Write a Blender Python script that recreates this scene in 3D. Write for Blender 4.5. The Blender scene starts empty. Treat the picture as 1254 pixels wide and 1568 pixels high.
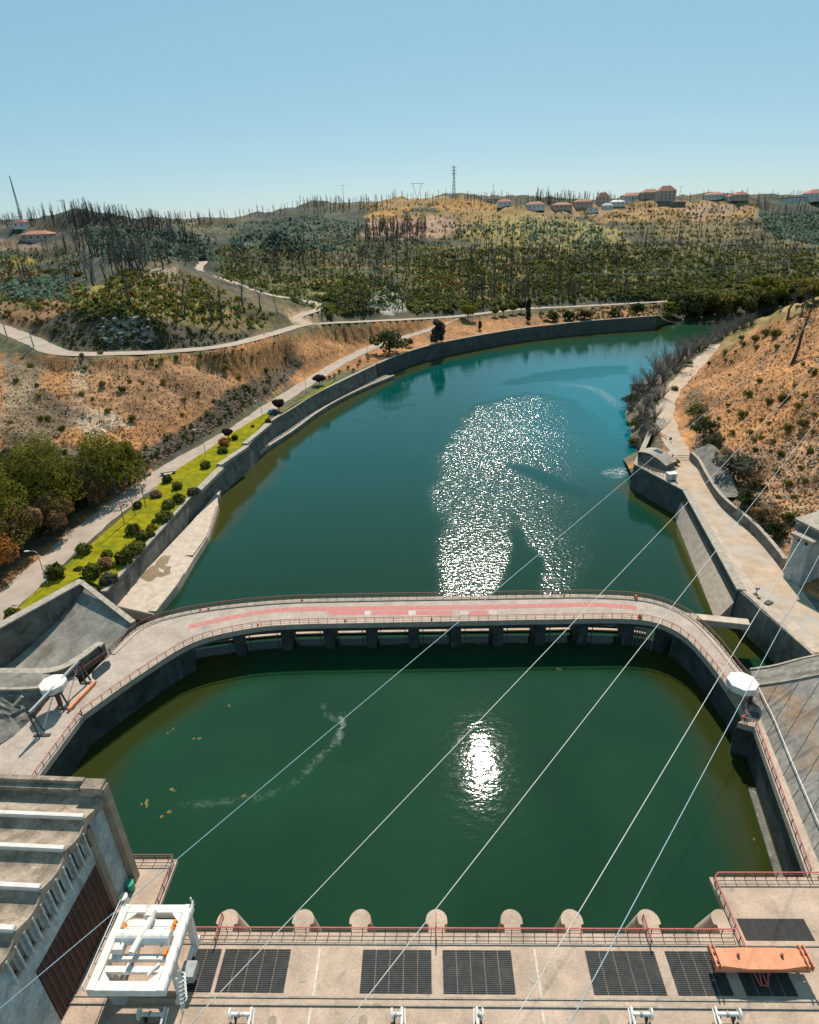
import bpy, bmesh, math, random
import numpy as np
from mathutils import Vector, Matrix
from mathutils.geometry import tessellate_polygon
from mathutils.bvhtree import BVHTree

SC = bpy.context.scene
COL = SC.collection
rad = math.radians
random.seed(7)
rng = np.random.default_rng(11)

# ------------------------------------------------------------------ camera
F, CX, CY, H = 933.0, 627.0, 784.0, 72.0
_d = np.array([63.0, 1916.0, 933.0]); _d /= np.linalg.norm(_d)
_f = np.array([0, 0, 1.0]) - _d[2] * _d; _f /= np.linalg.norm(_f)
_r = np.cross(_d, _f)
RW = np.array([_r, _f, -_d])                       # camera (x right, y down, z ahead) -> world
cam = bpy.data.objects.new("camera", bpy.data.cameras.new("camera"))
COL.objects.link(cam)
cam.data.sensor_fit = 'HORIZONTAL'; cam.data.sensor_width = 36.0
cam.data.lens = 36.0 * F / 1254.0
cam.data.clip_start = 0.5; cam.data.clip_end = 12000.0
_c0, _c1, _c2 = RW @ [1, 0, 0], RW @ [0, -1, 0], RW @ [0, 0, -1]
cam.matrix_world = Matrix(((_c0[0], _c1[0], _c2[0], 0), (_c0[1], _c1[1], _c2[1], 0),
                           (_c0[2], _c1[2], _c2[2], H), (0, 0, 0, 1)))
SC.camera = cam

# ------------------------------------------------------------------ light
SUN_EL, SUN_AZ = rad(48.3), rad(8.2)               # azimuth from +Y towards +X
world = bpy.data.worlds.new("World"); SC.world = world; world.use_nodes = True
wn = world.node_tree; wn.nodes.clear()
sky = wn.nodes.new('ShaderNodeTexSky'); sky.sky_type = 'NISHITA'; sky.sun_disc = False
sky.sun_elevation = SUN_EL; sky.sun_rotation = SUN_AZ
sky.altitude = 100.0; sky.air_density = 0.75; sky.dust_density = 0.3; sky.ozone_density = 3.0
hsv = wn.nodes.new('ShaderNodeMix'); hsv.data_type = 'RGBA'; hsv.blend_type = 'MULTIPLY'
hsv.inputs[0].default_value = 1.0
hsv.inputs[7].default_value = (0.54, 0.42, 0.29, 1)
bg = wn.nodes.new('ShaderNodeBackground'); bg.inputs[1].default_value = 0.08
wo = wn.nodes.new('ShaderNodeOutputWorld')
veil = wn.nodes.new('ShaderNodeMix'); veil.data_type = 'RGBA'; veil.blend_type = 'ADD'; veil.inputs[0].default_value = 1.0
veil.inputs[7].default_value = (1.42, 3.55, 4.95, 1)                # thin even milkiness of a dry summer sky
wn.links.new(sky.outputs[0], hsv.inputs[6]); wn.links.new(hsv.outputs[2], veil.inputs[6]); wn.links.new(veil.outputs[2], bg.inputs[0])
wn.links.new(bg.outputs[0], wo.inputs[0])
sun = bpy.data.objects.new("sun", bpy.data.lights.new("sun", 'SUN')); COL.objects.link(sun)
sun.data.energy = 5.0; sun.data.angle = rad(0.5); sun.data.color = (1.0, 0.93, 0.83)
_sd = Vector((math.sin(SUN_AZ) * math.cos(SUN_EL), math.cos(SUN_AZ) * math.cos(SUN_EL), math.sin(SUN_EL)))
sun.rotation_euler = _sd.to_track_quat('Z', 'Y').to_euler(); sun.location = (0, 0, 300)
SC.view_settings.view_transform = 'Standard'; SC.view_settings.look = 'None'
SC.view_settings.exposure = 0.35; SC.view_settings.gamma = 1.0

# ------------------------------------------------------------------ surveying helpers
def ray(x, y): return RW @ np.array([x - CX, y - CY, F])
def G(x, y, z=0.0):                                # the place seen at (x, y) that lies at height z
    r = ray(x, y); t = (z - H) / r[2]
    return Vector((r[0] * t, r[1] * t, z))
def D(x, y, Y):                                    # the place seen at (x, y) that lies Y metres ahead
    r = ray(x, y); t = Y / r[1]
    return Vector((r[0] * t, Y, H + r[2] * t))
def proj(P):
    P = np.asarray(P, float); q = (P - np.array([0, 0, H])) @ RW
    return CX + F * q[:, 0] / q[:, 2], CY + F * q[:, 1] / q[:, 2]
def inpoly(x, y, poly):
    x = np.asarray(x); y = np.asarray(y); ins = np.zeros(x.shape, bool); n = len(poly)
    for i in range(n):
        x0, y0 = poly[i][0], poly[i][1]; x1, y1 = poly[(i + 1) % n][0], poly[(i + 1) % n][1]
        if y0 == y1: continue
        c = ((y0 > y) != (y1 > y)) & (x < (x1 - x0) * (y - y0) / (y1 - y0) + x0)
        ins ^= c
    return ins
def near_line(x, y, pts, closed=False):            # distance and nearest point on a polyline
    x = np.asarray(x, float); y = np.asarray(y, float)
    best = np.full(x.shape, 1e18); bx = np.zeros(x.shape); by = np.zeros(x.shape); bs = np.zeros(x.shape)
    P = [(p[0], p[1]) for p in pts]
    if closed: P = P + [P[0]]
    for i in range(len(P) - 1):
        ax, ay = P[i]; dx, dy = P[i + 1][0] - ax, P[i + 1][1] - ay
        L = dx * dx + dy * dy + 1e-12
        t = np.clip(((x - ax) * dx + (y - ay) * dy) / L, 0, 1)
        qx, qy = ax + t * dx, ay + t * dy; dd = (x - qx) ** 2 + (y - qy) ** 2
        m = dd < best
        best = np.where(m, dd, best); bx = np.where(m, qx, bx); by = np.where(m, qy, by); bs = np.where(m, i + t, bs)
    return np.sqrt(best), bx, by, bs
def sstep(a, b, x):
    t = np.clip((x - a) / (b - a), 0, 1); return t * t * (3 - 2 * t)
_perm = rng.permutation(512)
_val = rng.random(512)
def vnoise(x, y):
    x = np.asarray(x, float); y = np.asarray(y, float)
    xi = np.floor(x).astype(int); yi = np.floor(y).astype(int); fx = x - xi; fy = y - yi
    fx = fx * fx * (3 - 2 * fx); fy = fy * fy * (3 - 2 * fy)
    def h(a, b): return _val[(_perm[a & 511] + b) & 511]
    return (h(xi, yi) * (1 - fx) + h(xi + 1, yi) * fx) * (1 - fy) + (h(xi, yi + 1) * (1 - fx) + h(xi + 1, yi + 1) * fx) * fy
def fbm(x, y, o=4):
    s = 0; a = 1; t = 0
    for i in range(o):
        s = s + a * (vnoise(x * 2 ** i + 17 * i, y * 2 ** i - 9 * i) - 0.5); t += a; a *= 0.5
    return s / t
def smooth(pts, n):                                # Catmull-Rom through pts, n points evenly spaced
    P = [Vector(p).copy() for p in pts]; P = [2 * P[0] - P[1]] + P + [2 * P[-1] - P[-2]]
    out = []
    for i in range(1, len(P) - 2):
        for k in range(24):
            t = k / 24.0; a, b, c, d = P[i - 1], P[i], P[i + 1], P[i + 2]
            out.append(0.5 * ((2 * b) + (c - a) * t + (2 * a - 5 * b + 4 * c - d) * t * t + (3 * b - a - 3 * c + d) * t ** 3))
    out.append(P[-2]); return even(out, n)
def even(pts, n):
    P = [Vector(p) for p in pts]; S = [0.0]
    for i in range(1, len(P)): S.append(S[-1] + (P[i] - P[i - 1]).length)
    out = []; j = 0
    for k in range(n):
        s = S[-1] * k / (n - 1)
        while j < len(P) - 2 and S[j + 1] < s: j += 1
        L = max(1e-9, S[j + 1] - S[j]); out.append(P[j].lerp(P[j + 1], (s - S[j]) / L))
    return out
def length(pts): return sum((Vector(pts[i + 1]) - Vector(pts[i])).length for i in range(len(pts) - 1))
def offset(pts, d):                                # sideways copy of a polyline (positive = to the right)
    out = []
    for i in range(len(pts)):
        a = Vector(pts[max(0, i - 1)]); b = Vector(pts[min(len(pts) - 1, i + 1)]); t = (b - a); t.z = 0
        t.normalize(); out.append(Vector(pts[i]) + Vector((t.y, -t.x, 0)) * d)
    return out

# ------------------------------------------------------------------ materials
def mat(name, base, var=(0.75, 1.2), scale=0.5, rough=0.85, bump=0.15, bscale=None, stain=None, streak=None,
        spec=0.3, metal=0.0, attr=None, detail=6.0, rnd=0.0, fine=0.0):
    m = bpy.data.materials.new(name); m.use_nodes = True
    N = m.node_tree.nodes; L = m.node_tree.links; N.clear()
    out = N.new('ShaderNodeOutputMaterial'); p = N.new('ShaderNodeBsdfPrincipled')
    L.new(p.outputs[0], out.inputs[0])
    p.inputs['Roughness'].default_value = rough; p.inputs['Metallic'].default_value = metal
    p.inputs['Specular IOR Level'].default_value = spec
    geo = N.new('ShaderNodeNewGeometry')
    def noise(sc, det=detail, vec=None, rg=0.6):
        n = N.new('ShaderNodeTexNoise'); n.inputs['Scale'].default_value = sc; n.inputs['Detail'].default_value = det
        n.inputs['Roughness'].default_value = rg; L.new(vec or geo.outputs['Position'], n.inputs['Vector']); return n
    def ramp(src, a, b, c0, c1):
        r = N.new('ShaderNodeMapRange'); r.inputs[1].default_value = a; r.inputs[2].default_value = b
        r.inputs[3].default_value = c0; r.inputs[4].default_value = c1; L.new(src, r.inputs[0]); return r.outputs[0]
    def mul(c, f):
        v = N.new('ShaderNodeVectorMath'); v.operation = 'SCALE'; L.new(c, v.inputs[0]); L.new(f, v.inputs['Scale']); return v.outputs[0]
    def mix(a, b, f):
        x = N.new('ShaderNodeMix'); x.data_type = 'RGBA'; L.new(f, x.inputs[0])
        L.new(a, x.inputs[6])
        if isinstance(b, tuple): x.inputs[7].default_value = (*b, 1)
        else: L.new(b, x.inputs[7])
        return x.outputs[2]
    if attr:
        a = N.new('ShaderNodeAttribute'); a.attribute_name = attr; c = a.outputs['Color']
    else:
        a = N.new('ShaderNodeRGB'); a.outputs[0].default_value = (*base, 1); c = a.outputs[0]
    n1 = noise(scale)
    c = mul(c, ramp(n1.outputs[0], 0.3, 0.7, var[0], var[1]))
    if fine:
        n9 = noise(fine, 4.0, None, 0.7); c = mul(c, ramp(n9.outputs[0], 0.32, 0.68, 0.62 if attr else 0.84, 1.38 if attr else 1.14))
    if rnd:
        oi = N.new('ShaderNodeObjectInfo'); c = mul(c, ramp(oi.outputs['Random'], 0, 1, 1 - rnd, 1 + rnd))
    if stain:                                      # blotches: (colour, scale, threshold, amount)
        n2 = noise(stain[1], 8.0); c = mix(c, stain[0], ramp(n2.outputs[0], stain[2], stain[2] + 0.12, 0, stain[3]))
    if streak:                                     # run-off streaks: (colour, scale vector, threshold, amount)
        mp = N.new('ShaderNodeMapping'); mp.inputs['Scale'].default_value = streak[1]
        L.new(geo.outputs['Position'], mp.inputs['Vector'])
        n3 = noise(1.0, 5.0, mp.outputs[0]); c = mix(c, streak[0], ramp(n3.outputs[0], streak[2], streak[2] + 0.15, 0, streak[3]))
    L.new(c, p.inputs['Base Color'])
    if bump:
        nb = noise(bscale or scale * 6, 8.0); b = N.new('ShaderNodeBump'); b.inputs['Strength'].default_value = bump
        b.inputs['Distance'].default_value = 0.3; L.new(nb.outputs[0], b.inputs['Height']); L.new(b.outputs[0], p.inputs['Normal'])
    return m

M = {}
M['deck'] = mat('deck_concrete', (0.425, 0.31, 0.23), (0.72, 1.18), 0.35, 0.9, 0.2, 5, stain=((0.20, 0.16, 0.12), 0.8, 0.60, 0.7), fine=4.0)
M['walk'] = mat('walkway_concrete', (0.42, 0.325, 0.25), (0.78, 1.15), 0.5, 0.9, 0.15, 5, stain=((0.25, 0.19, 0.14), 0.45, 0.6, 0.5), fine=4.0)
M['road_deck'] = mat('bridge_paving', (0.37, 0.295, 0.24), (0.8, 1.15), 0.4, 0.9, 0.1, 6, stain=((0.22, 0.19, 0.165), 0.3, 0.58, 0.5), fine=2.0)
M['pale'] = mat('pale_concrete', (0.47, 0.37, 0.285), (0.75, 1.15), 0.7, 0.9, 0.15, 6, stain=((0.26, 0.2, 0.14), 1.2, 0.6, 0.6))
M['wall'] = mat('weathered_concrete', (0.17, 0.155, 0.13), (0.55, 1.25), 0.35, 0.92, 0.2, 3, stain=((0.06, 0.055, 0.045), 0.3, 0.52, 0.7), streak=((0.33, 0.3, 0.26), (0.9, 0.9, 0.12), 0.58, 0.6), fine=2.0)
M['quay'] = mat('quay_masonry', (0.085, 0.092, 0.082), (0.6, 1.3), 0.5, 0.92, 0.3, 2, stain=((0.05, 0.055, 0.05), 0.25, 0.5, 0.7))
M['shade_dark'] = mat('shade_toned_concrete', (0.05, 0.056, 0.052), (0.5, 1.3), 0.35, 0.8, 0.2, 3, stain=((0.02, 0.022, 0.02), 0.3, 0.5, 0.7), streak=((0.09, 0.12, 0.125), (0.8, 0.8, 0.1), 0.57, 0.7))  # shade on pool walls and piers is put into this near-black colour
M['chute'] = mat('chute_concrete', (0.25, 0.225, 0.185), (0.6, 1.25), 0.35, 0.92, 0.2, 3, stain=((0.1, 0.085, 0.065), 0.25, 0.53, 0.7), streak=((0.34, 0.3, 0.25), (0.3, 0.3, 0.3), 0.6, 0.5), fine=2.0)
M['coping'] = mat('coping_stone', (0.34, 0.285, 0.225), (0.7, 1.2), 1.2, 0.9, 0.2, 6, stain=((0.18, 0.15, 0.12), 0.8, 0.55, 0.6))
M['slab'] = mat('rusty_slab_concrete', (0.27, 0.245, 0.21), (0.6, 1.25), 0.3, 0.92, 0.25, 2.5, stain=((0.36, 0.175, 0.07), 0.16, 0.54, 0.5), streak=((0.10, 0.095, 0.085), (0.13, 1.1, 0.13), 0.5, 0.75), fine=2.0)
M['facade'] = mat('facade_concrete', (0.36, 0.39, 0.375), (0.7, 1.2), 0.5, 0.9, 0.15, 3, streak=((0.14, 0.135, 0.12), (0.8, 0.8, 0.1), 0.55, 0.6), fine=2.0)
M['facade_tan'] = mat('facade_trim', (0.28, 0.22, 0.16), (0.75, 1.2), 0.5, 0.9, 0.15, 3)
M['roof'] = mat('roof_concrete', (0.30, 0.235, 0.175), (0.5, 1.3), 0.5, 0.92, 0.2, 4, stain=((0.12, 0.09, 0.06), 0.6, 0.5, 0.7), fine=4.0)
M['roof_rib'] = mat('roof_rib_sunlit_tone', (0.58, 0.53, 0.48), (0.85, 1.1), 0.8, 0.85, 0.1, 6, stain=((0.36, 0.29, 0.23), 1.0, 0.58, 0.5))  # lightened to imitate ridge faces catching the sun
M['gate'] = mat('gate_steel', (0.055, 0.034, 0.026), (0.7, 1.3), 1.0, 0.7, 0.1, 5)
M['void'] = mat('window_glass', (0.02, 0.024, 0.026), (0.7, 1.3), 2.0, 0.25, 0.0, spec=0.5)
M['grating'] = mat('grating_steel', (0.024, 0.029, 0.029), (0.5, 1.5), 1.5, 0.75, 0.3, 16, stain=((0.075, 0.08, 0.076), 0.7, 0.56, 0.5))
M['red'] = mat('red_rail_paint', (0.40, 0.085, 0.07), (0.7, 1.15), 2, 0.6, 0.0)
M['rust'] = mat('oxide_rail_paint', (0.17, 0.065, 0.055), (0.7, 1.2), 2, 0.7, 0.0)
M['lane_red'] = mat('red_lane_paint', (0.45, 0.165, 0.145), (0.8, 1.12), 1.5, 0.85, 0.0, stain=((0.38, 0.27, 0.23), 1.2, 0.57, 0.7))
M['lane_white'] = mat('white_lane_paint', (0.48, 0.42, 0.37), (0.85, 1.1), 1.5, 0.85, 0.0)
M['white'] = mat('white_paint', (0.70, 0.66, 0.60), (0.78, 1.08), 1.3, 0.55, 0.04, 8, stain=((0.42, 0.3, 0.2), 1.4, 0.58, 0.6))
M['grey_steel'] = mat('grey_steel', (0.3, 0.31, 0.31), (0.8, 1.15), 2, 0.5, 0.0)
M['dark_steel'] = mat('dark_steel', (0.06, 0.05, 0.045), (0.7, 1.3), 2, 0.6, 0.0)
M['orange'] = mat('orange_paint', (0.63, 0.25, 0.125), (0.75, 1.15), 0.9, 0.65, 0.05, 6, stain=((0.33, 0.13, 0.07), 1.8, 0.56, 0.65))
M['orange_dk'] = mat('vivid_orange_paint', (0.7, 0.2, 0.03), (0.8, 1.15), 1.5, 0.6, 0.0)
M['cable'] = mat('cable_strand', (0.52, 0.47, 0.42), (0.9, 1.1), 1, 0.5, 0.0)
M['cable_blue'] = mat('cable_strand_bluish', (0.29, 0.36, 0.39), (0.9, 1.1), 1, 0.5, 0.0)
M['asphalt'] = mat('pale_asphalt', (0.345, 0.27, 0.21), (0.8, 1.15), 0.25, 0.95, 0.1, 3, stain=((0.37, 0.27, 0.19), 0.12, 0.56, 0.6))
M['dirt'] = mat('gravel_dirt', (0.42, 0.30, 0.205), (0.75, 1.18), 0.3, 0.95, 0.25, 3, stain=((0.36, 0.33, 0.29), 0.16, 0.5, 0.7))
M['lawn'] = mat('lawn_grass', (0.23, 0.203, 0.012), (0.6, 1.25), 0.5, 0.95, 0.3, 6, spec=0.0, stain=((0.13, 0.15, 0.012), 0.22, 0.5, 0.75))
M['tile'] = mat('terracotta_tiles', (0.36, 0.15, 0.095), (0.8, 1.2), 0.6, 0.9, 0.0)
M['render_white'] = mat('white_render', (0.66, 0.6, 0.55), (0.9, 1.05), 0.5, 0.9, 0.0)
M['render_pink'] = mat('ochre_render', (0.45, 0.33, 0.27), (0.9, 1.05), 0.5, 0.9, 0.0)
M['rock'] = mat('pale_rock', (0.36, 0.31, 0.25), (0.5, 1.25), 0.4, 0.95, 0.6, 1.2, rnd=0.2)
M['trunk'] = mat('bark', (0.09, 0.065, 0.045), (0.7, 1.3), 2, 0.95, 0.0)
M['burnt'] = mat('scorched_bark', (0.085, 0.072, 0.06), (0.6, 1.5), 0.2, 0.95, 0.0, rnd=0.3)
M['twig'] = mat('bare_twigs', (0.21, 0.175, 0.155), (0.7, 1.3), 0.5, 0.95, 0.0, rnd=0.25)
def leaf(n, base, rnd=0.2):
    m = mat(n + '_foliage', base, (0.45, 1.5), 0.55, 0.8, 0.0, spec=0.1, detail=3.0, rnd=rnd); M[n] = m
    N = m.node_tree.nodes; L = m.node_tree.links; p = [q for q in N if q.type == 'BSDF_PRINCIPLED'][0]; out = [q for q in N if q.type == 'OUTPUT_MATERIAL'][0]
    t = N.new('ShaderNodeBsdfTranslucent'); x = N.new('ShaderNodeMixShader'); x.inputs[0].default_value = 0.42
    L.new(p.inputs['Base Color'].links[0].from_socket, t.inputs['Color']); L.new(p.outputs[0], x.inputs[1]); L.new(t.outputs[0], x.inputs[2]); L.new(x.outputs[0], out.inputs[0])
leaf('pine', (0.155, 0.145, 0.02)); leaf('brownleaf', (0.24, 0.14, 0.065)); leaf('darkleaf', (0.06, 0.07, 0.024)); leaf('thicketgreen', (0.155, 0.16, 0.04), 0.3); leaf('undergreen', (0.10, 0.115, 0.032), 0.3)
leaf('olive', (0.14, 0.125, 0.03)); leaf('bushgreen', (0.115, 0.12, 0.022), 0.35); leaf('purple', (0.045, 0.024, 0.026))
leaf('yellowleaf', (0.23, 0.165, 0.02)); leaf('orangeleaf', (0.36, 0.16, 0.04)); leaf('greyleaf', (0.11, 0.105, 0.07)); leaf('freshgreen', (0.13, 0.17, 0.035), 0.3); leaf('drygrass', (0.36, 0.19, 0.07)); leaf('heath', (0.17, 0.095, 0.022), 0.3); leaf('shrubgreen', (0.15, 0.135, 0.018), 0.4); leaf('mint', (0.13, 0.18, 0.125))
M['blue'] = mat('blue_paint', (0.03, 0.11, 0.2), (0.9, 1.1), 2, 0.3, 0.0, spec=0.5)
M['green'] = mat('green_plastic', (0.03, 0.3, 0.19), (0.9, 1.1), 2, 0.5, 0.0)
M['puddle'] = mat('puddle_mud', (0.13, 0.07, 0.012), (0.6, 1.3), 0.8, 0.5, 0.0)
M['joint'] = mat('joint_filler', (0.56, 0.48, 0.4), (0.8, 1.1), 2.0, 0.9, 0.0, stain=((0.4, 0.31, 0.24), 1.5, 0.5, 0.9))
M['rubber'] = mat('tyre_rubber', (0.02, 0.02, 0.02), (0.9, 1.1), 2, 0.8, 0.0)
M['floatleaf'] = mat('floating_leaf_litter', (0.17, 0.12, 0.03), (0.6, 1.3), 2, 0.9, 0.0)

# ------------------------------------------------------------------ object helpers
def tag(o, label=None, cat=None, group=None, kind=None):
    if label: o['label'] = label
    if cat: o['category'] = cat
    if group: o['group'] = group
    if kind: o['kind'] = kind
    return o
def thing(name, label, cat, loc=(0, 0, 0), group=None, rz=0.0):
    o = bpy.data.objects.new(name, None); COL.objects.link(o); o.location = loc; o.rotation_euler = (0, 0, rz)
    o.empty_display_size = 0.5
    return tag(o, label, cat, group)
def place(o, parent):
    if parent: o.parent = parent
    return o
def raw(name, V, Fc, material, parent=None, smooth_=False):
    me = bpy.data.meshes.new(name); V = np.asarray(V, np.float32); Fc = np.asarray(Fc, np.int32)
    k = Fc.shape[1]
    me.vertices.add(len(V)); me.vertices.foreach_set('co', V.ravel())
    me.loops.add(Fc.size); me.loops.foreach_set('vertex_index', Fc.ravel())
    me.polygons.add(len(Fc)); me.polygons.foreach_set('loop_start', np.arange(0, Fc.size, k, dtype=np.int32))
    me.polygons.foreach_set('use_smooth', np.full(len(Fc), smooth_)); me.update(calc_edges=True)
    me.materials.append(material)
    o = bpy.data.objects.new(name, me); COL.objects.link(o); return place(o, parent)
class MB:
    def __init__(s): s.v = []; s.f = []
    def add(s, V, Fc):
        n = len(s.v); s.v += [tuple(v) for v in V]; s.f += [tuple(i + n for i in f) for f in Fc]; return s
    def box(s, c, d, rz=0.0, mtx=None):
        hx, hy, hz = d[0] / 2, d[1] / 2, d[2] / 2; V = []
        R = mtx or Matrix.Rotation(rz, 3, 'Z'); c = Vector(c)
        for x, y, z in ((-1, -1, -1), (1, -1, -1), (1, 1, -1), (-1, 1, -1), (-1, -1, 1), (1, -1, 1), (1, 1, 1), (-1, 1, 1)):
            V.append(c + R @ Vector((x * hx, y * hy, z * hz)))
        return s.add(V, [(3, 2, 1, 0), (4, 5, 6, 7), (0, 1, 5, 4), (1, 2, 6, 5), (2, 3, 7, 6), (3, 0, 4, 7)])
    def beam(s, a, b, w, h, upv=(0, 0, 1)):        # rectangular bar from a to b
        a = Vector(a); b = Vector(b); t = (b - a).normalized(); u = Vector(upv)
        if abs(t.dot(u)) > 0.98: u = Vector((0, 1, 0))
        sx = t.cross(u).normalized(); up = sx.cross(t); V = []
        for p in (a, b):
            for i, j in ((-1, -1), (1, -1), (1, 1), (-1, 1)): V.append(p + sx * (i * w / 2) + up * (j * h / 2))
        return s.add(V, [(0, 3, 2, 1), (4, 5, 6, 7), (0, 1, 5, 4), (1, 2, 6, 5), (2, 3, 7, 6), (3, 0, 4, 7)])
    def tube(s, pts, r, n=8, r2=None, cap=True):
        pts = [Vector(p) for p in pts]; V = []; Fc = []; m = len(pts)
        for i, p in enumerate(pts):
            t = (pts[min(i + 1, m - 1)] - pts[max(i - 1, 0)]).normalized()
            u = Vector((0, 0, 1)) if abs(t.z) < 0.9 else Vector((0, 1, 0))
            a = t.cross(u).normalized(); b = a.cross(t); rr = r if r2 is None else r + (r2 - r) * i / (m - 1)
            for k in range(n):
                q = 2 * math.pi * k / n; V.append(p + a * (rr * math.cos(q)) + b * (rr * math.sin(q)))
        for i in range(m - 1):
            for k in range(n):
                k2 = (k + 1) % n; Fc.append((i * n + k, i * n + k2, (i + 1) * n + k2, (i + 1) * n + k))
        if cap: Fc += [tuple(range(n))[::-1], tuple((m - 1) * n + k for k in range(n))]
        return s.add(V, Fc)
    def prism(s, poly, z0, z1, top=True, bottom=False):
        n = len(poly); zz0 = z0 if hasattr(z0, '__len__') else [z0] * n; zz1 = z1 if hasattr(z1, '__len__') else [z1] * n
        area = sum(poly[i][0] * poly[(i + 1) % n][1] - poly[(i + 1) % n][0] * poly[i][1] for i in range(n))
        idx = list(range(n)) if area > 0 else list(range(n))[::-1]
        P = [poly[i] for i in idx]; A = [zz0[i] for i in idx]; B = [zz1[i] for i in idx]
        V = [(p[0], p[1], a) for p, a in zip(P, A)] + [(p[0], p[1], b) for p, b in zip(P, B)]
        Fc = [(i, (i + 1) % n, n + (i + 1) % n, n + i) for i in range(n)]
        tri = tessellate_polygon([[Vector((p[0], p[1], 0)) for p in P]])
        for t in tri:
            a, b, c = t
            if (P[b][0] - P[a][0]) * (P[c][1] - P[a][1]) - (P[c][0] - P[a][0]) * (P[b][1] - P[a][1]) < 0: b, c = c, b
            if top: Fc.append((n + a, n + b, n + c))
            if bottom: Fc.append((c, b, a))
        return s.add(V, Fc)
    def sheet(s, A, B):                            # quads between two polylines of equal length
        n = len(A); V = list(A) + list(B)
        return s.add(V, [(i, i + 1, n + i + 1, n + i) for i in range(n - 1)])
    def strip(s, pts, w, z0, z1, side=0.0):        # a wall or kerb of width w following a polyline; z may be added to pts' own height
        A = offset(pts, side - w / 2); B = offset(pts, side + w / 2); n = len(pts); V = []
        for P, dz in ((A, z0), (B, z0), (B, z1), (A, z1)):
            V += [Vector((p.x, p.y, p.z + dz)) for p in P]
        Fc = []
        for i in range(n - 1):
            for k in range(4):
                k2 = (k + 1) % 4; Fc.append((k * n + i, k * n + i + 1, k2 * n + i + 1, k2 * n + i))
        Fc += [(0, n, 2 * n, 3 * n), (n - 1, 4 * n - 1, 3 * n - 1, 2 * n - 1)]
        return s.add(V, Fc)
    def build(s, name, material, parent=None, bevel=0.0, smooth_=False, fix=True):
        me = bpy.data.meshes.new(name); me.from_pydata([tuple(v) for v in s.v], [], s.f)
        if fix or bevel:
            bm = bmesh.new(); bm.from_mesh(me)
            if fix: bmesh.ops.recalc_face_normals(bm, faces=bm.faces)
            if bevel:
                ed = [e for e in bm.edges if len(e.link_faces) == 2 and e.calc_face_angle(0) > 0.7]
                bmesh.ops.bevel(bm, geom=ed, offset=bevel, segments=2, affect='EDGES', clamp_overlap=True)
            bm.to_mesh(me); bm.free()
        if smooth_: me.polygons.foreach_set('use_smooth', [True] * len(me.polygons))
        me.materials.append(material); me.update()
        o = bpy.data.objects.new(name, me); COL.objects.link(o); return place(o, parent)
def link_copy(src, parent=None, loc=None, rz=None, sc=None):
    o = src.copy(); COL.objects.link(o)
    if parent: o.parent = parent
    if loc is not None: o.location = loc
    if rz is not None: o.rotation_euler = (0, 0, rz)
    if sc is not None: o.scale = sc if hasattr(sc, '__len__') else (sc, sc, sc)
    return o
def copy_tree(root, loc, rz=0.0, sc=1.0, label=None, group=None):
    r = link_copy(root, None, loc, rz, sc)
    if label: r['label'] = label
    if group: r['group'] = group
    for ch in list(root.children):
        c = link_copy(ch, r)
        for g in list(ch.children): link_copy(g, c)
    return r
ORD = ['first', 'second', 'third', 'fourth', 'fifth', 'sixth', 'seventh', 'eighth', 'ninth', 'tenth', 'eleventh', 'twelfth']

# ------------------------------------------------------------------ survey of roads, walls and banks
ROAD_LOW = [G(-60, 985, 7.5), G(0, 931, 7.5), G(134, 811, 7.5), G(248, 725, 7.5), G(301, 694, 7.5), G(368, 655, 7.5), G(412, 624, 7.5),
            G(485, 577, 7.7), G(527, 552, 8.0), G(577, 529, 8.6), G(626, 514, 9.6), G(661, 503, 11.0), G(696, 487, 13.0)]
ROAD_UP = [G(-120, 470, 38), G(-40, 490, 36), G(0, 502, 34.5), G(50, 522, 33), G(95, 540, 31), G(180, 541, 29.5), G(270, 537, 28), G(350, 528, 27),
           G(420, 510, 25), G(470, 497, 23), G(560, 492, 19), G(640, 488, 15.5), G(700, 484, 13), G(800, 473, 11), G(900, 468, 10),
           G(1040, 460, 10), G(1120, 455, 10.5), G(1180, 448, 12)]
ROAD_VAL = [G(472, 497, 23), D(455, 486, 335), D(488, 472, 352), D(470, 461, 368), D(400, 449, 372), D(352, 432, 395), D(305, 416, 440), D(312, 400, 500)]
ROAD_RIGHT = [D(1150, 520, 335), D(1105, 530, 305), G(1078, 548, 9.5), G(1050, 575, 9), G(1028, 600, 8.5), G(1018, 630, 8), G(1028, 668, 7.3), G(1046, 698, 7.1)]
ROADS = [('road', ROAD_LOW, 7.0, 'asphalt'), ('road', ROAD_UP, 7.5, 'asphalt'), ('dirt_track', ROAD_VAL, 6.5, 'dirt'), ('road', ROAD_RIGHT, 6.0, 'dirt')]
ROADS = [(n, smooth(p, int(length(p) / 2.5) + 2), w, m) for n, p, w, m in ROADS]
COPING = [G(159, 907, 7.2), G(303, 748, 7.2), G(340, 714, 7.2), G(380, 681, 7.2), G(408, 650, 7.2), G(447, 626, 7.2), G(480, 605, 7.2), G(520, 585, 7.2),
          G(590, 552, 7.3), G(640, 534, 7.4), G(700, 520, 7.5), G(800, 503, 7.5), G(900, 492, 7.6), G(1005, 484, 8)]
SHORE_R = [G(1140, 492, 0), G(1080, 522, 0), G(1030, 545, 0), G(1000, 562, 0), G(968, 598, 0), G(962, 625, 0), G(966, 655, 0), G(974, 690, 0)]
QUAY_R = [G(974, 712, 7), G(1050, 752, 7), G(1135, 905, 7), G(1245, 1005, 7)]

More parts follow.
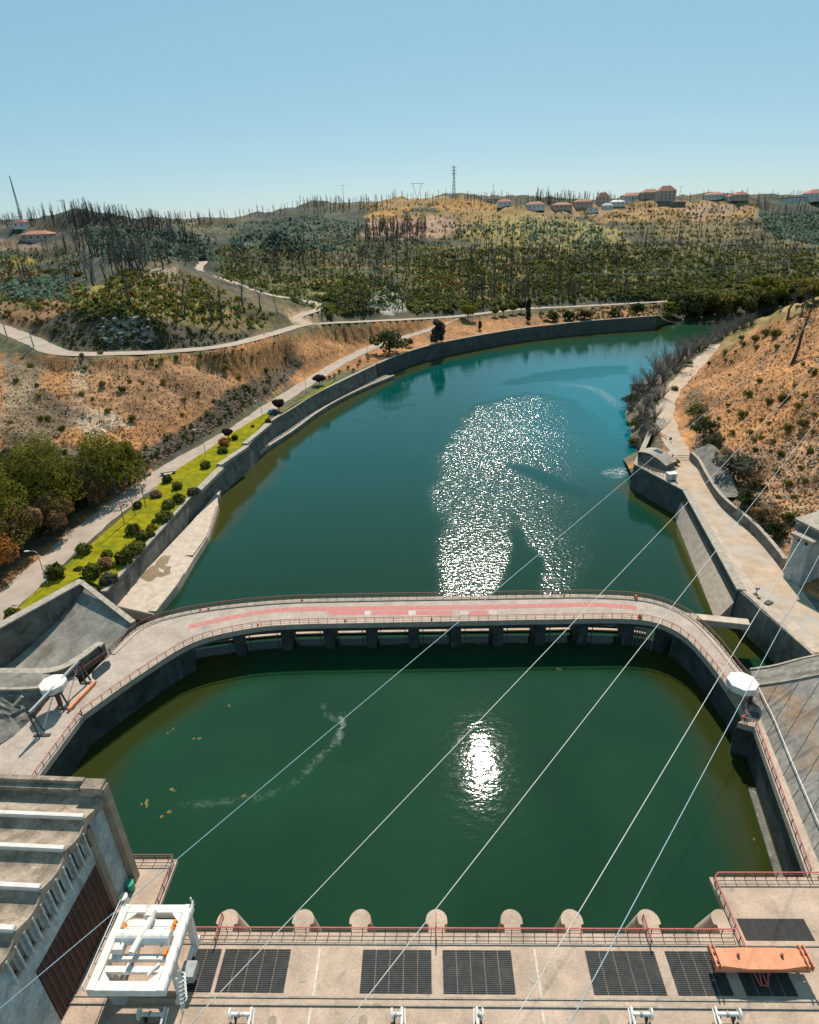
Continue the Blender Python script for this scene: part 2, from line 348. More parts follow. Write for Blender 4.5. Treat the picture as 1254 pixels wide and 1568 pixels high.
# ------------------------------------------------------------------ terrain
CP = []
def cp(*a):
    for p in a: CP.append(p if isinstance(p, Vector) else G(*p))
def cd(*a):
    for p in a: CP.append(D(*p))
cp(*ROAD_LOW, *ROAD_UP, *ROAD_VAL, *ROAD_RIGHT, *COPING)
cp((215, 690, 10.5), (300, 640, 12.5), (345, 600, 15), (390, 580, 14), (430, 560, 12.5), (480, 525, 12), (545, 505, 13))      # cut above the lower road
cp((0, 850, 8.5), (50, 820, 8.5), (110, 775, 9), (0, 800, 11), (60, 760, 12), (0, 740, 15), (0, 700, 18), (100, 690, 15.5), (160, 700, 12.5), (0, 620, 23.5), (100, 600, 22.5),
   (200, 600, 20.5), (200, 650, 15), (300, 590, 19), (-60, 640, 26), (-60, 740, 20), (380, 545, 20), (60, 650, 20))
cd((150, 525, 236), (232, 533, 243), (150, 478, 250), (190, 466, 254), (235, 488, 250), (280, 508, 258), (340, 518, 268), (70, 500, 250), (110, 470, 262))      # cut rock face
cd((230, 398, 335), (200, 430, 292), (280, 430, 320), (330, 470, 290), (390, 495, 300), (150, 425, 330), (300, 450, 300), (90, 450, 300), (250, 460, 272))         # knoll
SPUR = [D(60, 333, 600), D(120, 321, 570), (D(190, 333, 545)), D(250, 352, 515), D(300, 380, 480), D(332, 402, 450)]
for p in SPUR: CP.append(p)
for p in SPUR[1:]: CP.append(Vector((p.x + 40, p.y + 85, max(38, p.z - 26)))); CP.append(Vector((p.x + 15, p.y + 30, p.z - 5)))
cd((170, 372, 450), (230, 380, 430), (270, 392, 425), (100, 362, 500))
cd((20, 450, 330), (0, 420, 390), (60, 400, 450), (65, 372, 520), (0, 385, 480), (0, 350, 640),
   (250, 339, 860), (330, 337, 900), (150, 331, 800), (400, 328, 880), (480, 312, 860), (420, 352, 600), (370, 372, 540), (400, 410, 500), (440, 440, 420), (500, 450, 400),
   (560, 460, 400), (640, 462, 425), (610, 440, 432), (580, 425, 445), (520, 400, 540), (520, 360, 660), (560, 330, 780), (640, 305, 900), (700, 297, 950), (780, 301, 950),
   (860, 306, 920), (950, 311, 900), (1000, 304, 890), (1100, 300, 900), (1180, 300, 900), (1254, 302, 900), (1400, 296, 900),
   (700, 450, 450), (700, 420, 500), (700, 390, 550), (700, 360, 640), (700, 330, 760), (800, 450, 470), (800, 420, 520), (800, 385, 590), (860, 350, 680), (900, 440, 490),
   (900, 400, 550), (950, 365, 640), (1000, 435, 495), (1050, 400, 560), (1050, 360, 650), (1100, 440, 500), (1150, 420, 530), (1150, 350, 690), (1254, 420, 540), (1254, 385, 600),
   (1254, 345, 720), (900, 338, 760), (1000, 333, 780), (1100, 328, 800), (1200, 323, 820), (1400, 420, 560), (1400, 360, 700), (1340, 452, 510), (-150, 420, 400), (-150, 370, 600), (-150, 350, 760))
for X in (-900, -500, -150, 200, 600, 1000): CP.append(Vector((X, 1350, 48))); CP.append(Vector((X, 1750, 40)))
CP += [Vector((-650, 500, 95)), Vector((-700, 900, 95)), Vector((-420, 250, 60)), Vector((-260, 120, 45)), Vector((-150, 60, 25)), Vector((-110, 95, 14)), Vector((700, 500, 60)), Vector((800, 850, 95))]
cp((1254, 600, 27), (1254, 560, 29.5), (1254, 520, 33), (1254, 650, 22), (1254, 700, 18), (1200, 760, 10.5), (1150, 760, 10.5), (1110, 510, 21), (1180, 480, 34), (1254, 455, 42), (1110, 740, 8.5),
   (1100, 690, 11), (1180, 560, 24), (1120, 560, 16.5), (1180, 640, 18), (1100, 620, 13), (1075, 660, 10), (1090, 570, 12.5), (1254, 760, 13.5), (1225, 820, 10), (1060, 700, 7.2), (1100, 775, 7), (1195, 868, 7), (1254, 930, 7))
CP += [Vector((190, 200, 45)), Vector((170, 150, 45)), Vector((140, 120, 34)), Vector((120, 95, 24)), Vector((100, 70, 20)), Vector((200, 280, 25)), Vector((230, 340, 14)), Vector((300, 400, 10)), Vector((330, 300, 30)), Vector((300, 180, 60)),
       Vector((78, 105, 7)), Vector((70, 85, 7)), Vector((85, 90, 9)), Vector((75, 118, 7))]
for p in SHORE_R: CP.append(Vector((p.x, p.y, -0.2)))
for p, dx in ((SHORE_R[1], 18), (SHORE_R[2], 12), (SHORE_R[3], 9), (SHORE_R[4], 6), (SHORE_R[5], 6), (SHORE_R[6], 6)): CP.append(Vector((p.x + dx, p.y - 4, 5.5)))
cd((1030, 490, 436), (1080, 488, 442), (1130, 486, 450), (1180, 478, 470)); CP[-4].z = CP[-3].z = CP[-2].z = CP[-1].z = 0.3
for X, Y in ((175, 395), (215, 425), (150, 350), (115, 300), (85, 250), (70, 205), (300, 440), (265, 428)): CP.append(Vector((X, Y, -4)))
CPA = np.array([[p.x, p.y, p.z] for p in CP])
_k = np.unique(np.round(CPA[:, :2] / 1.5), axis=0, return_index=True)[1]; CPA = CPA[np.sort(_k)]
_q = CPA[:, :2] / 100.0
_A = np.sqrt(((_q[:, None] - _q[None]) ** 2).sum(-1) + 0.0009); _n = len(_q)
_B = np.zeros((_n + 3, _n + 3)); _B[:_n, :_n] = _A + np.eye(_n) * -0.002; _B[:_n, _n] = 1; _B[:_n, _n + 1:] = _q; _B[_n, :_n] = 1; _B[_n + 1:, :_n] = _q.T
_w = np.linalg.solve(_B, np.concatenate([CPA[:, 2], np.zeros(3)]))
def height(x, y, rough=True):
    x = np.asarray(x, float); y = np.asarray(y, float); sh = x.shape; x = x.ravel(); y = y.ravel(); z = np.zeros(x.shape)
    for i in range(0, len(x), 20000):
        a = x[i:i + 20000] / 100; b = y[i:i + 20000] / 100
        A = np.sqrt((a[:, None] - _q[None, :, 0]) ** 2 + (b[:, None] - _q[None, :, 1]) ** 2 + 0.0009)
        z[i:i + 20000] = A @ _w[:_n] + _w[_n] + _w[_n + 1] * a + _w[_n + 2] * b
    if rough:
        dist = np.hypot(x, y)
        amp = np.interp(dist, [60, 200, 400, 900], [0.5, 2.2, 6.0, 16.0]); low = sstep(6.0, 16.0, z)
        z = z + amp * low * fbm(x / 28.0, y / 28.0, 4) + 1.1 * low * fbm(x / 5.0, y / 5.0, 3) - 1.5 * low * np.clip(0.12 - np.abs(fbm(x / 16.0 + 40, y / 16.0, 3)), 0, 1) / 0.12
    for n_, P, w, m_ in ROADS:
        d, bx, by, bs = near_line(x, y, P); zr = np.interp(bs, np.arange(len(P)), [p.z for p in P])
        t = 1 - sstep(w / 2 + 0.6, w / 2 + 5.0, d); z = z * (1 - t) + (zr - 0.12) * t
    # terrace above the quays is level
    d, bx, by, bs = near_line(x, y, COPING); zr = np.interp(bs, np.arange(len(COPING)), [p.z for p in COPING])
    t = 1 - sstep(4.0, 9.0, d) ; z = z * (1 - t) + np.maximum(zr - 0.15, np.minimum(z, zr + 0.8)) * t
    yard = inpoly(x, y, YARD); z = np.where(yard, 6.9, z)
    return z.reshape(sh)
YARD = [(p.x, p.y) for p in (G(974, 712, 7), G(1050, 752, 7), G(1135, 905, 7), G(1245, 1005, 7), G(1300, 1000, 7), G(1200, 868, 7), G(1150, 812, 7), G(1105, 768, 7), G(1060, 700, 7), G(1028, 690, 7))]
FAR_END = Vector((168.5, 414, 8))
BASIN = [(p.x, p.y) for p in COPING] + [(176, 424), (215, 434), (262, 441), (320, 452), (420, 470), (420, 380), (236, 395)] + [(p.x - 5, p.y + 2) for p in SHORE_R[1:]] + [(p.x, p.y) for p in QUAY_R] + [(70, 60), (60, 20), (-90, 20), (-78, 60), (-78, 86), (-66, 104)]
rr = [42.0]
while rr[-1] < 1750: rr.append(rr[-1] * 1.0105 + 0.25)
rr = np.array(rr); th = np.radians(np.linspace(-58, 58, 400))
RR, TH = np.meshgrid(rr, th, indexing='ij')
jit = 0.25 * (rng.random(RR.shape) - 0.5)
TX = (RR * (1 + 0.01 * jit)) * np.sin(TH + np.radians(0.29) * jit.T[:1, :1]); TY = RR * np.cos(TH)
ins = inpoly(TX, TY, BASIN)
dB, qx, qy, _ = near_line(TX.ravel(), TY.ravel(), BASIN, True)
dB = dB.reshape(TX.shape); qx = qx.reshape(TX.shape); qy = qy.reshape(TX.shape)
cell = np.maximum(RR * 0.0105 + 0.25, RR * np.radians(0.29)) * 1.3
snap = ins & (dB < cell)
TX = np.where(snap, qx, TX); TY = np.where(snap, qy, TY)
TZ = height(TX, TY)
nr, nt = TX.shape
vid = np.arange(nr * nt).reshape(nr, nt)
bad = ins & ~snap
Q = np.stack([vid[:-1, :-1], vid[:-1, 1:], vid[1:, 1:], vid[1:, :-1]], -1).reshape(-1, 4)[:, ::-1]
okq = ~bad.ravel()[Q].any(1) & (snap.ravel()[Q].sum(1) < 4)
Q = Q[okq]
TV = np.stack([TX.ravel(), TY.ravel(), TZ.ravel()], -1)
ground = raw('ground', TV, Q, None, smooth_=True) if False else None

# colours of soil, grass, rock and a painted ridge haze, laid over the survey
px, py = proj(TV)
wob = 7.0
pxn = px + wob * 2 * fbm(TV[:, 0] / 14, TV[:, 1] / 14, 3) * 2; pyn = py + wob * fbm(TV[:, 0] / 14 + 50, TV[:, 1] / 14, 3) * 2
GC = np.tile(np.array([0.07, 0.066, 0.026]), (len(TV), 1))
def zone(poly, c, amount=1.0):
    m = inpoly(pxn, pyn, poly); GC[m] = GC[m] * (1 - amount) + np.array(c) * amount
DRY, GREYSOIL, GOLD, PINK, DARK, GREEN = (0.285, 0.128, 0.044), (0.24, 0.145, 0.08), (0.42, 0.19, 0.03), (0.38, 0.215, 0.135), (0.05, 0.042, 0.024), (0.045, 0.055, 0.017)
zone([(-400, 250), (480, 250), (480, 420), (330, 420), (0, 470), (-400, 470)], (0.062, 0.07, 0.045))
zone([(120, 345), (420, 380), (330, 400), (180, 375)], (0.06, 0.09, 0.055))
zone([(110, 312), (160, 318), (240, 335), (335, 395), (300, 400), (180, 370), (112, 350)], (0.028, 0.038, 0.030))
zone([(330, 330), (490, 308), (480, 330), (400, 352), (340, 392), (320, 372)], (0.04, 0.058, 0.042))
zone([(280, 345), (345, 332), (352, 345), (300, 362)], (0.16, 0.16, 0.075))
zone([(-300, 250), (490, 250), (490, 318), (340, 334), (230, 330), (120, 318), (-300, 340)], (0.045, 0.07, 0.066))  # bluish tint painted on the far left ridge in place of distance haze
zone([(55, 345), (115, 330), (125, 345), (70, 365)], (0.17, 0.10, 0.06))
zone([(0, 370), (60, 370), (70, 382), (0, 384)], (0.25, 0.16, 0.10))
zone([(0, 395), (45, 392), (60, 402), (0, 408)], (0.26, 0.17, 0.03))
zone([(0, 412), (60, 410), (60, 422), (0, 424)], (0.2, 0.12, 0.06))
zone([(60, 372), (130, 365), (140, 382), (60, 385)], (0.22, 0.15, 0.08), 0.6)
zone([(0, 440), (100, 430), (90, 455), (0, 462)], (0.11, 0.14, 0.09))
zone([(-100, 425), (110, 420), (160, 470), (90, 520), (-100, 500)], (0.13, 0.075, 0.03))
zone([(0, 455), (100, 450), (90, 500), (0, 490)], (0.2, 0.10, 0.04))
zone([(90, 500), (180, 420), (240, 395), (300, 420), (430, 490), (400, 520), (250, 500), (160, 470)], (0.155, 0.105, 0.03))
zone([(110, 470), (180, 410), (200, 420), (140, 480)], (0.17, 0.125, 0.02))
zone([(210, 470), (330, 455), (350, 485), (300, 500), (230, 485)], (0.17, 0.13, 0.03), 0.8)
zone([(215, 410), (265, 410), (270, 425), (225, 428)], (0.3, 0.22, 0.15))
zone([(50, 495), (150, 460), (240, 490), (340, 510), (420, 505), (350, 530), (240, 535), (110, 540)], DARK)
zone([(148, 500), (170, 478), (200, 488), (235, 495), (228, 525), (160, 525)], (0.24, 0.20, 0.155))
zone([(300, 415), (480, 455), (520, 480), (560, 490), (480, 496), (380, 470), (350, 440)], (0.15, 0.11, 0.05))
zone([(430, 470), (490, 478), (480, 497), (440, 497)], (0.30, 0.19, 0.11))
zone([(490, 500), (500, 440), (600, 430), (900, 440), (1254, 400), (1254, 470), (1040, 462), (800, 470), (640, 485)], (0.055, 0.055, 0.026))
zone([(480, 300), (560, 290), (520, 400), (330, 400), (340, 380), (420, 360)], (0.07, 0.085, 0.05))
zone([(320, 385), (690, 370), (700, 480), (500, 480), (330, 420)], GREEN)
zone([(330, 380), (620, 372), (640, 384), (330, 396)], (0.12, 0.095, 0.04))
zone([(400, 385), (500, 382), (500, 388), (400, 392)], (0.2, 0.14, 0.06))
zone([(690, 370), (1000, 370), (1254, 380), (1254, 450), (900, 460), (690, 460)], (0.06, 0.062, 0.022))
zone([(620, 400), (780, 385), (800, 470), (640, 465)], (0.125, 0.105, 0.03))
zone([(565, 470), (575, 445), (612, 438), (622, 475), (600, 482)], (0.36, 0.32, 0.27))
zone([(490, 455), (560, 440), (590, 430), (590, 436), (500, 465)], (0.22, 0.14, 0.06))
zone([(560, 300), (660, 300), (760, 305), (870, 330), (820, 340), (690, 365), (560, 360)], (0.30, 0.17, 0.045))
zone([(560, 340), (641, 336), (690, 324), (705, 350), (660, 366), (560, 362)], PINK)
zone([(662, 310), (701, 303), (760, 310), (755, 320), (668, 321)], GOLD)
zone([(567, 324), (628, 315), (632, 325), (570, 334)], GOLD)
zone([(691, 332), (755, 327), (760, 342), (721, 352)], (0.29, 0.16, 0.045))
zone([(636, 318), (665, 312), (665, 322), (636, 325)], (0.07, 0.095, 0.05))
zone([(690, 364), (755, 334), (820, 326), (940, 348), (960, 372), (820, 380)], (0.27, 0.20, 0.045))
zone([(800, 329), (860, 332), (960, 358), (930, 380), (800, 383)], (0.25, 0.20, 0.05))
zone([(820, 318), (960, 310), (1160, 308), (1165, 334), (1053, 338), (930, 340)], (0.35, 0.185, 0.055))
zone([(830, 326), (930, 322), (940, 330), (840, 335)], (0.32, 0.18, 0.08))
zone([(1030, 312), (1090, 310), (1150, 316), (1130, 326), (1060, 334)], PINK)
zone([(1000, 345), (1110, 335), (1180, 352), (1100, 368), (1010, 365)], (0.19, 0.13, 0.045))
zone([(1160, 326), (1254, 330), (1300, 375), (1254, 378), (1188, 366)], (0.13, 0.165, 0.105))
zone([(1150, 300), (1300, 300), (1300, 330), (1160, 326)], (0.06, 0.08, 0.05))
# terraces run along the contours
ter = inpoly(pxn, pyn, [(520, 385), (1000, 365), (1254, 360), (1254, 440), (900, 452), (620, 470), (420, 440)])
tz = -np.sin(TV[:, 2] * 2 * math.pi / 3.8 + 2.5 * fbm(TV[:, 0] / 60, TV[:, 1] / 60, 2))
tm = sstep(0.1, 0.7, tz) * sstep(-0.2, 0.1, fbm(TV[:, 0] / 55 + 9, TV[:, 1] / 55, 3) + 0.04) * ter * 0.85
GC = GC * (1 - tm[:, None]) + np.array([0.27, 0.175, 0.03]) * tm[:, None]
zone([(-200, 530), (100, 546), (270, 541), (420, 517), (560, 496), (700, 488), (1010, 465), (1010, 490), (700, 530), (560, 560), (440, 592), (340, 650), (225, 725), (100, 830), (0, 900), (-300, 1000)], DRY)
zone([(100, 560), (330, 553), (350, 600), (240, 640), (100, 640)], GREYSOIL, 0.4)
zone([(0, 545), (60, 548), (60, 610), (0, 640)], (0.2, 0.14, 0.08))
zone([(0, 640), (60, 590), (130, 640), (60, 690), (0, 690)], (0.13, 0.09, 0.05))
zone([(110, 545), (135, 545), (130, 640), (105, 640)], (0.36, 0.24, 0.15), 0.6)
zone([(100, 640), (160, 625), (200, 650), (140, 670)], (0.36, 0.28, 0.2), 0.7)
zone([(205, 695), (300, 640), (345, 598), (430, 560), (470, 545), (440, 585), (340, 652), (228, 722)], (0.065, 0.05, 0.034))
zone([(0, 660), (160, 690), (215, 700), (222, 722), (90, 820), (0, 880)], (0.10, 0.07, 0.04))
zone([(930, 600), (1010, 600), (1080, 540), (1254, 440), (1400, 420), (1400, 1000), (1250, 1000), (1060, 700), (1040, 700), (960, 720)], (0.325, 0.148, 0.052))
zone([(0, 0), (0, 0), (0, 0)], DRY)
zone([(940, 720), (940, 600), (990, 565), (1120, 490), (1080, 545), (1030, 580), (1010, 620), (1020, 690), (990, 700)], (0.11, 0.085, 0.05))
zone([(1090, 528), (1140, 495), (1254, 440), (1254, 462), (1150, 510), (1100, 545)], (0.17, 0.14, 0.04), 0.7)
zone([(1060, 690), (1080, 640), (1130, 690), (1254, 660), (1254, 900), (1200, 870), (1120, 780)], (0.28, 0.155, 0.08))
zone([(1045, 600), (1070, 590), (1120, 700), (1200, 780), (1195, 870), (1110, 770)], (0.14, 0.095, 0.05), 0.7)
# scorched, green and golden patches on the far hills
farm = (TV[:, 1] > 300) & (pyn < 492)
f1 = fbm(TV[:, 0] / 45 + 3, TV[:, 1] / 70 + 8, 4); f2 = fbm(TV[:, 0] / 16 - 3, TV[:, 1] / 22 + 2, 4)
bright = GC[:, 0] > 0.17
for msk, c in ((sstep(0.02, 0.16, f1) * 0.6, (0.028, 0.032, 0.02)), (sstep(0.04, 0.18, -f1) * 0.5, (0.15, 0.115, 0.03)), (sstep(0.05, 0.2, f2) * 0.75, (0.025, 0.03, 0.018)), (sstep(0.1, 0.22, -f2) * 0.5, (0.19, 0.14, 0.05))):
    w_ = (msk * farm * np.where(bright, 0.25, 1.0))[:, None]; GC = GC * (1 - w_) + np.array(c) * w_
# patchiness everywhere
pt = fbm(TV[:, 0] / 9, TV[:, 1] / 9, 4); GC *= np.clip(1.08 + 1.2 * pt, 0.55, 1.7)[:, None] * np.where(farm, np.where(bright, 0.8, 0.62), 1.0)[:, None]
gm = mat('hillside_soil', (1, 1, 1), (0.5, 1.5), 0.45, 0.95, 0.9, 1.6, fine=2.6, attr='tint', stain=((0.42, 0.31, 0.22), 0.9, 0.70, 0.5), streak=((0.06, 0.045, 0.02), (0.5, 0.5, 0.5), 0.57, 0.6))
ground = raw('ground', TV, Q, gm, smooth_=True); tag(ground, kind='structure')
a = ground.data.color_attributes.new('tint', 'FLOAT_COLOR', 'POINT')
a.data.foreach_set('color', np.concatenate([GC, np.ones((len(GC), 1))], 1).astype(np.float32).ravel())
BVH = BVHTree.FromPolygons([tuple(v) for v in TV], [tuple(q) for q in Q])
def hit(x, y):                                     # the spot of ground seen at (x, y)
    for k in range(30):                            # a spot just above the ridge settles on the ridge
        h = BVH.ray_cast(Vector((0, 0, H)), Vector(ray(x, y + k)).normalized())
        if h[0]: return h[0]
    return G(x, y, 7)
def gz(x, y):
    h = BVH.ray_cast(Vector((x, y, 400)), Vector((0, 0, -1))); return h[0].z if h[0] else 0.0

def road_sheet(name, P, w, m):
    L = offset(P, -w / 2); R = offset(P, w / 2); mb = MB(); n = len(P); prev = None; rows = []
    for i in range(n):
        e = 0.25 * math.sin(i * 0.9) + 0.2 * math.sin(i * 2.3)
        rows.append([L[i].lerp(R[i], t) + (L[i] - R[i]).normalized() * (e if t == 0 else (-e * 0.8 if t == 1 else 0)) for t in (0, .25, .5, .75, 1)])
    for k in range(4): mb.sheet([r[k] for r in rows], [r[k + 1] for r in rows])
    o = mb.build(name, M[m], smooth_=True); tag(o, kind='structure'); return o
for n_, P, w, m_ in ROADS: road_sheet(n_, P, w, m_)

# ------------------------------------------------------------------ water
wx = np.concatenate([np.arange(-80, 110, 1.6), np.arange(110, 330, 4.0)]); wy = np.concatenate([np.arange(30, 110, 1.2), np.arange(110, 330, 2.0), np.arange(330, 520, 4.0)])
WX, WY = np.meshgrid(wx, wy, indexing='ij'); WV = np.stack([WX.ravel(), WY.ravel(), np.zeros(WX.size)], -1)
vid = np.arange(WX.size).reshape(WX.shape)
WQ = np.stack([vid[:-1, :-1], vid[1:, :-1], vid[1:, 1:], vid[:-1, 1:]], -1).reshape(-1, 4)
wpx, wpy = proj(WV)
wn1 = fbm(WV[:, 0] / 10, WV[:, 1] / 10, 4); wn2 = fbm(WV[:, 0] / 4 + 30, WV[:, 1] / 4, 3)
def soft(poly, wdt):                               # 1 inside, fading over wdt metres of river
    W = [G(x, y, 0) for x, y in poly]; d = near_line(WV[:, 0], WV[:, 1], W, True)[0]
    s = np.where(inpoly(WV[:, 0], WV[:, 1], W), d, -d) + wn1 * wdt * 1.2; return sstep(-wdt * 0.5, wdt * 0.5, s)
breeze = soft([(660, 935), (662, 850), (655, 740), (668, 690), (690, 655), (730, 622), (800, 600), (880, 612), (935, 650), (965, 690), (975, 725), (950, 770), (940, 830), (905, 935)], 9)
breeze = breeze * np.clip(1 - 0.38 * sstep(800, 960, wpx) - 0.12 * sstep(720, 600, wpy), 0, 1)
calm = np.maximum(soft([(777, 778), (806, 836), (830, 858), (828, 935), (735, 935), (758, 900), (785, 862), (790, 840)], 2.2), 0.85 * soft([(770, 709), (800, 714), (850, 730), (905, 758), (895, 764), (840, 744), (800, 724)], 2.2))
band = soft([(760, 590), (820, 572), (900, 562), (960, 560), (960, 572), (880, 583), (800, 588)], 5)
rip = np.clip(breeze * (1 - 0.85 * calm), 0, 1) + 0.55 * band
rip = np.maximum(rip, 0.42 * sstep(0.08, 0.3, wn2 + 0.6 * wn1) * np.exp(-(((wpx - 620) / 130) ** 2 + ((wpy - 700) / 160) ** 2)))
gl = np.exp(-(((wpx - 745) / 190) ** 2 + ((wpy - 1160) / 150) ** 2))
pool = (WV[:, 1] < 94).astype(float)
rip = np.clip(rip * (1 - pool), 0, 1) * (1 + 0.75 * sstep(800, 600, wpy))
NEARC, FARC, TURQ, OLIVE, OLIVE2 = np.array([0.006, 0.026, 0.0105]), np.array([0.0003, 0.05, 0.041]), np.array([0.0005, 0.115, 0.14]), np.array([0.042, 0.036, 0.004]), np.array([0.018, 0.045, 0.012])
t = sstep(85, 230, WV[:, 1])[:, None]; WC = (NEARC * 1.15) * (1 - t) + FARC * t
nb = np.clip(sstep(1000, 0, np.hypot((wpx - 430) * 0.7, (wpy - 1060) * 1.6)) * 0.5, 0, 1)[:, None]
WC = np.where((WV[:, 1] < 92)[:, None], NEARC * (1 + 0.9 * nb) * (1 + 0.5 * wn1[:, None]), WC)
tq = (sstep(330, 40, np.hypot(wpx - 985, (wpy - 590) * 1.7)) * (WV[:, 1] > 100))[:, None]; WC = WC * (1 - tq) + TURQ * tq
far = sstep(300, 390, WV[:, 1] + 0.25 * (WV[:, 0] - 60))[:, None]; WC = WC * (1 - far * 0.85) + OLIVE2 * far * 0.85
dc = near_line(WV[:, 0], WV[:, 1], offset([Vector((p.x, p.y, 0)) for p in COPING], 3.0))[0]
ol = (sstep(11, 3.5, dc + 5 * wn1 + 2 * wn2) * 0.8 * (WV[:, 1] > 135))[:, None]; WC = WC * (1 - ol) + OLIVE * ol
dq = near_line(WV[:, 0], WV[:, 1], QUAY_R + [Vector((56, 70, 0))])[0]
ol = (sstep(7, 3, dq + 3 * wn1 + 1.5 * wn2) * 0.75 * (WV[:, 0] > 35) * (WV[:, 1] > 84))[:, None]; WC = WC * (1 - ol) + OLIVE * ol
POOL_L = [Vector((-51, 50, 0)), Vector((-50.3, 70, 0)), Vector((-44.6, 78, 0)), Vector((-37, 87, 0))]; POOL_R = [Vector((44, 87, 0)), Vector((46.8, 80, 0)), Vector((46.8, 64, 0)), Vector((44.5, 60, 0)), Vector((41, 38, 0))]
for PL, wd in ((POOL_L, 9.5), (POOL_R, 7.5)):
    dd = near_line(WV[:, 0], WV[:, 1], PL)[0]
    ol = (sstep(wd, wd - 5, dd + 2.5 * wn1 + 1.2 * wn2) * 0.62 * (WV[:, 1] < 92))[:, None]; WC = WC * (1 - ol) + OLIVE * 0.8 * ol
wm = bpy.data.materials.new('river_water'); wm.use_nodes = True
N = wm.node_tree.nodes; L = wm.node_tree.links; p = N['Principled BSDF']
p.inputs['IOR'].default_value = 1.33; p.inputs['Specular IOR Level'].default_value = 0.5
at = N.new('ShaderNodeAttribute'); at.attribute_name = 'tint'; L.new(at.outputs['Color'], p.inputs['Base Color'])
ar = N.new('ShaderNodeAttribute'); ar.attribute_name = 'breeze'
geo = N.new('ShaderNodeNewGeometry')
def wnoise(sc, stretch, det):
    mp = N.new('ShaderNodeMapping'); mp.inputs['Scale'].default_value = stretch; mp.inputs['Rotation'].default_value = (0, 0, rad(12)); L.new(geo.outputs['Position'], mp.inputs['Vector'])
    n = N.new('ShaderNodeTexNoise'); n.inputs['Scale'].default_value = sc; n.inputs['Detail'].default_value = det; n.inputs['Roughness'].default_value = 0.55
    L.new(mp.outputs[0], n.inputs['Vector']); return n.outputs[0]
small = wnoise(0.95, (0.5, 1.0, 1.0), 3.0); chop = wnoise(1.3, (0.8, 1.0, 1.0), 2.0)
b1 = N.new('ShaderNodeBump'); b1.inputs['Distance'].default_value = 1.0; b1.inputs['Strength'].default_value = 0.033; L.new(small, b1.inputs['Height'])
b2 = N.new('ShaderNodeBump'); b2.inputs['Distance'].default_value = 1.0; L.new(chop, b2.inputs['Height']); L.new(b1.outputs[0], b2.inputs['Normal'])
mr = N.new('ShaderNodeMapRange'); mr.clamp = False; mr.inputs[3].default_value = 0.0; mr.inputs[4].default_value = 0.22; L.new(ar.outputs['Fac'], mr.inputs[0]); L.new(mr.outputs[0], b2.inputs['Strength'])
L.new(b2.outputs[0], p.inputs['Normal'])
mr2 = N.new('ShaderNodeMapRange'); mr2.inputs[3].default_value = 0.03; mr2.inputs[4].default_value = 0.15; L.new(ar.outputs['Fac'], mr2.inputs[0]); L.new(mr2.outputs[0], p.inputs['Roughness'])
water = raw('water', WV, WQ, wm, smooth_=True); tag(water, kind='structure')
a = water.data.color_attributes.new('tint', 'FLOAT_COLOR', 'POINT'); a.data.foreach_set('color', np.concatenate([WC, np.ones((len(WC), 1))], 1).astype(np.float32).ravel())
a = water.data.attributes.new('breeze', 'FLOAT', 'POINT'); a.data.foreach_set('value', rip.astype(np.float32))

# ------------------------------------------------------------------ railings, reused everywhere
def railing(label, pts, spacing=1.6, h=1.05, mids=2, m='red', pm='rust', dense=0, cat='railing', group=None, r=0.045):
    pts = [Vector(p) for p in pts]; n = max(2, min(98, int(length(pts) / spacing) + 1)); P = even(pts, n)
    c = sum(pts, Vector()) / len(pts); c.z = pts[0].z
    t = thing('railing', label, cat, c, group)
    up = Vector((0, 0, 1)); dense_pts = even(pts, max(2, int(length(pts) / 1.0) + 1)) if len(pts) > 2 else pts
    mb = MB()
    for i in range(len(dense_pts) - 1): mb.beam(dense_pts[i] + up * h - c, dense_pts[i + 1] + up * h - c, 0.11, 0.07)
    mb.build('top_rail', M[m], t)
    for k in range(mids):
        mb = MB(); z = h * (k + 0.6) / (mids + 0.4)
        for i in range(len(dense_pts) - 1): mb.beam(dense_pts[i] + up * z - c, dense_pts[i + 1] + up * z - c, 0.045, 0.045)
        mb.build('lower_rail', M[pm], t)
    pb = MB(); pb.box((0, 0, h / 2), (0.07, 0.07, h)); first = None
    for p in P:
        if first is None: first = pb.build('post', M[pm], t); first.location = p - c
        else: link_copy(first, t, p - c)
    if dense:
        mb = MB(); B = even(pts, int(length(pts) / dense))
        for q in B: mb.box(q - c + up * (h * 0.5), (0.03, 0.03, h * 0.86))
        mb.build('balusters', M[pm], t)
    return t

# ------------------------------------------------------------------ the curved road bridge
ZB = 6.0
FRONT = [Vector((x, y, ZB)) for x, y in ((-51.0, 46.0), (-50.8, 58.4), (-49.9, 69.5), (-45.0, 77.6), (-38.6, 86.0), (-30.5, 89.4), (-22.8, 90.4), (-8.6, 90.2), (7.9, 89.8), (25.5, 89.4), (37.6, 88.9), (43.2, 87.2), (46.2, 83.0), (47.2, 75.9), (47.2, 67.5), (46.6, 64.3))]
BACK = [Vector((x, y, ZB)) for x, y in ((-53.6, 76.4), (-52.2, 84.0), (-49.5, 91.9), (-41.0, 96.2), (-26.0, 98.4), (-9.0, 98.3), (8.6, 97.8), (24.8, 97.3), (34.0, 96.9), (44.0, 95.0), (49.3, 90.0), (51.0, 83.2), (51.4, 75.0), (51.9, 70.6))]
FS = smooth(FRONT[2:], 90); BS = smooth(BACK[1:], 90)
FR = [FRONT[0], FRONT[1]] + FS
WALK_L = [G(118, 1038, ZB), G(95, 1026, ZB), G(75, 1068, ZB), G(52, 1098, ZB), G(20, 1128, ZB), Vector((-62, 60, ZB)), Vector((-62, 46, ZB))]
A1 = G(1130, 1106, ZB); A2 = G(1155, 1113, ZB); A3 = G(1236, 1340, ZB)
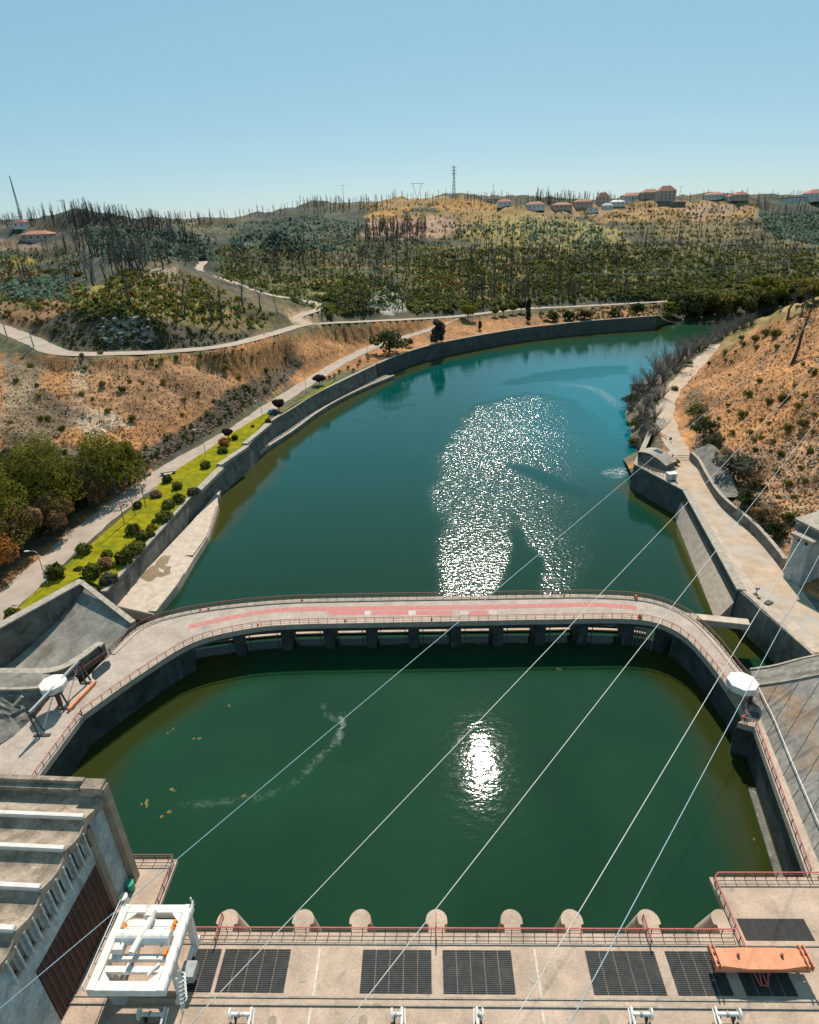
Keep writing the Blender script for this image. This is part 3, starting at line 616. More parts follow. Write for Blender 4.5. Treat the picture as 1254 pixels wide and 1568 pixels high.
bridge = thing('road_bridge', 'long curved concrete road bridge with red and white lane markings across the river', 'bridge', (0, 95, 0))
_b = Vector((0, 95, 0))
def rel(P): return [Vector(p) - _b for p in P]
deck_poly = FR + BS[::-1] + [BACK[0]] + WALK_L
mb = MB(); mb.prism(rel(deck_poly), 5.1, ZB, bottom=True); mb.build('deck', M['road_deck'], bridge)
# footways and kerbs raised 0.14 m
KF = offset(FS, 0); KB = offset(BS, 0)
mb = MB(); mb.strip(rel(FS), 1.1, -0.3, 0.14, side=-0.58); mb.build('footway', M['walk'], bridge)
mb = MB(); mb.strip(rel(BS), 1.1, -0.3, 0.14, side=0.58); mb.build('footway', M['walk'], bridge)
mb = MB(); mb.strip(rel(FS[8:]), 0.5, -1.5, -0.9, side=-0.4); mb.build('edge_beam', M['shade_dark'], bridge)
# lane markings
def ribbon(name, P, w, m, dz, parent):
    mb = MB(); mb.sheet([p + Vector((0, 0, dz)) for p in offset(P, -w / 2)], [p + Vector((0, 0, dz)) for p in offset(P, w / 2)]); return mb.build(name, M[m], parent)
LB = smooth([G(289, 960, ZB), G(360, 944.5, ZB), G(431, 934, ZB), G(560, 931.5, ZB), G(700, 930, ZB), G(780, 929, ZB), G(905, 926, ZB), G(975, 931, ZB)], 60)
ribbon('lane_marking', rel(LB), 1.35, 'lane_red', 0.006, bridge)
mb2 = None
for x0, x1 in ((501, 558), (569, 625), (637, 693), (717, 747)):
    ribbon('lane_marking', rel(even([G(x0, 938.5, ZB), G(x1, 938.0, ZB)], 6)), 1.35, 'lane_red', 0.006, bridge)
for x0, x1 in ((558, 569), (625, 637)):
    ribbon('lane_gap_marking', rel(even([G(x0 + 1, 938.4, ZB), G(x1 - 1, 938.2, ZB)], 3)), 1.3, 'lane_white', 0.006, bridge)
for x in (711, 755):                               # round white road symbols
    c = G(x, 938, ZB) - _b; mb = MB(); V = []
    for k in range(20):
        for r_ in (0.28, 0.55): V.append(c + Vector((r_ * 1.35 * math.cos(k * math.pi / 10), r_ * math.sin(k * math.pi / 10), 0.012)))
    mb.add(V, [(2 * k, 2 * k + 1, (2 * k + 3) % 40, (2 * k + 2) % 40) for k in range(20)]); mb.build('round_marking', M['lane_white'], bridge)
UP = Vector((0, 0, 1))
def at_x(P, x):
    for i in range(len(P) - 1):
        if (P[i].x - x) * (P[i + 1].x - x) <= 0:
            t = (x - P[i].x) / (P[i + 1].x - P[i].x + 1e-9); return P[i].lerp(P[i + 1], t), (P[i + 1] - P[i]).normalized()
    return P[0], Vector((1, 0, 0))
# expansion joints across the paving
for x in (294, 367, 435, 500, 566, 633, 699, 766, 833, 900, 971):
    g = G(x, 957, ZB); q, t = at_x(FS, g.x); q2, _t = at_x(BS, g.x); mb = MB(); nrm = (q2 - q); nrm.z = 0; L_ = nrm.length; nrm.normalize()
    mb.beam(q + nrm * 1.2 - _b + UP * 0.004, q + nrm * (L_ - 1.2) - _b + UP * 0.004, 0.07, 0.012); mb.build('expansion_joint', M['asphalt'], bridge)
# piers standing in the water
pier_u = []
for x in (294, 367, 435, 500, 566, 633, 699, 766, 833, 900, 971, 1015):
    g = G(x, 957, ZB); q, t = at_x(FS, min(g.x, 43.5)); nrm = Vector((-t.y, t.x, 0)); a0 = q + nrm * 0.5; mb = MB(); half = 0.95; Lp = 6.6
    poly = [a0 - t * half + nrm * 0.12, a0 - t * half * 0.88, a0 + t * half * 0.88, a0 + t * half + nrm * 0.12, a0 + t * half + nrm * Lp, a0 - t * half + nrm * Lp]
    mb.prism(rel(poly), -1.0, 5.1); mb.build('pier', M['shade_dark'], bridge, bevel=0.06); pier_u.append(q)
# solid wing walls carrying the ends of the deck
iL = min(range(len(FS)), key=lambda i: abs(FS[i].x - G(294, 985, ZB).x)); iR = min(range(len(FS)), key=lambda i: (FS[i] - Vector((44.6, 85.6, ZB))).length)
mb = MB(); mb.strip(rel(FR[:2] + FS[:iL + 1]), 0.8, -7, -0.9, side=-0.75); mb.build('wing_wall', M['shade_dark'], bridge)
mb = MB(); mb.strip(rel(FS[iR:]), 0.8, -7, -0.9, side=-0.75); mb.build('wing_wall', M['shade_dark'], bridge)
# sills just above the water behind the piers
m0 = BS[10:72]
for off, zz, hh in ((1.3, 0.75, 0.35), (3.0, 0.45, 0.3)):
    mb = MB(); Q_ = rel(offset(m0, off)); mb.strip(Q_, 0.55, zz - ZB - hh, zz - ZB); mb.build('sill_beam', M['pale'], bridge)
for i in range(0, len(pier_u) - 2):
    for k in (0.22, 0.80):
        q, t = at_x(FS, pier_u[i].x + (pier_u[i + 1].x - pier_u[i].x) * k); nrm = Vector((-t.y, t.x, 0))
        mb = MB(); mb.box(q + nrm * 0.9 - _b + Vector((0, 0, -3.4)), (0.14, 0.14, 5.0)); mb.build('gate_guide', M['dark_steel'], bridge)
for i0, i1 in ((len(pier_u) - 2, len(pier_u) - 1), (len(pier_u) - 1, None)):
    a_ = pier_u[i0]; b_ = pier_u[i1] if i1 else FS[iR]
    mb = MB()
    for k in range(9):
        q = a_.lerp(b_, (k + 1.6) / 11.2); q2 = q + Vector((1.0, 3.4, 0)); mb.box(Vector((q2.x, q2.y, 2.6)) - _b, (0.18, 0.18, 4.9))
    mb.build('trash_rack', M['pale'], bridge)
railing('red topped railing along the side of the bridge nearest the powerhouse', [p + Vector((0, 0, 0.14)) for p in offset(FS, -0.18)], 1.7)
railing('dark red close barred railing along the far side of the bridge', [p + Vector((0, 0, 0.14)) for p in offset(BS, 0.18)], 1.7, dense=0.42, m='rust')
railing('red topped railing along the straight walkway beside the left pool wall', [p + Vector((0, 0, 0.0)) for p in offset(FR[:3], -0.18)], 1.5)
railing('dark red railing corner between bridge and spillway wall', [G(95, 1026, ZB), G(118, 1037, ZB), BS[0] + Vector((0.3, 0, 0))], 1.5, m='rust')
# orange road beacons on the kerbs
bm_ = [(306, 946), (392, 955), (528, 950), (665, 949), (975, 925), (980, 946), (863, 917), (468, 922), (324, 942)]
for i, (x, y) in enumerate(bm_):
    o = MB().tube([(0, 0, 0), (0, 0, 0.2), (0, 0, 0.4)], 0.22, 8, 0.1).build('road_cone', M['orange_dk'])
    o.location = G(x, y, ZB) + Vector((0, 0, 0.14)); q = min(FS + BS, key=lambda p: (p - o.location).length); inn = (Vector((0, 94, ZB)) - q); inn.x = 0; inn.normalize()
    o.location = Vector((q.x, q.y, ZB + 0.14)) + inn * 0.6
    side = 'near' if q in FS else 'far'
    tag(o, f'{ORD[i]} small orange marker standing on the {side} kerb of the bridge, counted in pairs of kerbs', 'marker', 'orange markers on the bridge kerbs')
    o['label'] = ['small orange marker on the near kerb where the left red lane begins', 'small orange marker on the near kerb at the left bend of the bridge', 'small orange marker on the near kerb below the first red dash', 'small orange marker on the near kerb below the third red dash',
                  'larger orange marker on the far kerb where the red lane ends', 'larger orange marker on the near kerb where the red lane ends', 'small orange marker on the far kerb beneath the right glitter patch', 'small orange marker on the far kerb above the left bend', 'small orange marker on the far kerb at the leftmost stretch'][i]
    if i in (4, 5): o.scale = (1.9, 1.9, 1.9)

# ------------------------------------------------------------------ left spillway and abutment
def solid(name, poly, z0, z1, m, label, cat, bevel=0.0, parent=None):
    mb = MB(); c = Vector((sum(p[0] for p in poly) / len(poly), sum(p[1] for p in poly) / len(poly), z0 if not hasattr(z0, '__len__') else min(z0)))
    P = [Vector((p[0] - c.x, p[1] - c.y, 0)) for p in poly]
    zz0 = [z - c.z for z in z0] if hasattr(z0, '__len__') else 0.0
    zz1 = [z - c.z for z in z1] if hasattr(z1, '__len__') else z1 - c.z
    mb.prism(P, zz0, zz1); o = mb.build(name, M[m], parent, bevel=bevel); o.location = c
    if label: tag(o, label, cat)
    return o
U = Vector((0.47, 0.883, 0)); UP = Vector((0, 0, 1))
WA, WB = G(0, 962, 8.6), G(128, 891, 8.6); WA2 = WA - (WB - WA) * 1.2
t_ = (WB - WA).normalized(); n_ = Vector((-t_.y, t_.x, 0))
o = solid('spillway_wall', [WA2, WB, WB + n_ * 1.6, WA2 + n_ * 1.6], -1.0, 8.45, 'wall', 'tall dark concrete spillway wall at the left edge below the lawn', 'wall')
c = solid('coping', [WA2 - n_ * 0.15, WB - n_ * 0.15 + t_ * 0.3, WB + n_ * 1.8 + t_ * 0.3, WA2 + n_ * 1.8], 8.45, 8.75, 'coping', None, None, 0.05); c.parent = o; c.location -= o.location
LIPA, LIPB = WB + Vector((0.1, -0.1, 0)), G(206, 951, 7.4)
mb = MB(); n = 16; Va = []; Vb = []
for i in range(n):
    s_ = 26.0 * i / (n - 1); z = 0.8 + 6.6 * ((26 - s_) / 26) ** 2.2
    a_ = LIPA - t_ * s_; b_ = LIPB - t_ * s_; Va.append(Vector((a_.x, a_.y, z))); Vb.append(Vector((b_.x, b_.y, z)))
c0 = Vector((-62, 92, -1))
mb.sheet([p - c0 for p in Va], [p - c0 for p in Vb]); lo = [Vector((p.x, p.y, -1)) for p in Vb]; mb.sheet([p - c0 for p in Vb], [p - c0 for p in lo])
mb.sheet([Va[0] - c0, Vb[0] - c0], [Vector((Va[0].x, Va[0].y, -1)) - c0, Vector((Vb[0].x, Vb[0].y, -1)) - c0])
o = mb.build('spillway_chute', M['chute']); o.location = c0; tag(o, 'grey concrete spillway chute with upturned lip beside the left end of the bridge', 'spillway')
mb = MB(); mb.beam(LIPA - c0 - t_ * 0.3 + UP * -0.1, LIPB - c0 - t_ * 0.3 + UP * -0.1, 1.0, 0.3); mb.build('lip', M['coping'], o)
NW = [G(-60, 1030, 9.2), G(0, 1027, 9.0), G(60, 1027, 8.6), G(92, 1022, 8.2), G(125, 1004, 7.9), G(150, 985, 7.6), G(157, 987, 7.4)]
NWs = smooth(NW, 24); c0 = NW[2].copy(); c0.z = 0
mb = MB(); mb.strip([p - c0 for p in NWs], 0.9, -8.0, -0.25); o = mb.build('spillway_wall', M['wall']); o.location = c0; tag(o, 'low curved concrete spillway wall with pale coping just above the left walkway', 'wall')
mb = MB(); mb.strip([p - c0 for p in NWs], 1.3, -0.25, 0.0); mb.build('coping', M['coping'], o)
# rough sloping retaining wall between spillway and walkway
LOW = [G(92, 1040, 5.9), G(84, 1064, 5.9), G(74, 1072, 5.9), G(50, 1100, 5.9), G(20, 1128, 5.9), G(-40, 1160, 5.9)]
TOP = [G(90, 1030, 7.2), G(70, 1040, 9.0), G(62, 1054, 9.0), G(30, 1056, 9.3), G(0, 1056, 9.5), G(-60, 1060, 9.8)]
BCK = [G(88, 1024, 7.2), G(66, 1031, 8.4), G(58, 1030, 8.6), G(30, 1030, 8.8), G(0, 1030, 9.0), G(-60, 1033, 9.2)]
c0 = LOW[3].copy(); mb = MB(); rows = [[p - c0 for p in even(Q_, 30)] for Q_ in (LOW, TOP, BCK)]
grid = []
for k in range(13):
    t = k / 12
    row = [rows[0][i].lerp(rows[1][i], t) + Vector((0.3, -0.3, 0.25)) * float(fbm(i * 0.35, k * 0.5, 3)) * 4 * math.sin(math.pi * t) for i in range(30)]; grid.append(row)
grid.append(rows[2])
for k in range(len(grid) - 1): mb.sheet(grid[k], grid[k + 1])
o = mb.build('retaining_wall', M['wall'], smooth_=False); o.location = c0; tag(o, 'rough sloping rock and concrete retaining wall left of the white topped gantry', 'wall')
mb = MB(); mb.strip([p - c0 + Vector((0, 0, 0.02)) for p in TOP[1:]], 0.5, -0.1, 0.25); mb.build('coping', M['coping'], o)
o = MB().tube([G(8, 1096, 7.0) - c0, G(34, 1066, 8.9) - c0], 0.22, 10).build('pipe', M['pale']); o.location = c0; tag(o, 'short pale pipe lying on the sloping retaining wall at the left', 'pipe')

# gantry with an eight sided white cover on the left walkway
PB = [G(65, 1126, ZB), G(102, 1085, ZB), G(136, 1046, ZB)]; c0 = PB[1].copy()
gan = thing('gate_gantry', 'dark steel gantry carrying an eight sided white cover on the left walkway', 'gantry', c0)
along = (PB[2] - PB[0]).normalized(); side = Vector((-along.y, along.x, 0))
for p in PB:
    for s_ in (-0.5, 0.5):
        mb = MB(); mb.beam(p + along * s_ - c0 + UP * 0.15, p + along * s_ * 0.6 + side * 0.6 - c0 + UP * 4.2, 0.2, 0.2); mb.build('post', M['dark_steel'], gan)
    mb = MB(); mb.box(p - c0 + UP * 0.08, (2.4, 0.45, 0.16)); mb.build('base_plate', M['dark_steel'], gan)
mb = MB(); mb.beam(PB[0] + side * 0.6 - c0 + UP * 4.3, PB[2] + side * 0.6 - c0 + UP * 4.3, 0.35, 0.4); mb.build('top_beam', M['grey_steel'], gan)
for a_, b_ in ((0, 1), (1, 2)):
    mb = MB(); mb.beam(PB[a_] - c0 + UP * 0.3, PB[b_] + side * 0.6 - c0 + UP * 4.1, 0.1, 0.1); mb.build('brace', M['grey_steel'], gan)
def octagon(r, z0, z1, c, ridge=0.0, rot=0.39):
    mb = MB(); V = [c + Vector((r * math.cos(rot + k * math.pi / 4), r * math.sin(rot + k * math.pi / 4), z)) for z in (z0, z1) for k in range(8)] + [c + Vector((0, 0, z1 + ridge))]
    return mb.add(V, [(k, (k + 1) % 8, 8 + (k + 1) % 8, 8 + k) for k in range(8)] + [(8 + k, 8 + (k + 1) % 8, 16) for k in range(8)] + [tuple(range(8))[::-1]])
oc = G(80, 1044, 10.5); oc.z = 0
octagon(1.95, 9.4 - ZB, 10.4 - ZB, oc - Vector((c0.x, c0.y, 0)), 0.25).build('cover', M['white'], gan, bevel=0.04)
MB().tube([oc - Vector((c0.x, c0.y, 0)) + UP * 2.5, oc - Vector((c0.x, c0.y, 0)) + UP * 3.5], 1.1, 10, 1.3).build('drum', M['dark_steel'], gan)
MB().tube([oc - Vector((c0.x, c0.y, 0)), oc - Vector((c0.x, c0.y, 0)) + UP * 2.6], 0.35, 10).build('post', M['dark_steel'], gan)
o = MB().beam(G(105, 1087, 6.3), G(145, 1045, 6.3), 0.5, 0.55).build('timber_beam', M['orange'], bevel=0.04); tag(o, 'long orange beam lying on the left walkway beside the gantry', 'beam')
hp = [G(x, y, ZB) for x, y in ((140, 1030), (160, 1013), (167, 1012), (170, 1018), (168, 1024), (146, 1042), (141, 1038))]
MB().prism(rel(hp), 0.0, 6.012 - 0).build('open_hatch', M['void'], bridge)
railing('short dark red railing beside the octagonal cover on the left walkway', [G(53, 1100, ZB), G(72, 1074, ZB)], 1.2, m='rust')

# ------------------------------------------------------------------ left quay, berm, lawn
qs = smooth(COPING, 150); c0 = Vector((-30, 220, 0))
nearq = [p for p in qs if p.y < 300]; farq = [p for p in qs if p.y >= 296]
def wallrun(P, m, label, z0=-1.0, th=1.0, cop=True, c=None):
    c = c or Vector((P[len(P) // 2].x, P[len(P) // 2].y, 0)); n = len(P); mb = MB()
    A = offset(P, -th * 0.5); B = offset(P, th * 0.5)
    Bl = [Vector((p.x, p.y, z0)) for p in offset(P, th * 0.5 + 0.35)]; Al = [Vector((p.x, p.y, z0)) for p in A]
    for X_, Y_ in ((Al, A), (A, B), (B, Bl)): mb.sheet([p - c for p in X_], [p - c for p in Y_])
    mb.add([Al[0] - c, A[0] - c, B[0] - c, Bl[0] - c], [(0, 1, 2, 3)]); mb.add([Al[-1] - c, A[-1] - c, B[-1] - c, Bl[-1] - c], [(0, 1, 2, 3)])
    o = mb.build('quay_wall', M[m]); o.location = c; tag(o, label, 'wall')
    if cop:
        mb = MB(); mb.strip([p - c for p in P], th + 0.25, 0.0, 0.35); mb.build('coping', M['coping'], o)
    return o
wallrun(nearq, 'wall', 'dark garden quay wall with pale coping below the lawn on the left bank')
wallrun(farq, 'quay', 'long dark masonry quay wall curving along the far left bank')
for i, (x0, y0, x1, y1) in enumerate(((303, 750, 338, 716), (335, 711, 378, 682), (374, 679, 412, 648))):   # stepped coping blocks
    a_, b_ = G(x0, y0, 8.1), G(x1, y1, 8.1); mb = MB(); c_ = (a_ + b_) / 2; mb.beam(a_ - c_ + UP * -0.5, b_ - c_ + UP * -0.5, 2.0, 1.0)
    o = mb.build('coping_block', M['coping'], bevel=0.06); o.location = c_; tag(o, ['long stepped coping block, nearest of three on the garden wall', 'long stepped coping block, middle of three on the garden wall', 'long stepped coping block, farthest of three on the garden wall'][i], 'coping')
def even_px(pl):
    return [(x + 1.5 * math.sin(3.1 * k), y + 1.2 * math.cos(2.3 * k)) for k, (x, y) in enumerate([tuple(Vector(pl[i]).lerp(Vector(pl[(i + 1) % len(pl)]), t)) for i in range(len(pl)) for t in (0, .33, .66)])]
# lower ledge along the water
ld = smooth([G(330, 775, 1.4), G(347, 737, 1.4), G(400, 692, 1.4), G(450, 659, 1.4), G(485, 633, 1.4), G(520, 612, 1.4), G(560, 593, 1.4), G(604, 575, 1.4)], 50)
lo_in = []
for p in ld:
    _, bx, by, _ = near_line(np.array([p.x]), np.array([p.y]), COPING); lo_in.append(Vector((float(bx[0]), float(by[0]), 1.4)) + (Vector((float(bx[0]), float(by[0]), 1.4)) - p).normalized() * -0.2)
c0 = ld[20].copy(); c0.z = 0; mb = MB(); mb.sheet([p - c0 for p in lo_in], [p - c0 for p in ld]); mb.sheet([p - c0 for p in ld], [Vector((p.x, p.y, -1)) - c0 for p in ld])
o = mb.build('ledge', M['wall']); o.location = c0; tag(o, 'narrow concrete ledge with pale edge at the waterline below the garden wall', 'ledge')
mb = MB(); mb.strip([p - c0 for p in ld], 0.7, -0.3, 0.3, side=-0.3); mb.build('edge_kerb', M['pale'], o)
# pale landing stage
LS = [G(205, 936, 2.2), G(180, 940, 2.6), G(232, 868, 3.0), G(290, 790, 3.0), G(322, 752, 2.6), G(334, 773, 2.0), G(318, 822, 2.0), G(300, 850, 2.0), G(272, 896, 2.0), G(236, 945, 2.0)]
LS = [Vector((-62, 101, 3)), Vector((-61.0, 103.5, 3)), Vector((-58.5, 120, 3)), Vector((-56, 140, 3)), Vector((-55, 160, 2.4)), G(334, 773, 1.6), G(318, 822, 1.6), G(296, 856, 1.6), G(272, 897, 1.6), G(236, 941, 1.6), G(186, 935, 2.0)]
o = solid('landing_stage', LS, [-1.0] * len(LS), [p.z for p in LS], 'pale', 'pale concrete landing stage with dirty puddle stains below the garden wall', 'quay', 0.08)
_bv = BVHTree.FromPolygons([o.location + v.co for v in o.data.vertices], [tuple(f.vertices) for f in o.data.polygons])
for nm, pl, m in (('puddle_stain', ((215, 884), (225, 872), (243, 862), (262, 868), (260, 880), (240, 884), (228, 892)), 'puddle'), ('puddle_stain', ((236, 866), (246, 852), (262, 850), (256, 864)), 'puddle')):
    P = []
    for x, y in even_px(pl):
        h_ = _bv.ray_cast(Vector((0, 0, H)), Vector(ray(x, y)).normalized()); P.append((h_[0] if h_[0] else G(x, y, 2.3)) + UP * 0.03)
    mb = MB(); n = len(P); cen = sum(P, Vector()) / n; mb.add([p - o.location for p in P] + [cen - o.location], [(k, (k + 1) % n, n) for k in range(n)]); mb.build(nm, M[m], o)
for pl in (((297, 852), (318, 823), (334, 775)), ((240, 938), (272, 898), (284, 878))):
    P = []
    for x, y in pl: h_ = _bv.ray_cast(Vector((0, 0, H)), Vector(ray(x - 5, y)).normalized()); P.append((h_[0] if h_[0] else G(x - 5, y, 2.0)) - o.location)
    mb = MB(); mb.strip(even(P, 10), 1.7, -0.4, 0.35, side=-0.3); mb.build('edge_block', M['pale'], o, bevel=0.05)
# lawn
def lawn(pts):
    mb = MB(); c = sum(pts, Vector()) / len(pts); mb.prism([p - c for p in pts], -0.6, 0.25); o = mb.build('lawn', M['lawn']); o.location = c; tag(o, kind='structure'); return o
LW = [G(x, y, 7.4) for x, y in ((12, 948), (50, 912), (112, 858), (180, 800), (232, 752), (268, 722), (318, 690), (352, 666), (395, 640), (420, 626), (404, 648), (376, 680), (336, 712), (300, 748), (158, 903), (150, 897), (124, 884), (60, 925), (30, 947))]
lawn(LW)
lawn([G(x, y, 7.5) for x, y in ((466, 610), (500, 589), (514, 580), (506, 589), (470, 610), (440, 627), (428, 636))])

# ------------------------------------------------------------------ right quay
def shift(P, d): return [Vector((p.x + d[0], p.y + d[1], p.z)) for p in P]
QA, QB, QC, QD = QUAY_R
wallrun([SHORE_R[-1] + Vector((6, 4, 7)), QA, QB], 'quay', 'dark masonry quay wall below the vaulted hut on the right bank', th=1.2)
q = even([QB, QC], 10); o = wallrun(q, 'quay', 'straight quay wall with sloping pale apron along the gravel yard', th=1.4)
c0 = o.location
t_ = (QC - QB).normalized(); nn = Vector((t_.y, -t_.x, 0))
ta = [p + nn * 0.8 - UP * 2.6 for p in even([QB + t_ * 0.8, QC], 8)]; tb = [Vector((p.x, p.y, -0.6)) + nn * (1.2 + 1.6 * i / 7) for i, p in enumerate(ta)]
mb = MB(); mb.sheet([p - c0 for p in ta], [p - c0 for p in tb]); mb.sheet([ta[-1] - c0, tb[-1] - c0], [Vector((ta[-1].x, ta[-1].y, -1)) - c0, Vector((tb[-1].x, tb[-1].y, -1)) - c0])
mb.build('apron', M['pale'], o)
ab = [QC - nn * -0.4, QD, QD + Vector((6, -6, 0)), QD + Vector((16, 0, 0)), QC + Vector((9, 6, 0)), QC + Vector((1.0, 3.0, 0))]
o = solid('abutment_block', ab, -1.0, 7.02, 'wall', 'tall dark concrete abutment at the right end of the bridge', 'abutment')
mb = MB(); mb.strip([p - o.location for p in even([QC, QD], 6)], 0.6, 0.03, 0.2, side=-0.3); mb.build('kerb', M['coping'], o)
ya = [Vector((x, y, 0)) for x, y in YARD]; mb = MB(); mb.prism([p - Vector((72, 120, 0)) for p in ya], 6.6, 7.06); yo = mb.build('gravel_yard', M['dirt']); yo.location = (72, 120, 0); tag(yo, kind='structure')
PAV = [G(x, y, 7.1) for x, y in ((1052, 757), (1069, 768), (1100, 815), (1160, 905), (1254, 985), (1254, 1000), (1247, 1004), (1137, 904))]
c = sum(PAV, Vector()) / len(PAV); mb = MB(); mb.prism([p - c for p in PAV], -0.4, 0.06); o = mb.build('pavement', M['walk']); o.location = c; tag(o, kind='structure')
bA, bB = G(1052, 943, 5.6), G(1119, 950, 5.6); c0 = bA.copy()
o = MB().beam(bA - c0 - UP * 0.5 - (bB - bA).normalized() * 1.5, bB - c0 - UP * 0.5 + (bB - bA).normalized() * 3, 1.9, 1.2).build('tie_beam', M['pale'], bevel=0.08); o.location = c0; tag(o, 'pale concrete beam joining the right bend of the bridge to the abutment', 'beam')
# hut with a curved roof
h0, h1 = G(976, 708, 7.06), G(1018, 721, 7.06); wv = h1 - h0; wl = wv.length; wv.normalize(); dv = Vector((-wv.y, wv.x, 0))
if dv.y < 0: dv = -dv
hut = thing('quay_hut', 'dark walled hut with a curved pale roof at the tip of the right quay', 'hut', h0)
def arc(k): t = k / 12; return wv * (wl * (-0.04 + 1.08 * t)) + UP * (2.9 + 1.3 * math.sin(math.pi * min(1, t * 1.05)) ** 0.8 * (1 - 0.25 * t) - 1.3 * t)
dep = 4.6
mb = MB()
prof = [Vector((0, 0, 0)), wv * wl] + [arc(k) - UP * 0.15 for k in range(12, -1, -1)]
n = len(prof)
mb.add(prof + [p + dv * dep for p in prof], [tuple(range(n)), tuple(range(2 * n - 1, n - 1, -1))] + [(i, (i + 1) % n, n + (i + 1) % n, n + i) for i in range(n)])
mb.build('wall', M['wall'], hut)
mb = MB(); A_ = [arc(k) - dv * 0.4 for k in range(13)]; B_ = [arc(k) + dv * (dep + 0.4) for k in range(13)]
mb.sheet(A_, B_); mb.sheet([p + UP * 0.18 for p in A_], [p + UP * 0.18 for p in B_]); mb.sheet(A_, [p + UP * 0.18 for p in A_]); mb.sheet(B_, [p + UP * 0.18 for p in B_])
mb.sheet([A_[0], B_[0]], [A_[0] + UP * 0.18, B_[0] + UP * 0.18]); mb.sheet([A_[-1], B_[-1]], [A_[-1] + UP * 0.18, B_[-1] + UP * 0.18]); mb.build('roof', M['coping'], hut)
mb = MB(); mb.sheet([arc(k) + dv * 2.2 + UP * 0.2 for k in range(4, 8)], [arc(k) + dv * 4.2 + UP * 0.2 for k in range(4, 8)]); mb.build('roof_opening', M['void'], hut)
mb = MB(); mb.box(wv * (wl + 0.02) + dv * 2 + UP * 1.0, (0.1, 1.2, 2.0), math.atan2(wv.y, wv.x)); mb.build('door', M['gate'], hut)
railing('dark red railing along the quay edge before the curved roof hut', [G(976, 712, 7.3), G(1016, 729, 7.3)], 1.2, m='rust')
kb = thing('equipment_cabinet', 'small white cabinet on a dark plinth beside the curved roof hut', 'cabinet', G(1027, 735, 7.06), rz=0.1)
MB().box((0, 0, 0.2), (2.1, 1.5, 0.4)).build('plinth', M['dark_steel'], kb); MB().box((0, 0, 1.15), (2.3, 1.6, 1.5)).build('cabinet_body', M['render_white'], kb, bevel=0.03)
MB().box((0, 0, 1.98), (2.5, 1.8, 0.12)).build('lid', M['white'], kb); MB().box((0.2, -0.82, 1.15), (0.9, 0.04, 1.1)).build('door', M['grey_steel'], kb)
# retaining wall behind the yard, with a revetment above its far half
RWL = [G(1056, 704, 7), G(1068, 716, 7), G(1082, 742, 7), G(1104, 774, 7), G(1150, 814, 7), G(1180, 848, 7), G(1198, 872, 7)]; P = smooth(RWL, 30); c0 = P[12].copy()
mb = MB(); mb.strip([p - c0 for p in P], 0.6, -0.3, 2.3); o = mb.build('retaining_wall', M['wall']); o.location = c0; tag(o, 'winding grey retaining wall between gravel yard and dry slope on the right', 'wall')
mb = MB(); mb.strip([p - c0 for p in P], 0.8, 2.3, 2.5); mb.build('coping', M['coping'], o)
up_ = [p - c0 + UP * 2.45 for p in offset(P[:16], -0.4)]; up2 = [p - c0 + UP * (2.45 + 3.4 * math.sin(math.pi * min(1, 0.25 + i / 18))) for i, p in enumerate(offset(P[:16], -4.2))]
mb = MB(); mb.sheet(up_, up2); mb.sheet(up2, [p - UP * 3 for p in up2]); mb.build('revetment', M['wall'], o)
gt = thing('yard_gate', 'low metal gate across the track at the top of the gravel yard', 'gate', G(1043, 703, 7.1))
for dx in (-2.6, 2.6): MB().box((dx, 0, 0.8), (0.25, 0.25, 1.6)).build('post', M['wall'], gt)
MB().beam((-2.6, 0, 1.1), (2.6, 0, 1.1), 0.08, 0.1).beam((-2.6, 0, 0.5), (2.6, 0, 0.5), 0.08, 0.1).build('leaf', M['dark_steel'], gt)
# intake tower at the right edge
p0 = G(1198, 884, 7.0); p1 = G(1223, 897, 7.0); tv = (p1 - p0); ev = Vector((-tv.y, tv.x, 0)).normalized()
if ev.x < 0: ev = -ev
tow = thing('concrete_tower', 'square grey concrete tower with flat overhanging roof at the right edge', 'tower', p0)
zt = 9.2
foot = [Vector((0, 0, 0)), tv, tv + ev * 6, ev * 6]
mb = MB(); mb.prism(foot, -0.5, zt); mb.build('shaft', M['facade'], tow, bevel=0.08)
o_ = 0.5; tn = tv.normalized()
mb = MB(); mb.prism([-tn * o_ - ev * o_, tv + tn * o_ - ev * o_, tv + tn * o_ + ev * 6, -tn * o_ + ev * 6], zt, zt + 0.5); mb.build('roof_slab', M['coping'], tow)
mb = MB(); mb.prism([-tn * 1.2 + ev * 1.4, tv * 1.6 + ev * 1.4, tv * 1.6 + ev * 12, -tn * 1.2 + ev * 12], zt + 0.5, zt + 1.8); mb.build('upper_block', M['wall'], tow)
mb = MB(); mb.prism([-tn * 1.9 + ev * 1.9, tv * 1.6 + tn * 0.6 + ev * 0.9, tv * 1.6 + tn * 0.6 + ev * 13, -tn * 1.9 + ev * 13], zt + 1.8, zt + 2.3); mb.build('upper_roof', M['coping'], tow)
for s_ in (0.35, 0.75):
    mb = MB(); mb.box(tv * s_ - ev * 0.03 + UP * (zt - 0.6), (0.5, 0.1, 0.5), math.atan2(tv.y, tv.x)); mb.build('vent', M['void'], tow)

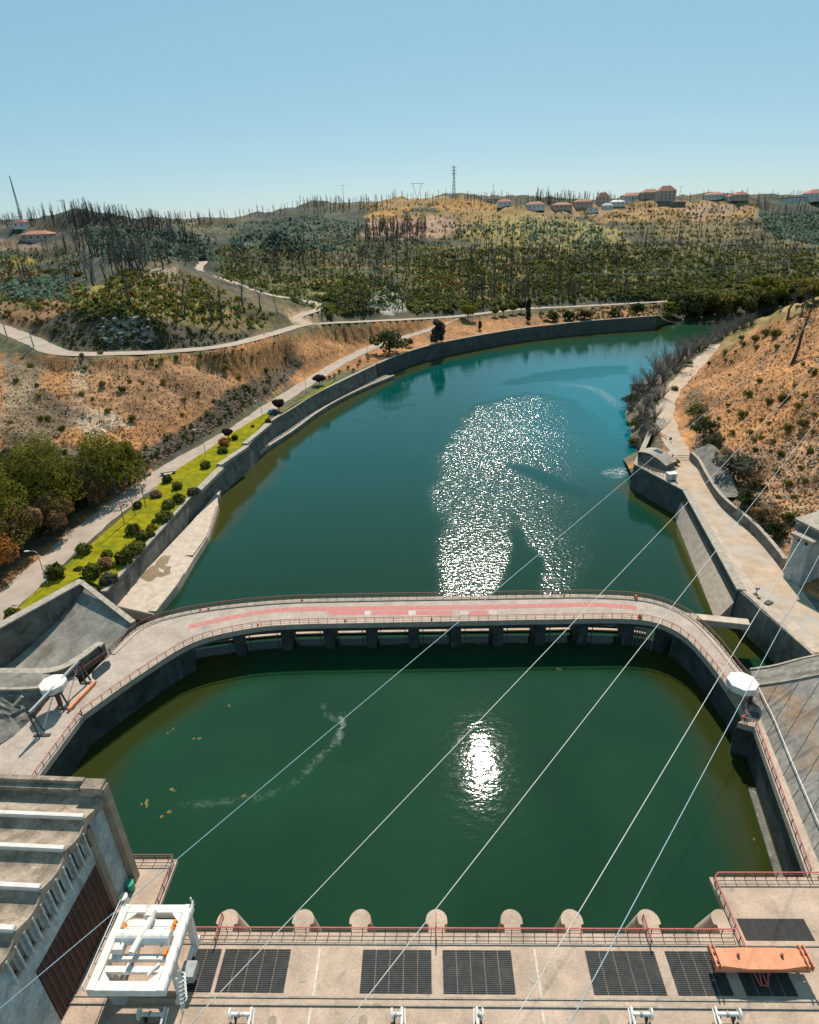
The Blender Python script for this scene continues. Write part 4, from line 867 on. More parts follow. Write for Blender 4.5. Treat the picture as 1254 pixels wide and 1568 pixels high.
# ------------------------------------------------------------------ right walkway and stained slope
wk = [A1 + Vector((-0.1, 0.3, 0)), A2, A3, G(1252, 1400, ZB), Vector((60, 36, ZB)), G(1268, 1340, ZB), G(1163, 1095, ZB), Vector((51.9, 70.6, ZB)), FS[-1]]
wk = [FS[-1], A1, A2, A3, Vector((41.6, 36.0, ZB)), Vector((44.6, 36.0, ZB)), G(1254, 1320, ZB) + Vector((0.5, 0, 0)), G(1165, 1098, ZB), Vector((51.9, 70.6, ZB))]
o = solid('walkway', wk, 5.0, 6.0 - 0.004, 'walk', 'narrow pale walkway between the right pool wall and the stained slope', 'walkway')
mb = MB(); mb.strip([p - o.location for p in [A1, A2]] + [A3 - o.location, Vector((41.6, 36, ZB)) - o.location], 0.8, -7, -0.9, side=-0.6); mb.build('pool_wall', M['shade_dark'], o)
mb = MB(); mb.strip([Vector((p.x, p.y, 0)) - Vector((o.location.x, o.location.y, o.location.z)) for p in even([A2.lerp(A3, 0.25), A3, Vector((41.6, 36, 0))], 8)], 0.9, -1.0, 0.12, side=0.5); mb.build('footing_ledge', M['wall'], o)
railing('red topped railing along the narrow right walkway above the pool', [FS[-1], A1 + Vector((0.15, 0.15, 0)), A2 + Vector((0.15, 0.1, 0)), A3 + Vector((0.2, 0, 0))], 1.5)
E1, E2 = G(1163, 1097, ZB), G(1254, 1322, ZB); ed = (E2 - E1).normalized(); sl = Vector((-ed.y, ed.x, 0));
if sl.x < 0: sl = -sl
slope_d = (sl + UP * 1.25).normalized(); pn = ed.cross(slope_d).normalized()
def on_slope(x, y):
    r = Vector(ray(x, y)); t = (E1 - Vector((0, 0, H))).dot(pn) / r.dot(pn); return Vector((0, 0, H)) + r * t
C_ = [on_slope(1160, 1050), on_slope(1185, 1047), on_slope(1215, 1042), on_slope(1254, 1034), on_slope(1300, 1026)]
base = even([E1 - ed * 3.5, E1, E2, E2 + ed * 14], 24); crest = even([C_[0], C_[1], C_[2], C_[3], C_[4], C_[4] + ed * 25 + slope_d * 4], 24)
c0 = E1.copy(); mb = MB(); g2 = []
for k in range(17):
    t = k / 16; g2.append([base[i].lerp(crest[i], t) - c0 + pn * (0.35 * float(fbm(i * 0.5, k * 0.6, 3)) * math.sin(math.pi * t)) for i in range(24)])
for k in range(16): mb.sheet(g2[k], g2[k + 1])
so = pn if pn.z > 0 else -pn
o = mb.build('slope_slab', M['slab'], smooth_=True); o.location = c0; tag(o, 'steep rust stained concrete slope rising from the right walkway', 'slope')
for i in range(2, 23, 2):
    mb = MB(); q = [g2[k][i] + so * 0.05 for k in range(17)]
    for k in range(16): mb.beam(q[k], q[k + 1], 0.06, 0.05, so)
    mb.build('panel_joint', M['facade_tan'], o)
up1 = [G(1148, 1026, 6.2), G(1180, 1022, 6.6), G(1200, 1017, 7.0), G(1225, 1010, 7.4), G(1254, 1004, 8.0), G(1300, 994, 9.0)]
mb = MB(); mb.sheet([p - c0 for p in even(C_, 12)], [p - c0 for p in even(up1, 12)]); mb.sheet([p - c0 for p in even(up1, 12)], [Vector((p.x, p.y, 0)) - c0 for p in even(up1, 12)])
o2 = mb.build('berm_slab', M['wall'], smooth_=False); o2.location = c0; tag(o2, 'grey concrete strip between two pale edges above the stained slope', 'slope')
mb = MB(); mb.strip([p - c0 for p in even(up1, 12)], 0.3, -0.1, 0.3); mb.build('edge_kerb', M['coping'], o2)
mb = MB(); mb.strip([p - c0 for p in even(C_, 12)], 0.25, -0.05, 0.25); mb.build('edge_kerb', M['coping'], o)
pp = [on_slope(1165, 1055) + pn * (0.5 if pn.z > 0 else -0.5), on_slope(1188, 1100) + pn * (0.5 if pn.z > 0 else -0.5), on_slope(1215, 1165) + pn * (0.5 if pn.z > 0 else -0.5), on_slope(1254, 1255) + pn * (0.5 if pn.z > 0 else -0.5), on_slope(1275, 1300) + pn * 0.4]
o3 = MB().tube([p - c0 for p in pp], 0.06, 8).build('slope_pipe', M['white']); o3.location = c0; tag(o3, 'thin white pipe running down the stained concrete slope', 'pipe')
kc = G(1138, 1042, 9.3); kc.z = ZB
ki = thing('octagonal_kiosk', 'eight sided kiosk with white overhanging cover at the right bend', 'kiosk', kc)
octagon(2.15, 2.1, 3.2, Vector(), 0.2).build('cover', M['white'], ki, bevel=0.04); octagon(1.6, 0, 2.1, Vector()).build('kiosk_body', M['facade_tan'], ki)
MB().box((0.9, -1.35, 1.0), (0.8, 0.2, 1.9), 0.6).build('door', M['gate'], ki)
pit = [G(x, y, ZB) for x, y in ((1142, 1078), (1150, 1098), (1163, 1101), (1164, 1080), (1154, 1066))]
pc = pit[0].copy(); o = MB().prism([p - pc for p in pit], 0.0, 0.012).build('stair_pit', M['void']); o.location = pc; tag(o, 'dark open stair pit behind the octagonal kiosk on the right walkway', 'pit')
railing('red and white barrier chain round the stair pit by the kiosk', [G(1135, 1068, ZB), G(1143, 1089, ZB), G(1160, 1091, ZB)], 1.0, m='red', pm='white')

# ------------------------------------------------------------------ powerhouse deck at the foot of the dam
AD = rad(2.0)
def uv(x, y, z=ZB):
    g = G(x, y, z); return Vector((g.x * math.cos(AD) - g.y * math.sin(AD), g.x * math.sin(AD) + g.y * math.cos(AD), g.z))
def wld(u, v, z=0.0): return Vector((u * math.cos(AD) + v * math.sin(AD), -u * math.sin(AD) + v * math.cos(AD), z))
dk = thing('powerhouse_deck', 'pale stained concrete deck with black gratings along the foot of the pool', 'deck', (0, 0, 0), rz=-AD)
VF = 37.2
L0 = uv(200, 1318); L1 = uv(272, 1316); L2 = uv(250, 1376); R0 = uv(1086, 1343); R1 = uv(1133, 1450)
uR = R0.x
mb = MB(); mb.prism([(-36, 14), (62, 14), (62, VF), (-36, VF)], -1.0, ZB); mb.build('slab', M['deck'], dk)
for x0_, x1_, y1_ in ((uR, 62, R0.y), (-36, L1.x, L1.y)):          # thin platforms reaching out over the pool
    mb = MB(); mb.prism([(x0_, VF), (x1_, VF), (x1_, y1_), (x0_, y1_)], ZB - 0.45, ZB, bottom=True); mb.build('platform', M['deck'], dk)
    mb = MB(); mb.prism([(x0_ + 3, VF), (x1_ - 3, VF), (x1_ - 3, y1_ - 1.2), (x0_ + 3, y1_ - 1.2)], -1, ZB - 0.45); mb.build('platform_support', M['wall'], dk)
# pier noses: (tip pixel, half width)
for i, x in enumerate((353, 467, 553, 668, 781, 872, 988, 1100)):
    t = uv(x, 1392); u0, v1 = t.x, t.y; r = 1.12; mb = MB()
    def outline(du, dv, k=1.0):
        P = [(-0.82, VF), (-0.82, v1 - r - 0.45), (-r, v1 - r - 0.35)]
        P += [(-r * math.cos(q), v1 - r + r * math.sin(q)) for q in np.linspace(0, math.pi, 13)] + [(r, v1 - r - 0.35), (0.82, v1 - r - 0.45), (0.82, VF)]
        return [Vector((u0 + a_ * k + du, b_ + (dv if b_ > VF + 0.01 else 0), 0)) for a_, b_ in P]
    top = outline(0, 0); bot = outline(0, 2.3); n = len(top)
    V = [p + UP * (ZB + 0.004) for p in top] + [p + UP * -1.0 for p in bot]
    mb.add(V, [tuple(range(n))] + [(j, j + 1, n + j + 1, n + j) for j in range(n - 1)]); mb.build('pier_nose', M['deck'], dk)
# gratings, each a row of bar panels
def grating(u0, u1, v0, v1, ns, skew=0.0):
    mb = MB(); w = (u1 - u0) / ns
    for k in range(ns): mb.box(((u0 + (k + 0.5) * w), (v0 + v1) / 2, ZB + 0.01), (w - 0.1, v1 - v0, 0.04))
    g = mb.build('grating', M['grating'], dk)
    mb = MB(); nb = 22
    for k in range(nb): mb.box(((u0 + u1) / 2, v0 + (k + 0.5) * (v1 - v0) / nb, ZB + 0.045), (u1 - u0, 0.04, 0.03))
    mb.build('bearing_bars', M['dark_steel'], g)
for xa, xb, ns in ((285, 331, 2), (336, 440, 5), (553, 661, 5), (678, 786, 5), (902, 1011, 5), (1027, 1110, 4), (1128, 1205, 4)):
    grating(uv(xa, 1488).x, uv(xb, 1488).x, 31.75, 35.55, ns)
a_, b_ = uv(1142, 1440), uv(1238, 1407); grating(a_.x, uv(1248, 1440).x, a_.y, b_.y, 5)
for v_ in (31.35, 30.75):
    mb = MB(); mb.box((13, v_, ZB + 0.07), (98, 0.16, 0.14)); mb.build('kerb', M['coping'], dk)
mb = MB(); mb.box((13, 31.05, ZB + 0.035), (98, 0.4, 0.05)); mb.build('rail_channel', M['deck'], dk)
mb = MB(); mb.box((13, 36.05, ZB + 0.05), (90, 0.1, 0.1)); mb.build('kerb', M['coping'], dk)
for x in (486, 822):
    u_ = uv(x, 1480).x; mb = MB(); mb.box((u_, 33.6, ZB + 0.002), (0.22, 4.2, 0.012)); mb.box((u_ - 0.1, 27, ZB + 0.002), (0.22, 7.3, 0.012)); mb.build('joint_seal', M['joint'], dk)
for u_ in (-22, -15.6, -4.0, 1.3, 9.4, 15.2, 23.3, 29.0):
    mb = MB(); mb.box((u_, 27.0, ZB + 0.001), (0.05, 7.2, 0.01)); mb.build('slab_joint', M['rust'] if u_ == -4.0 else M['asphalt'], dk)
for x, y, r in ((464, 1497, 0.42), (817, 1499, 0.42), (417, 1563, 0.4), (556, 1562, 0.4), (925, 1562, 0.45)):
    q = uv(x, y); MB().tube([(q.x, q.y, ZB + 0.0), (q.x, q.y, ZB + 0.03)], r, 16).build('manhole_cover', M['asphalt'] if y < 1540 else M['facade_tan'], dk)
pts = [wld(L1.x + 0.15, L1.y - 0.2, ZB), wld(L1.x + 0.15, VF + 0.1, ZB), wld(-24.9, VF - 0.15, ZB)]
railing('dark red railing round the small left platform by the white crane', [wld(-35, L1.y - 0.15, ZB), wld(L1.x - 0.15, L1.y - 0.15, ZB), wld(L1.x - 0.15, VF - 0.1, ZB)], 1.4, m='rust')
railing('long red railing along the front of the powerhouse deck', [wld(L1.x, VF - 0.15, ZB), wld(uR - 0.15, VF - 0.15, ZB)], 1.15, mids=2)
railing('red railing round the right hand platform beside the pool', [wld(uR + 0.15, VF - 1.9, ZB), wld(uR + 0.15, R0.y - 0.15, ZB), wld(46, R0.y - 0.15, ZB)], 1.1, mids=2)
for i, x in enumerate((340, 668, 985)):
    u_ = uv(x, 1415).x; railing(['short red rail leading onto the leftmost pier nose', 'short red rail leading onto the fourth pier nose from the left', 'short red rail leading onto the seventh pier nose from the left'][i], [wld(u_, VF - 1.2, ZB), wld(u_, VF + 1.3, ZB)], 0.9)

# ------------------------------------------------------------------ powerhouse building at the left
b0 = G(205, 1340, ZB); gA = G(185, 1397, ZB); gB = G(95, 1566, ZB)
wd = (gB - b0); wd.z = 0; wd.normalize(); out = Vector((-wd.y, wd.x, 0)); 
if out.x < 0: out = -out
ph = thing('powerhouse', 'large concrete powerhouse with ribbed roof and tall brown gate on the left', 'building', b0, rz=math.atan2(wd.y, wd.x))
# local axes: x runs along the wall towards the dam, y points out of the wall (to the pool side) or in
sgn = 1.0 if (Matrix.Rotation(math.atan2(wd.y, wd.x), 3, 'Z') @ Vector((0, 1, 0))).dot(out) > 0 else -1.0
HB = 15.0; LB_ = 30.0; TH = 20.0
def loc(a, o, z): return Vector((a, o * sgn, z))
def pbox(mb, a0, a1, o0, o1, z0, z1):
    mb.box(loc((a0 + a1) / 2, (o0 + o1) / 2, (z0 + z1) / 2), (abs(a1 - a0), abs(o1 - o0), abs(z1 - z0))); return mb
rib = []
for y in (1243, 1293, 1354, 1420):
    g = G(40, y, ZB + HB); rib.append((g - b0).dot(wd))
stp = rib[-1] - rib[-2]; rib += [rib[-1] + stp * k for k in (1, 2, 3)]; rib0 = [rib[0] - stp * 1.02] + rib
GA0 = (gA - b0).dot(wd); GA1 = (gB - b0).dot(wd); GZ = 8.2
mb = MB()
pbox(mb, 0.9, GA0 - 0.75, -0.4, 0, 0, HB - 1.5); pbox(mb, GA0, LB_, -0.4, 0, GZ, HB - 1.5); pbox(mb, GA1, LB_, -0.4, 0, 0, GZ); pbox(mb, 0.0, 0.9, -TH, -0.4, 0, HB - 0.7)
mb.build('wall', M['facade'], ph)
mb = MB(); pbox(mb, -0.1, 0.85, -0.5, 0.7, 0, HB - 0.2); mb.build('corner_pilaster', M['facade_tan'], ph, bevel=0.04)
mb = MB(); pbox(mb, GA0 - 0.75, GA0, -0.45, 0.25, 0, HB - 2.2); mb.build('pilaster', M['facade_tan'], ph, bevel=0.03)
mb = MB(); pbox(mb, GA0, GA1, -0.35, -0.22, 0, GZ); g_ = mb.build('gate', M['gate'], ph)
mb = MB()
for k in range(15): a_ = GA0 + (GA1 - GA0) * (k + 0.5) / 15; pbox(mb, a_ - 0.04, a_ + 0.04, -0.22, -0.12, 0, GZ)
mb.build('gate_ribs', M['rust'], g_)
# window slots with fins under the scalloped roof edge
for k in range(11):
    a_ = GA0 - 0.1 + k * 1.12; mb = MB(); pbox(mb, a_, a_ + 0.62, -0.1, 0.02, HB - 4.4, HB - 1.9); w_ = mb.build('window', M['void'], ph)
    mb = MB(); pbox(mb, a_ + 0.62, a_ + 0.8, -0.1, 0.42, HB - 4.8, HB - 1.6); mb.build('fin', M['facade'], w_)
    mb = MB(); pbox(mb, a_ + 0.02, a_ + 0.6, 0.02, 0.3, HB - 4.6, HB - 4.2); mb.build('sill', M['facade_tan'], w_)
# roof: shells between ribs coloured pale as if sunlit
mb = MB(); prof = []
a_ = rib0[0]
for k in range(len(rib0) - 1):
    for j in range(12):
        t = j / 12; a_ = rib0[k] + (rib0[k + 1] - rib0[k]) * t; prof.append((a_, HB - 0.55 - 0.75 * math.sin(math.pi * (t ** 0.72)) ))
prof.append((rib0[-1], HB - 0.55)); prof = [p for p in prof if p[0] > 0.5]
mb.sheet([loc(a, 0.35, z) for a, z in prof], [loc(a, -TH, z) for a, z in prof]); mb.sheet([loc(a, 0.35, z) for a, z in prof], [loc(a, 0.35, z - 0.9) for a, z in prof]); mb.sheet([loc(a, 0.35, z - 0.9) for a, z in prof], [loc(a, -0.2, z - 0.9) for a, z in prof])
mb.build('roof', M['roof'], ph)
for a_ in rib0[1:]:
    mb = MB(); pbox(mb, a_ - 0.34, a_ + 0.14, -TH, 0.2, HB - 0.75, HB - 0.28); mb.build('roof_rib', M['roof_rib'], ph, bevel=0.06)
mb = MB(); pbox(mb, -0.15, 0.35, -TH, -1.6, HB - 1.2, HB + 0.35); pbox(mb, 0.35, 0.9, -TH, -1.9, HB - 1.2, HB - 0.2); mb.build('parapet', M['roof'], ph)
mb = MB(); pbox(mb, -0.2, 1.1, -1.6, 0.55, HB - 0.7, HB + 0.2); mb.build('corner_cap', M['roof'], ph, bevel=0.04)
# small things in the shade of the wall
def drum(name, label, cat, x, y, m, r=0.35, h=1.0, lid=None):
    t = thing(name, label, cat, G(x, y, ZB)); MB().tube([(0, 0, 0.06), (0, 0, h * 0.5), (0, 0, h)], r, 14, r * 1.08).build('bin_body', M[m], t); MB().tube([(0, 0, h), (0, 0, h + 0.1)], r * 1.15, 14).build('lid', M[lid or m], t); MB().tube([(0, 0, 0), (0, 0, 0.06)], r * 0.9, 12).build('base_ring', M['rubber'], t)
drum('waste_bin', 'bright green bin standing against the powerhouse corner', 'bin', 202, 1362, 'green', 0.4, 1.1)
drum('waste_bin', 'small whitish bin beside the powerhouse wall', 'bin', 192, 1382, 'white', 0.4, 1.0)
drum('waste_bin', 'small rusty red drum at the foot of the gate pilaster', 'drum', 185, 1399, 'orange', 0.3, 0.7)

# ------------------------------------------------------------------ white gantry crane
cc = wld(-27.2, 32.7, ZB); ZT = 6.0
def cu(x, y): q = uv(x, y, ZB + ZT); return (q.x + 27.2, q.y - 32.7)
xl, xr_, yb, yf = cu(190, 1382)[0], cu(295, 1382)[0], cu(240, 1384)[1], cu(200, 1517)[1]
cr = thing('gantry_crane', 'white steel gantry crane over the left end of the powerhouse deck', 'crane', cc, rz=-AD)
for xx in (xl + 0.3, xr_ - 0.3):
    mb = MB(); mb.beam((xx, yf, ZT - 0.45), (xx, yb, ZT - 0.45), 0.75, 0.9); g_ = mb.build('side_girder', M['white'], cr, bevel=0.04)
    s_ = -1 if xx < 0 else 1
    mb = MB(); mb.beam((xx + s_ * 0.5, yf, ZT + 0.55), (xx + s_ * 0.5, yb, ZT + 0.55), 0.06, 0.06); mb.beam((xx + s_ * 0.5, yf, ZT + 0.1), (xx + s_ * 0.5, yb, ZT + 0.1), 0.05, 0.05)
    for k in range(8): mb.box((xx + s_ * 0.5, yf + (yb - yf) * k / 7, ZT + 0.2), (0.05, 0.05, 0.8))
    mb.build('handrail', M['white'], g_)
for yy in (yf + 0.4, yb - 0.4):
    mb = MB(); mb.beam((xl + 0.65, yy, ZT - 0.5), (xr_ - 0.65, yy, ZT - 0.5), 0.8, 0.85); mb.build('end_beam', M['white'], cr, bevel=0.04)
    for sx, xx in ((-1, xl + 0.75), (1, xr_ - 0.75)):                # gusset plates in the corners
        sy = 1 if yy < 0 else -1; mb = MB(); mb.prism([(xx, yy), (xx - sx * 1.0, yy + sy * 0.35), (xx, yy + sy * 1.3)], ZT - 0.3, ZT - 0.1, bottom=True); mb.build('gusset', M['white'], cr)
ly = (yf + 2.6, yb - 0.7)
for xx, bx_ in ((xl + 0.3, xl + 0.5), (xr_ - 0.3, xr_ - 0.45)):
    for yy in ly:
        mb = MB(); mb.beam((xx, yy, ZT - 0.8), (bx_, yy, 0.55), 0.55, 0.7, (0, 1, 0)); lg = mb.build('leg', M['white'], cr, bevel=0.03)
        mb = MB(); mb.beam((bx_, yy - 0.9, 0.35), (bx_, yy + 0.9, 0.35), 0.45, 0.5); mb.build('bogie', M['white'], lg)
        for w_ in (-0.55, 0.55): MB().tube([(bx_ - 0.12, yy + w_, 0.27), (bx_ + 0.12, yy + w_, 0.27)], 0.26, 14).build('wheel', M['dark_steel'], lg)
    mb = MB(); mb.beam((bx_, ly[0] * 0.92, 1.0), (bx_, ly[1] * 0.92, 1.0), 0.35, 0.45); mb.build('sill_beam', M['white'], cr)
for yy in (yb - 2.0, yb - 2.25): 
    mb = MB(); mb.beam((xl + 0.7, yy, ZT - 0.2), (xr_ - 0.7, yy, ZT - 0.2), 0.07, 0.07); mb.build('cross_rail', M['grey_steel'], cr)
ym = (yf + yb) / 2
tr = []
mb = MB(); mb.beam((xl + 0.7, ym + 1.6, ZT - 0.25), (xr_ - 0.7, ym + 1.6, ZT - 0.25), 1.5, 0.16); mb.build('hoist_platform', M['white'], cr)
mb = MB(); mb.beam((xl + 0.7, ym - 0.9, ZT - 0.45), (xr_ - 0.7, ym - 0.9, ZT - 0.45), 0.5, 0.5); mb.build('cross_beam', M['white'], cr, bevel=0.03)
mb = MB(); mb.beam((xl + 0.7, ym - 1.9, ZT - 0.45), (xr_ - 0.7, ym - 1.9, ZT - 0.45), 0.55, 0.4); mb.build('cross_beam', M['white'], cr, bevel=0.03)
MB().tube([(xl + 1.0, ym + 0.45, ZT + 0.35), (xr_ - 0.85, ym + 0.45, ZT + 0.35)], 0.62, 20).build('hoist_drum', M['white'], cr)
for k in range(3):
    xx = xl + 1.6 + k * 1.8; MB().tube([(xx, ym + 0.45, ZT + 0.35), (xx + 0.14, ym + 0.45, ZT + 0.35)], 0.75, 20).build('drum_flange', M['white'], cr)
mb = MB(); mb.beam((-0.4, ym - 1.2, ZT + 0.7), (0.3, ym + 1.9, ZT + 0.85), 0.55, 0.5); mb.build('gearbox', M['white'], cr, bevel=0.08)
mb = MB(); mb.box((xl + 1.5, ym - 0.4, ZT + 0.2), (0.95, 0.8, 0.8)); mb.build('motor_housing', M['white'], cr, bevel=0.05)
MB().tube([(-0.1, ym + 2.0, ZT + 0.6), (-0.1, ym + 2.7, ZT + 0.6)], 0.5, 14).build('motor', M['white'], cr)
for xx, yy in ((xl + 1.05, ym + 1.6), (xr_ - 1.05, ym + 1.9), (xr_ - 1.1, ym + 1.3), (xr_ - 0.95, ym - 0.7)):
    MB().box((xx, yy, ZT + 0.05), (0.3, 0.55, 0.4)).build('brake_cover', M['orange_dk'], cr, bevel=0.04)
mb = MB(); mb.beam((xr_ - 1.0, ym + 2.1, ZT - 1.0), (xr_ - 1.0, ym + 2.1, ZT + 0.1), 0.2, 0.2); mb.build('bracket', M['grey_steel'], cr)
mb = MB(); mb.beam((xr_ - 1.2, yf + 2.2, ZT - 0.1), (xr_ - 2.0, yf + 1.4, ZT - 0.4), 0.25, 0.2); mb.build('jib_arm', M['white'], cr)
mb = MB(); mb.box((xl + 1.5, yf + 1.4, ZT - 3.4), (1.2, 1.1, 1.6)); mb.build('control_cabin', M['grey_steel'], cr, bevel=0.05)
mb = MB()
lx, ly_ = xr_ + 0.55, yf + 1.2
for s_ in (-0.3, 0.3): mb.beam((lx - 0.3, ly_ + s_, 0.3), (lx + 0.3, ly_ + s_, ZT + 0.2), 0.07, 0.07)
for k in range(16): mb.beam((lx - 0.3 + 0.6 * k / 16, ly_ - 0.3, 0.4 + k * 0.36), (lx - 0.3 + 0.6 * k / 16, ly_ + 0.3, 0.4 + k * 0.36), 0.05, 0.05)
la = mb.build('ladder', M['white'], cr)
for k in range(6):
    q = [(lx - 0.05 + 0.1 * k + 0.45 * math.sin(t), ly_ + 0.42 * math.cos(t), 2.3 + k * 0.68) for t in np.linspace(0, math.pi, 9)]; MB().tube(q, 0.05, 6).build('cage_hoop', M['white'], la)
mb = MB(); mb.box((xr_ + 0.1, yb - 3.6, ZT - 4.6), (1.3, 1.5, 1.0)); mb.build('drive_box', M['grey_steel'], cr, bevel=0.05)
mb = MB(); mb.box((xr_ - 0.1, yb + 0.2, ZT + 0.15), (0.12, 0.12, 1.0)); mb.box((xl + 0.2, yb + 0.2, ZT + 0.1), (0.1, 0.1, 0.9)); mb.build('mast', M['white'], cr)

# ------------------------------------------------------------------ orange lifting beam
l0, l1 = uv(1093, 1470, 8.0), uv(1238, 1468, 8.0); um = (l0.x + l1.x) / 2; hw = (l1.x - l0.x) / 2; vm = (uv(1160, 1452, 8.0).y + uv(1160, 1480, 8.0).y) / 2; hv = 0.75
lb = thing('lifting_beam', 'orange steel lifting beam standing over the right gratings', 'lifting beam', wld(um, vm, ZB), rz=-AD)
top = [(-hw, -hv * 0.9), (-hw * 0.4, -hv * 0.72), (hw * 0.4, -hv * 0.72), (hw, -hv * 0.95), (hw, hv * 0.7), (hw * 0.5, hv), (-hw * 0.5, hv), (-hw, hv * 0.7)]
top = [(-hw, -hv), (hw, -hv), (hw, hv), (-hw, hv)]
for sy in (-1, 1):                                  # two web plates, deeper in the middle
    mb = MB(); zz = [(-hw, 1.35, 1.9), (-hw * 0.35, 1.05, 2.0), (hw * 0.35, 1.05, 2.0), (hw, 1.35, 1.9)]
    V = [(x, sy * hv - 0.05, a_) for x, a_, b_ in zz] + [(x, sy * hv - 0.05, b_) for x, a_, b_ in zz] + [(x, sy * hv + 0.05, a_) for x, a_, b_ in zz] + [(x, sy * hv + 0.05, b_) for x, a_, b_ in zz]
    Fc = [(i, i + 1, 5 + i, 4 + i) for i in range(3)] + [(8 + i, 12 + i, 13 + i, 9 + i) for i in range(3)] + [(i, 8 + i, 9 + i, i + 1) for i in range(3)] + [(4 + i, 5 + i, 13 + i, 12 + i) for i in range(3)]
    mb.add(V, Fc); mb.build('web_plate', M['orange'], lb)
mb = MB(); mb.prism([(-hw + 0.1, -hv + 0.05), (-hw * 0.35, -hv - 0.28), (hw * 0.35, -hv - 0.28), (hw - 0.1, -hv + 0.05), (hw - 0.1, hv - 0.1), (hw * 0.4, hv + 0.1), (-hw * 0.4, hv + 0.1), (-hw + 0.1, hv - 0.1)], 1.92, 2.03, bottom=True); mb.build('top_plate', M['orange'], lb)
mb = MB(); mb.beam((-hw, -hv - 0.05, 1.2), (hw, -hv - 0.05, 1.2), 0.1, 0.12); mb.build('bottom_flange', M['orange'], lb)
for sx in (-1, 1):
    for dx in (0.0, 0.42):
        mb = MB(); mb.box((sx * (hw - dx), 0, 1.95), (0.12, 2 * hv + 0.5, 0.75)); pl_ = mb.build('end_plate', M['orange'], lb, bevel=0.02)
    for dy in (-0.45, 0.3): MB().tube([(sx * (hw + 0.12), dy, 2.0), (sx * (hw - 0.55), dy, 2.0)], 0.16, 12).build('guide_roller', M['rust'], lb)
    MB().tube([(sx * hw * 0.46, 0.1, 2.0), (sx * hw * 0.46, 0.1, 2.3)], 0.13, 10).build('lifting_pin', M['rust'], lb)
    mb = MB(); mb.box((sx * (hw - 0.6), 0.2, 0.65), (0.3, 1.0, 1.3)); mb.build('trestle', M['dark_steel'], lb)
mb = MB()
for a_, b_ in (((-0.85, -0.3, 1.1), (-0.35, -1.5, 0.3)), ((0.75, -0.3, 1.1), (0.35, -1.55, 0.3)), ((-0.35, -1.5, 0.3), (0.35, -1.55, 0.3)), ((0.0, -0.4, 1.1), (0.3, -1.5, 0.3)), ((-0.2, -0.4, 1.1), (-0.2, -1.5, 0.3)), ((0.5, -0.4, 1.1), (0.75, -0.9, 0.7))): mb.beam(a_, b_, 0.12, 0.1)
mb.build('hook_frame', M['red'], lb)

# ------------------------------------------------------------------ white valve hoists in a row at the lower edge
VL = [('white valve hoist half in shadow beside the crane foot', -1), ('white valve hoist with wide pipe, second from the left', -1), ('small white valve hoist below the third grating', -1), ('smallest white valve hoist, with its dark shaft below it', 0), ('white valve hoist with pale disc on its right, second from the right', 1), ('white valve hoist with orange faced disc, rightmost of the row', 1)]
for i, (x, dr, plen) in enumerate(((212, -1, 2.3), (352, -1, 1.9), (600, -1, 0.9), (739, 0, 0.5), (998, 1, 1.7), (1133, 1, 2.0))):
    c_ = uv(x, 1553, ZB + 0.9); t = thing('valve_hoist', VL[i][0], 'valve', wld(c_.x, c_.y, ZB), 'white valve hoists in a row along the deck', -AD)
    s_ = dr if dr else 1
    MB().tube([(0, 0, 0.9), (s_ * -0.14, 0.02, 0.92)], 0.47, 24).build('disc', M['white'], t)
    if i == 5: MB().tube([(0.01, 0, 0.9), (0.03, 0, 0.9)], 0.33, 20).build('disc_face', M['orange'], t)
    MB().tube([(s_ * -0.14, 0, 0.9), (s_ * -plen, 0, 0.9)], 0.17, 12).build('pipe', M['white'], t)
    MB().tube([(s_ * -plen * 0.5, 0, 0.9), (s_ * -plen * 0.5 - 0.2, 0, 0.9)], 0.25, 14).build('flange', M['grey_steel'], t)
    for k in (0.25, 0.9):
        mb = MB(); mb.box((s_ * -plen * k, 0, 0.4), (0.14, 0.5, 0.8)); mb.build('stand', M['dark_steel'], t)
    mb = MB(); mb.beam((s_ * -plen, -0.75, 0.75), (s_ * -plen, 0.55, 0.95), 0.22, 0.22); mb.build('end_yoke', M['white'], t)
    mb = MB(); mb.beam((s_ * -plen - s_ * 0.35, -0.9, 0.6), (s_ * -plen - s_ * 0.25, 0.5, 0.9), 0.12, 0.12); mb.build('lever', M['white'], t)
    mb = MB(); mb.box((s_ * -plen * 0.55, -0.75, 0.15), (plen * 0.9, 0.6, 0.3)); mb.build('pit_frame', M['dark_steel'], t)

# ------------------------------------------------------------------ overhead cables from the dam to the hill on the right
far_dir = Vector(ray(1614, 170)).normalized()
for i, (x, y, z, m, lab) in enumerate(((-60, 1595, 34, 'cable_blue', 'bluish overhead cable crossing farthest left, from the gate to the right hill'), (270, 1590, 34, 'cable', 'pale overhead cable, second from the left at the deck'), (505, 1600, 34, 'cable', 'pale overhead cable, middle one of the five at the deck'),
                                 (765, 1600, 34, 'cable', 'pale overhead cable, second from the right at the deck'), (855, 1600, 34, 'cable_blue', 'bluish overhead cable, rightmost of the five at the deck'))):
    a_ = G(x, y, z); n = 25; Lc = 330.0
    P = [a_ + far_dir * (Lc * k / (n - 1)) - UP * 1.2 * math.sin(math.pi * k / (n - 1)) - a_ for k in range(n)]
    o = MB().tube(P, 0.03, 6).build('cable', M[m]); o.location = a_; tag(o, lab, 'cable', 'overhead cables from the dam')
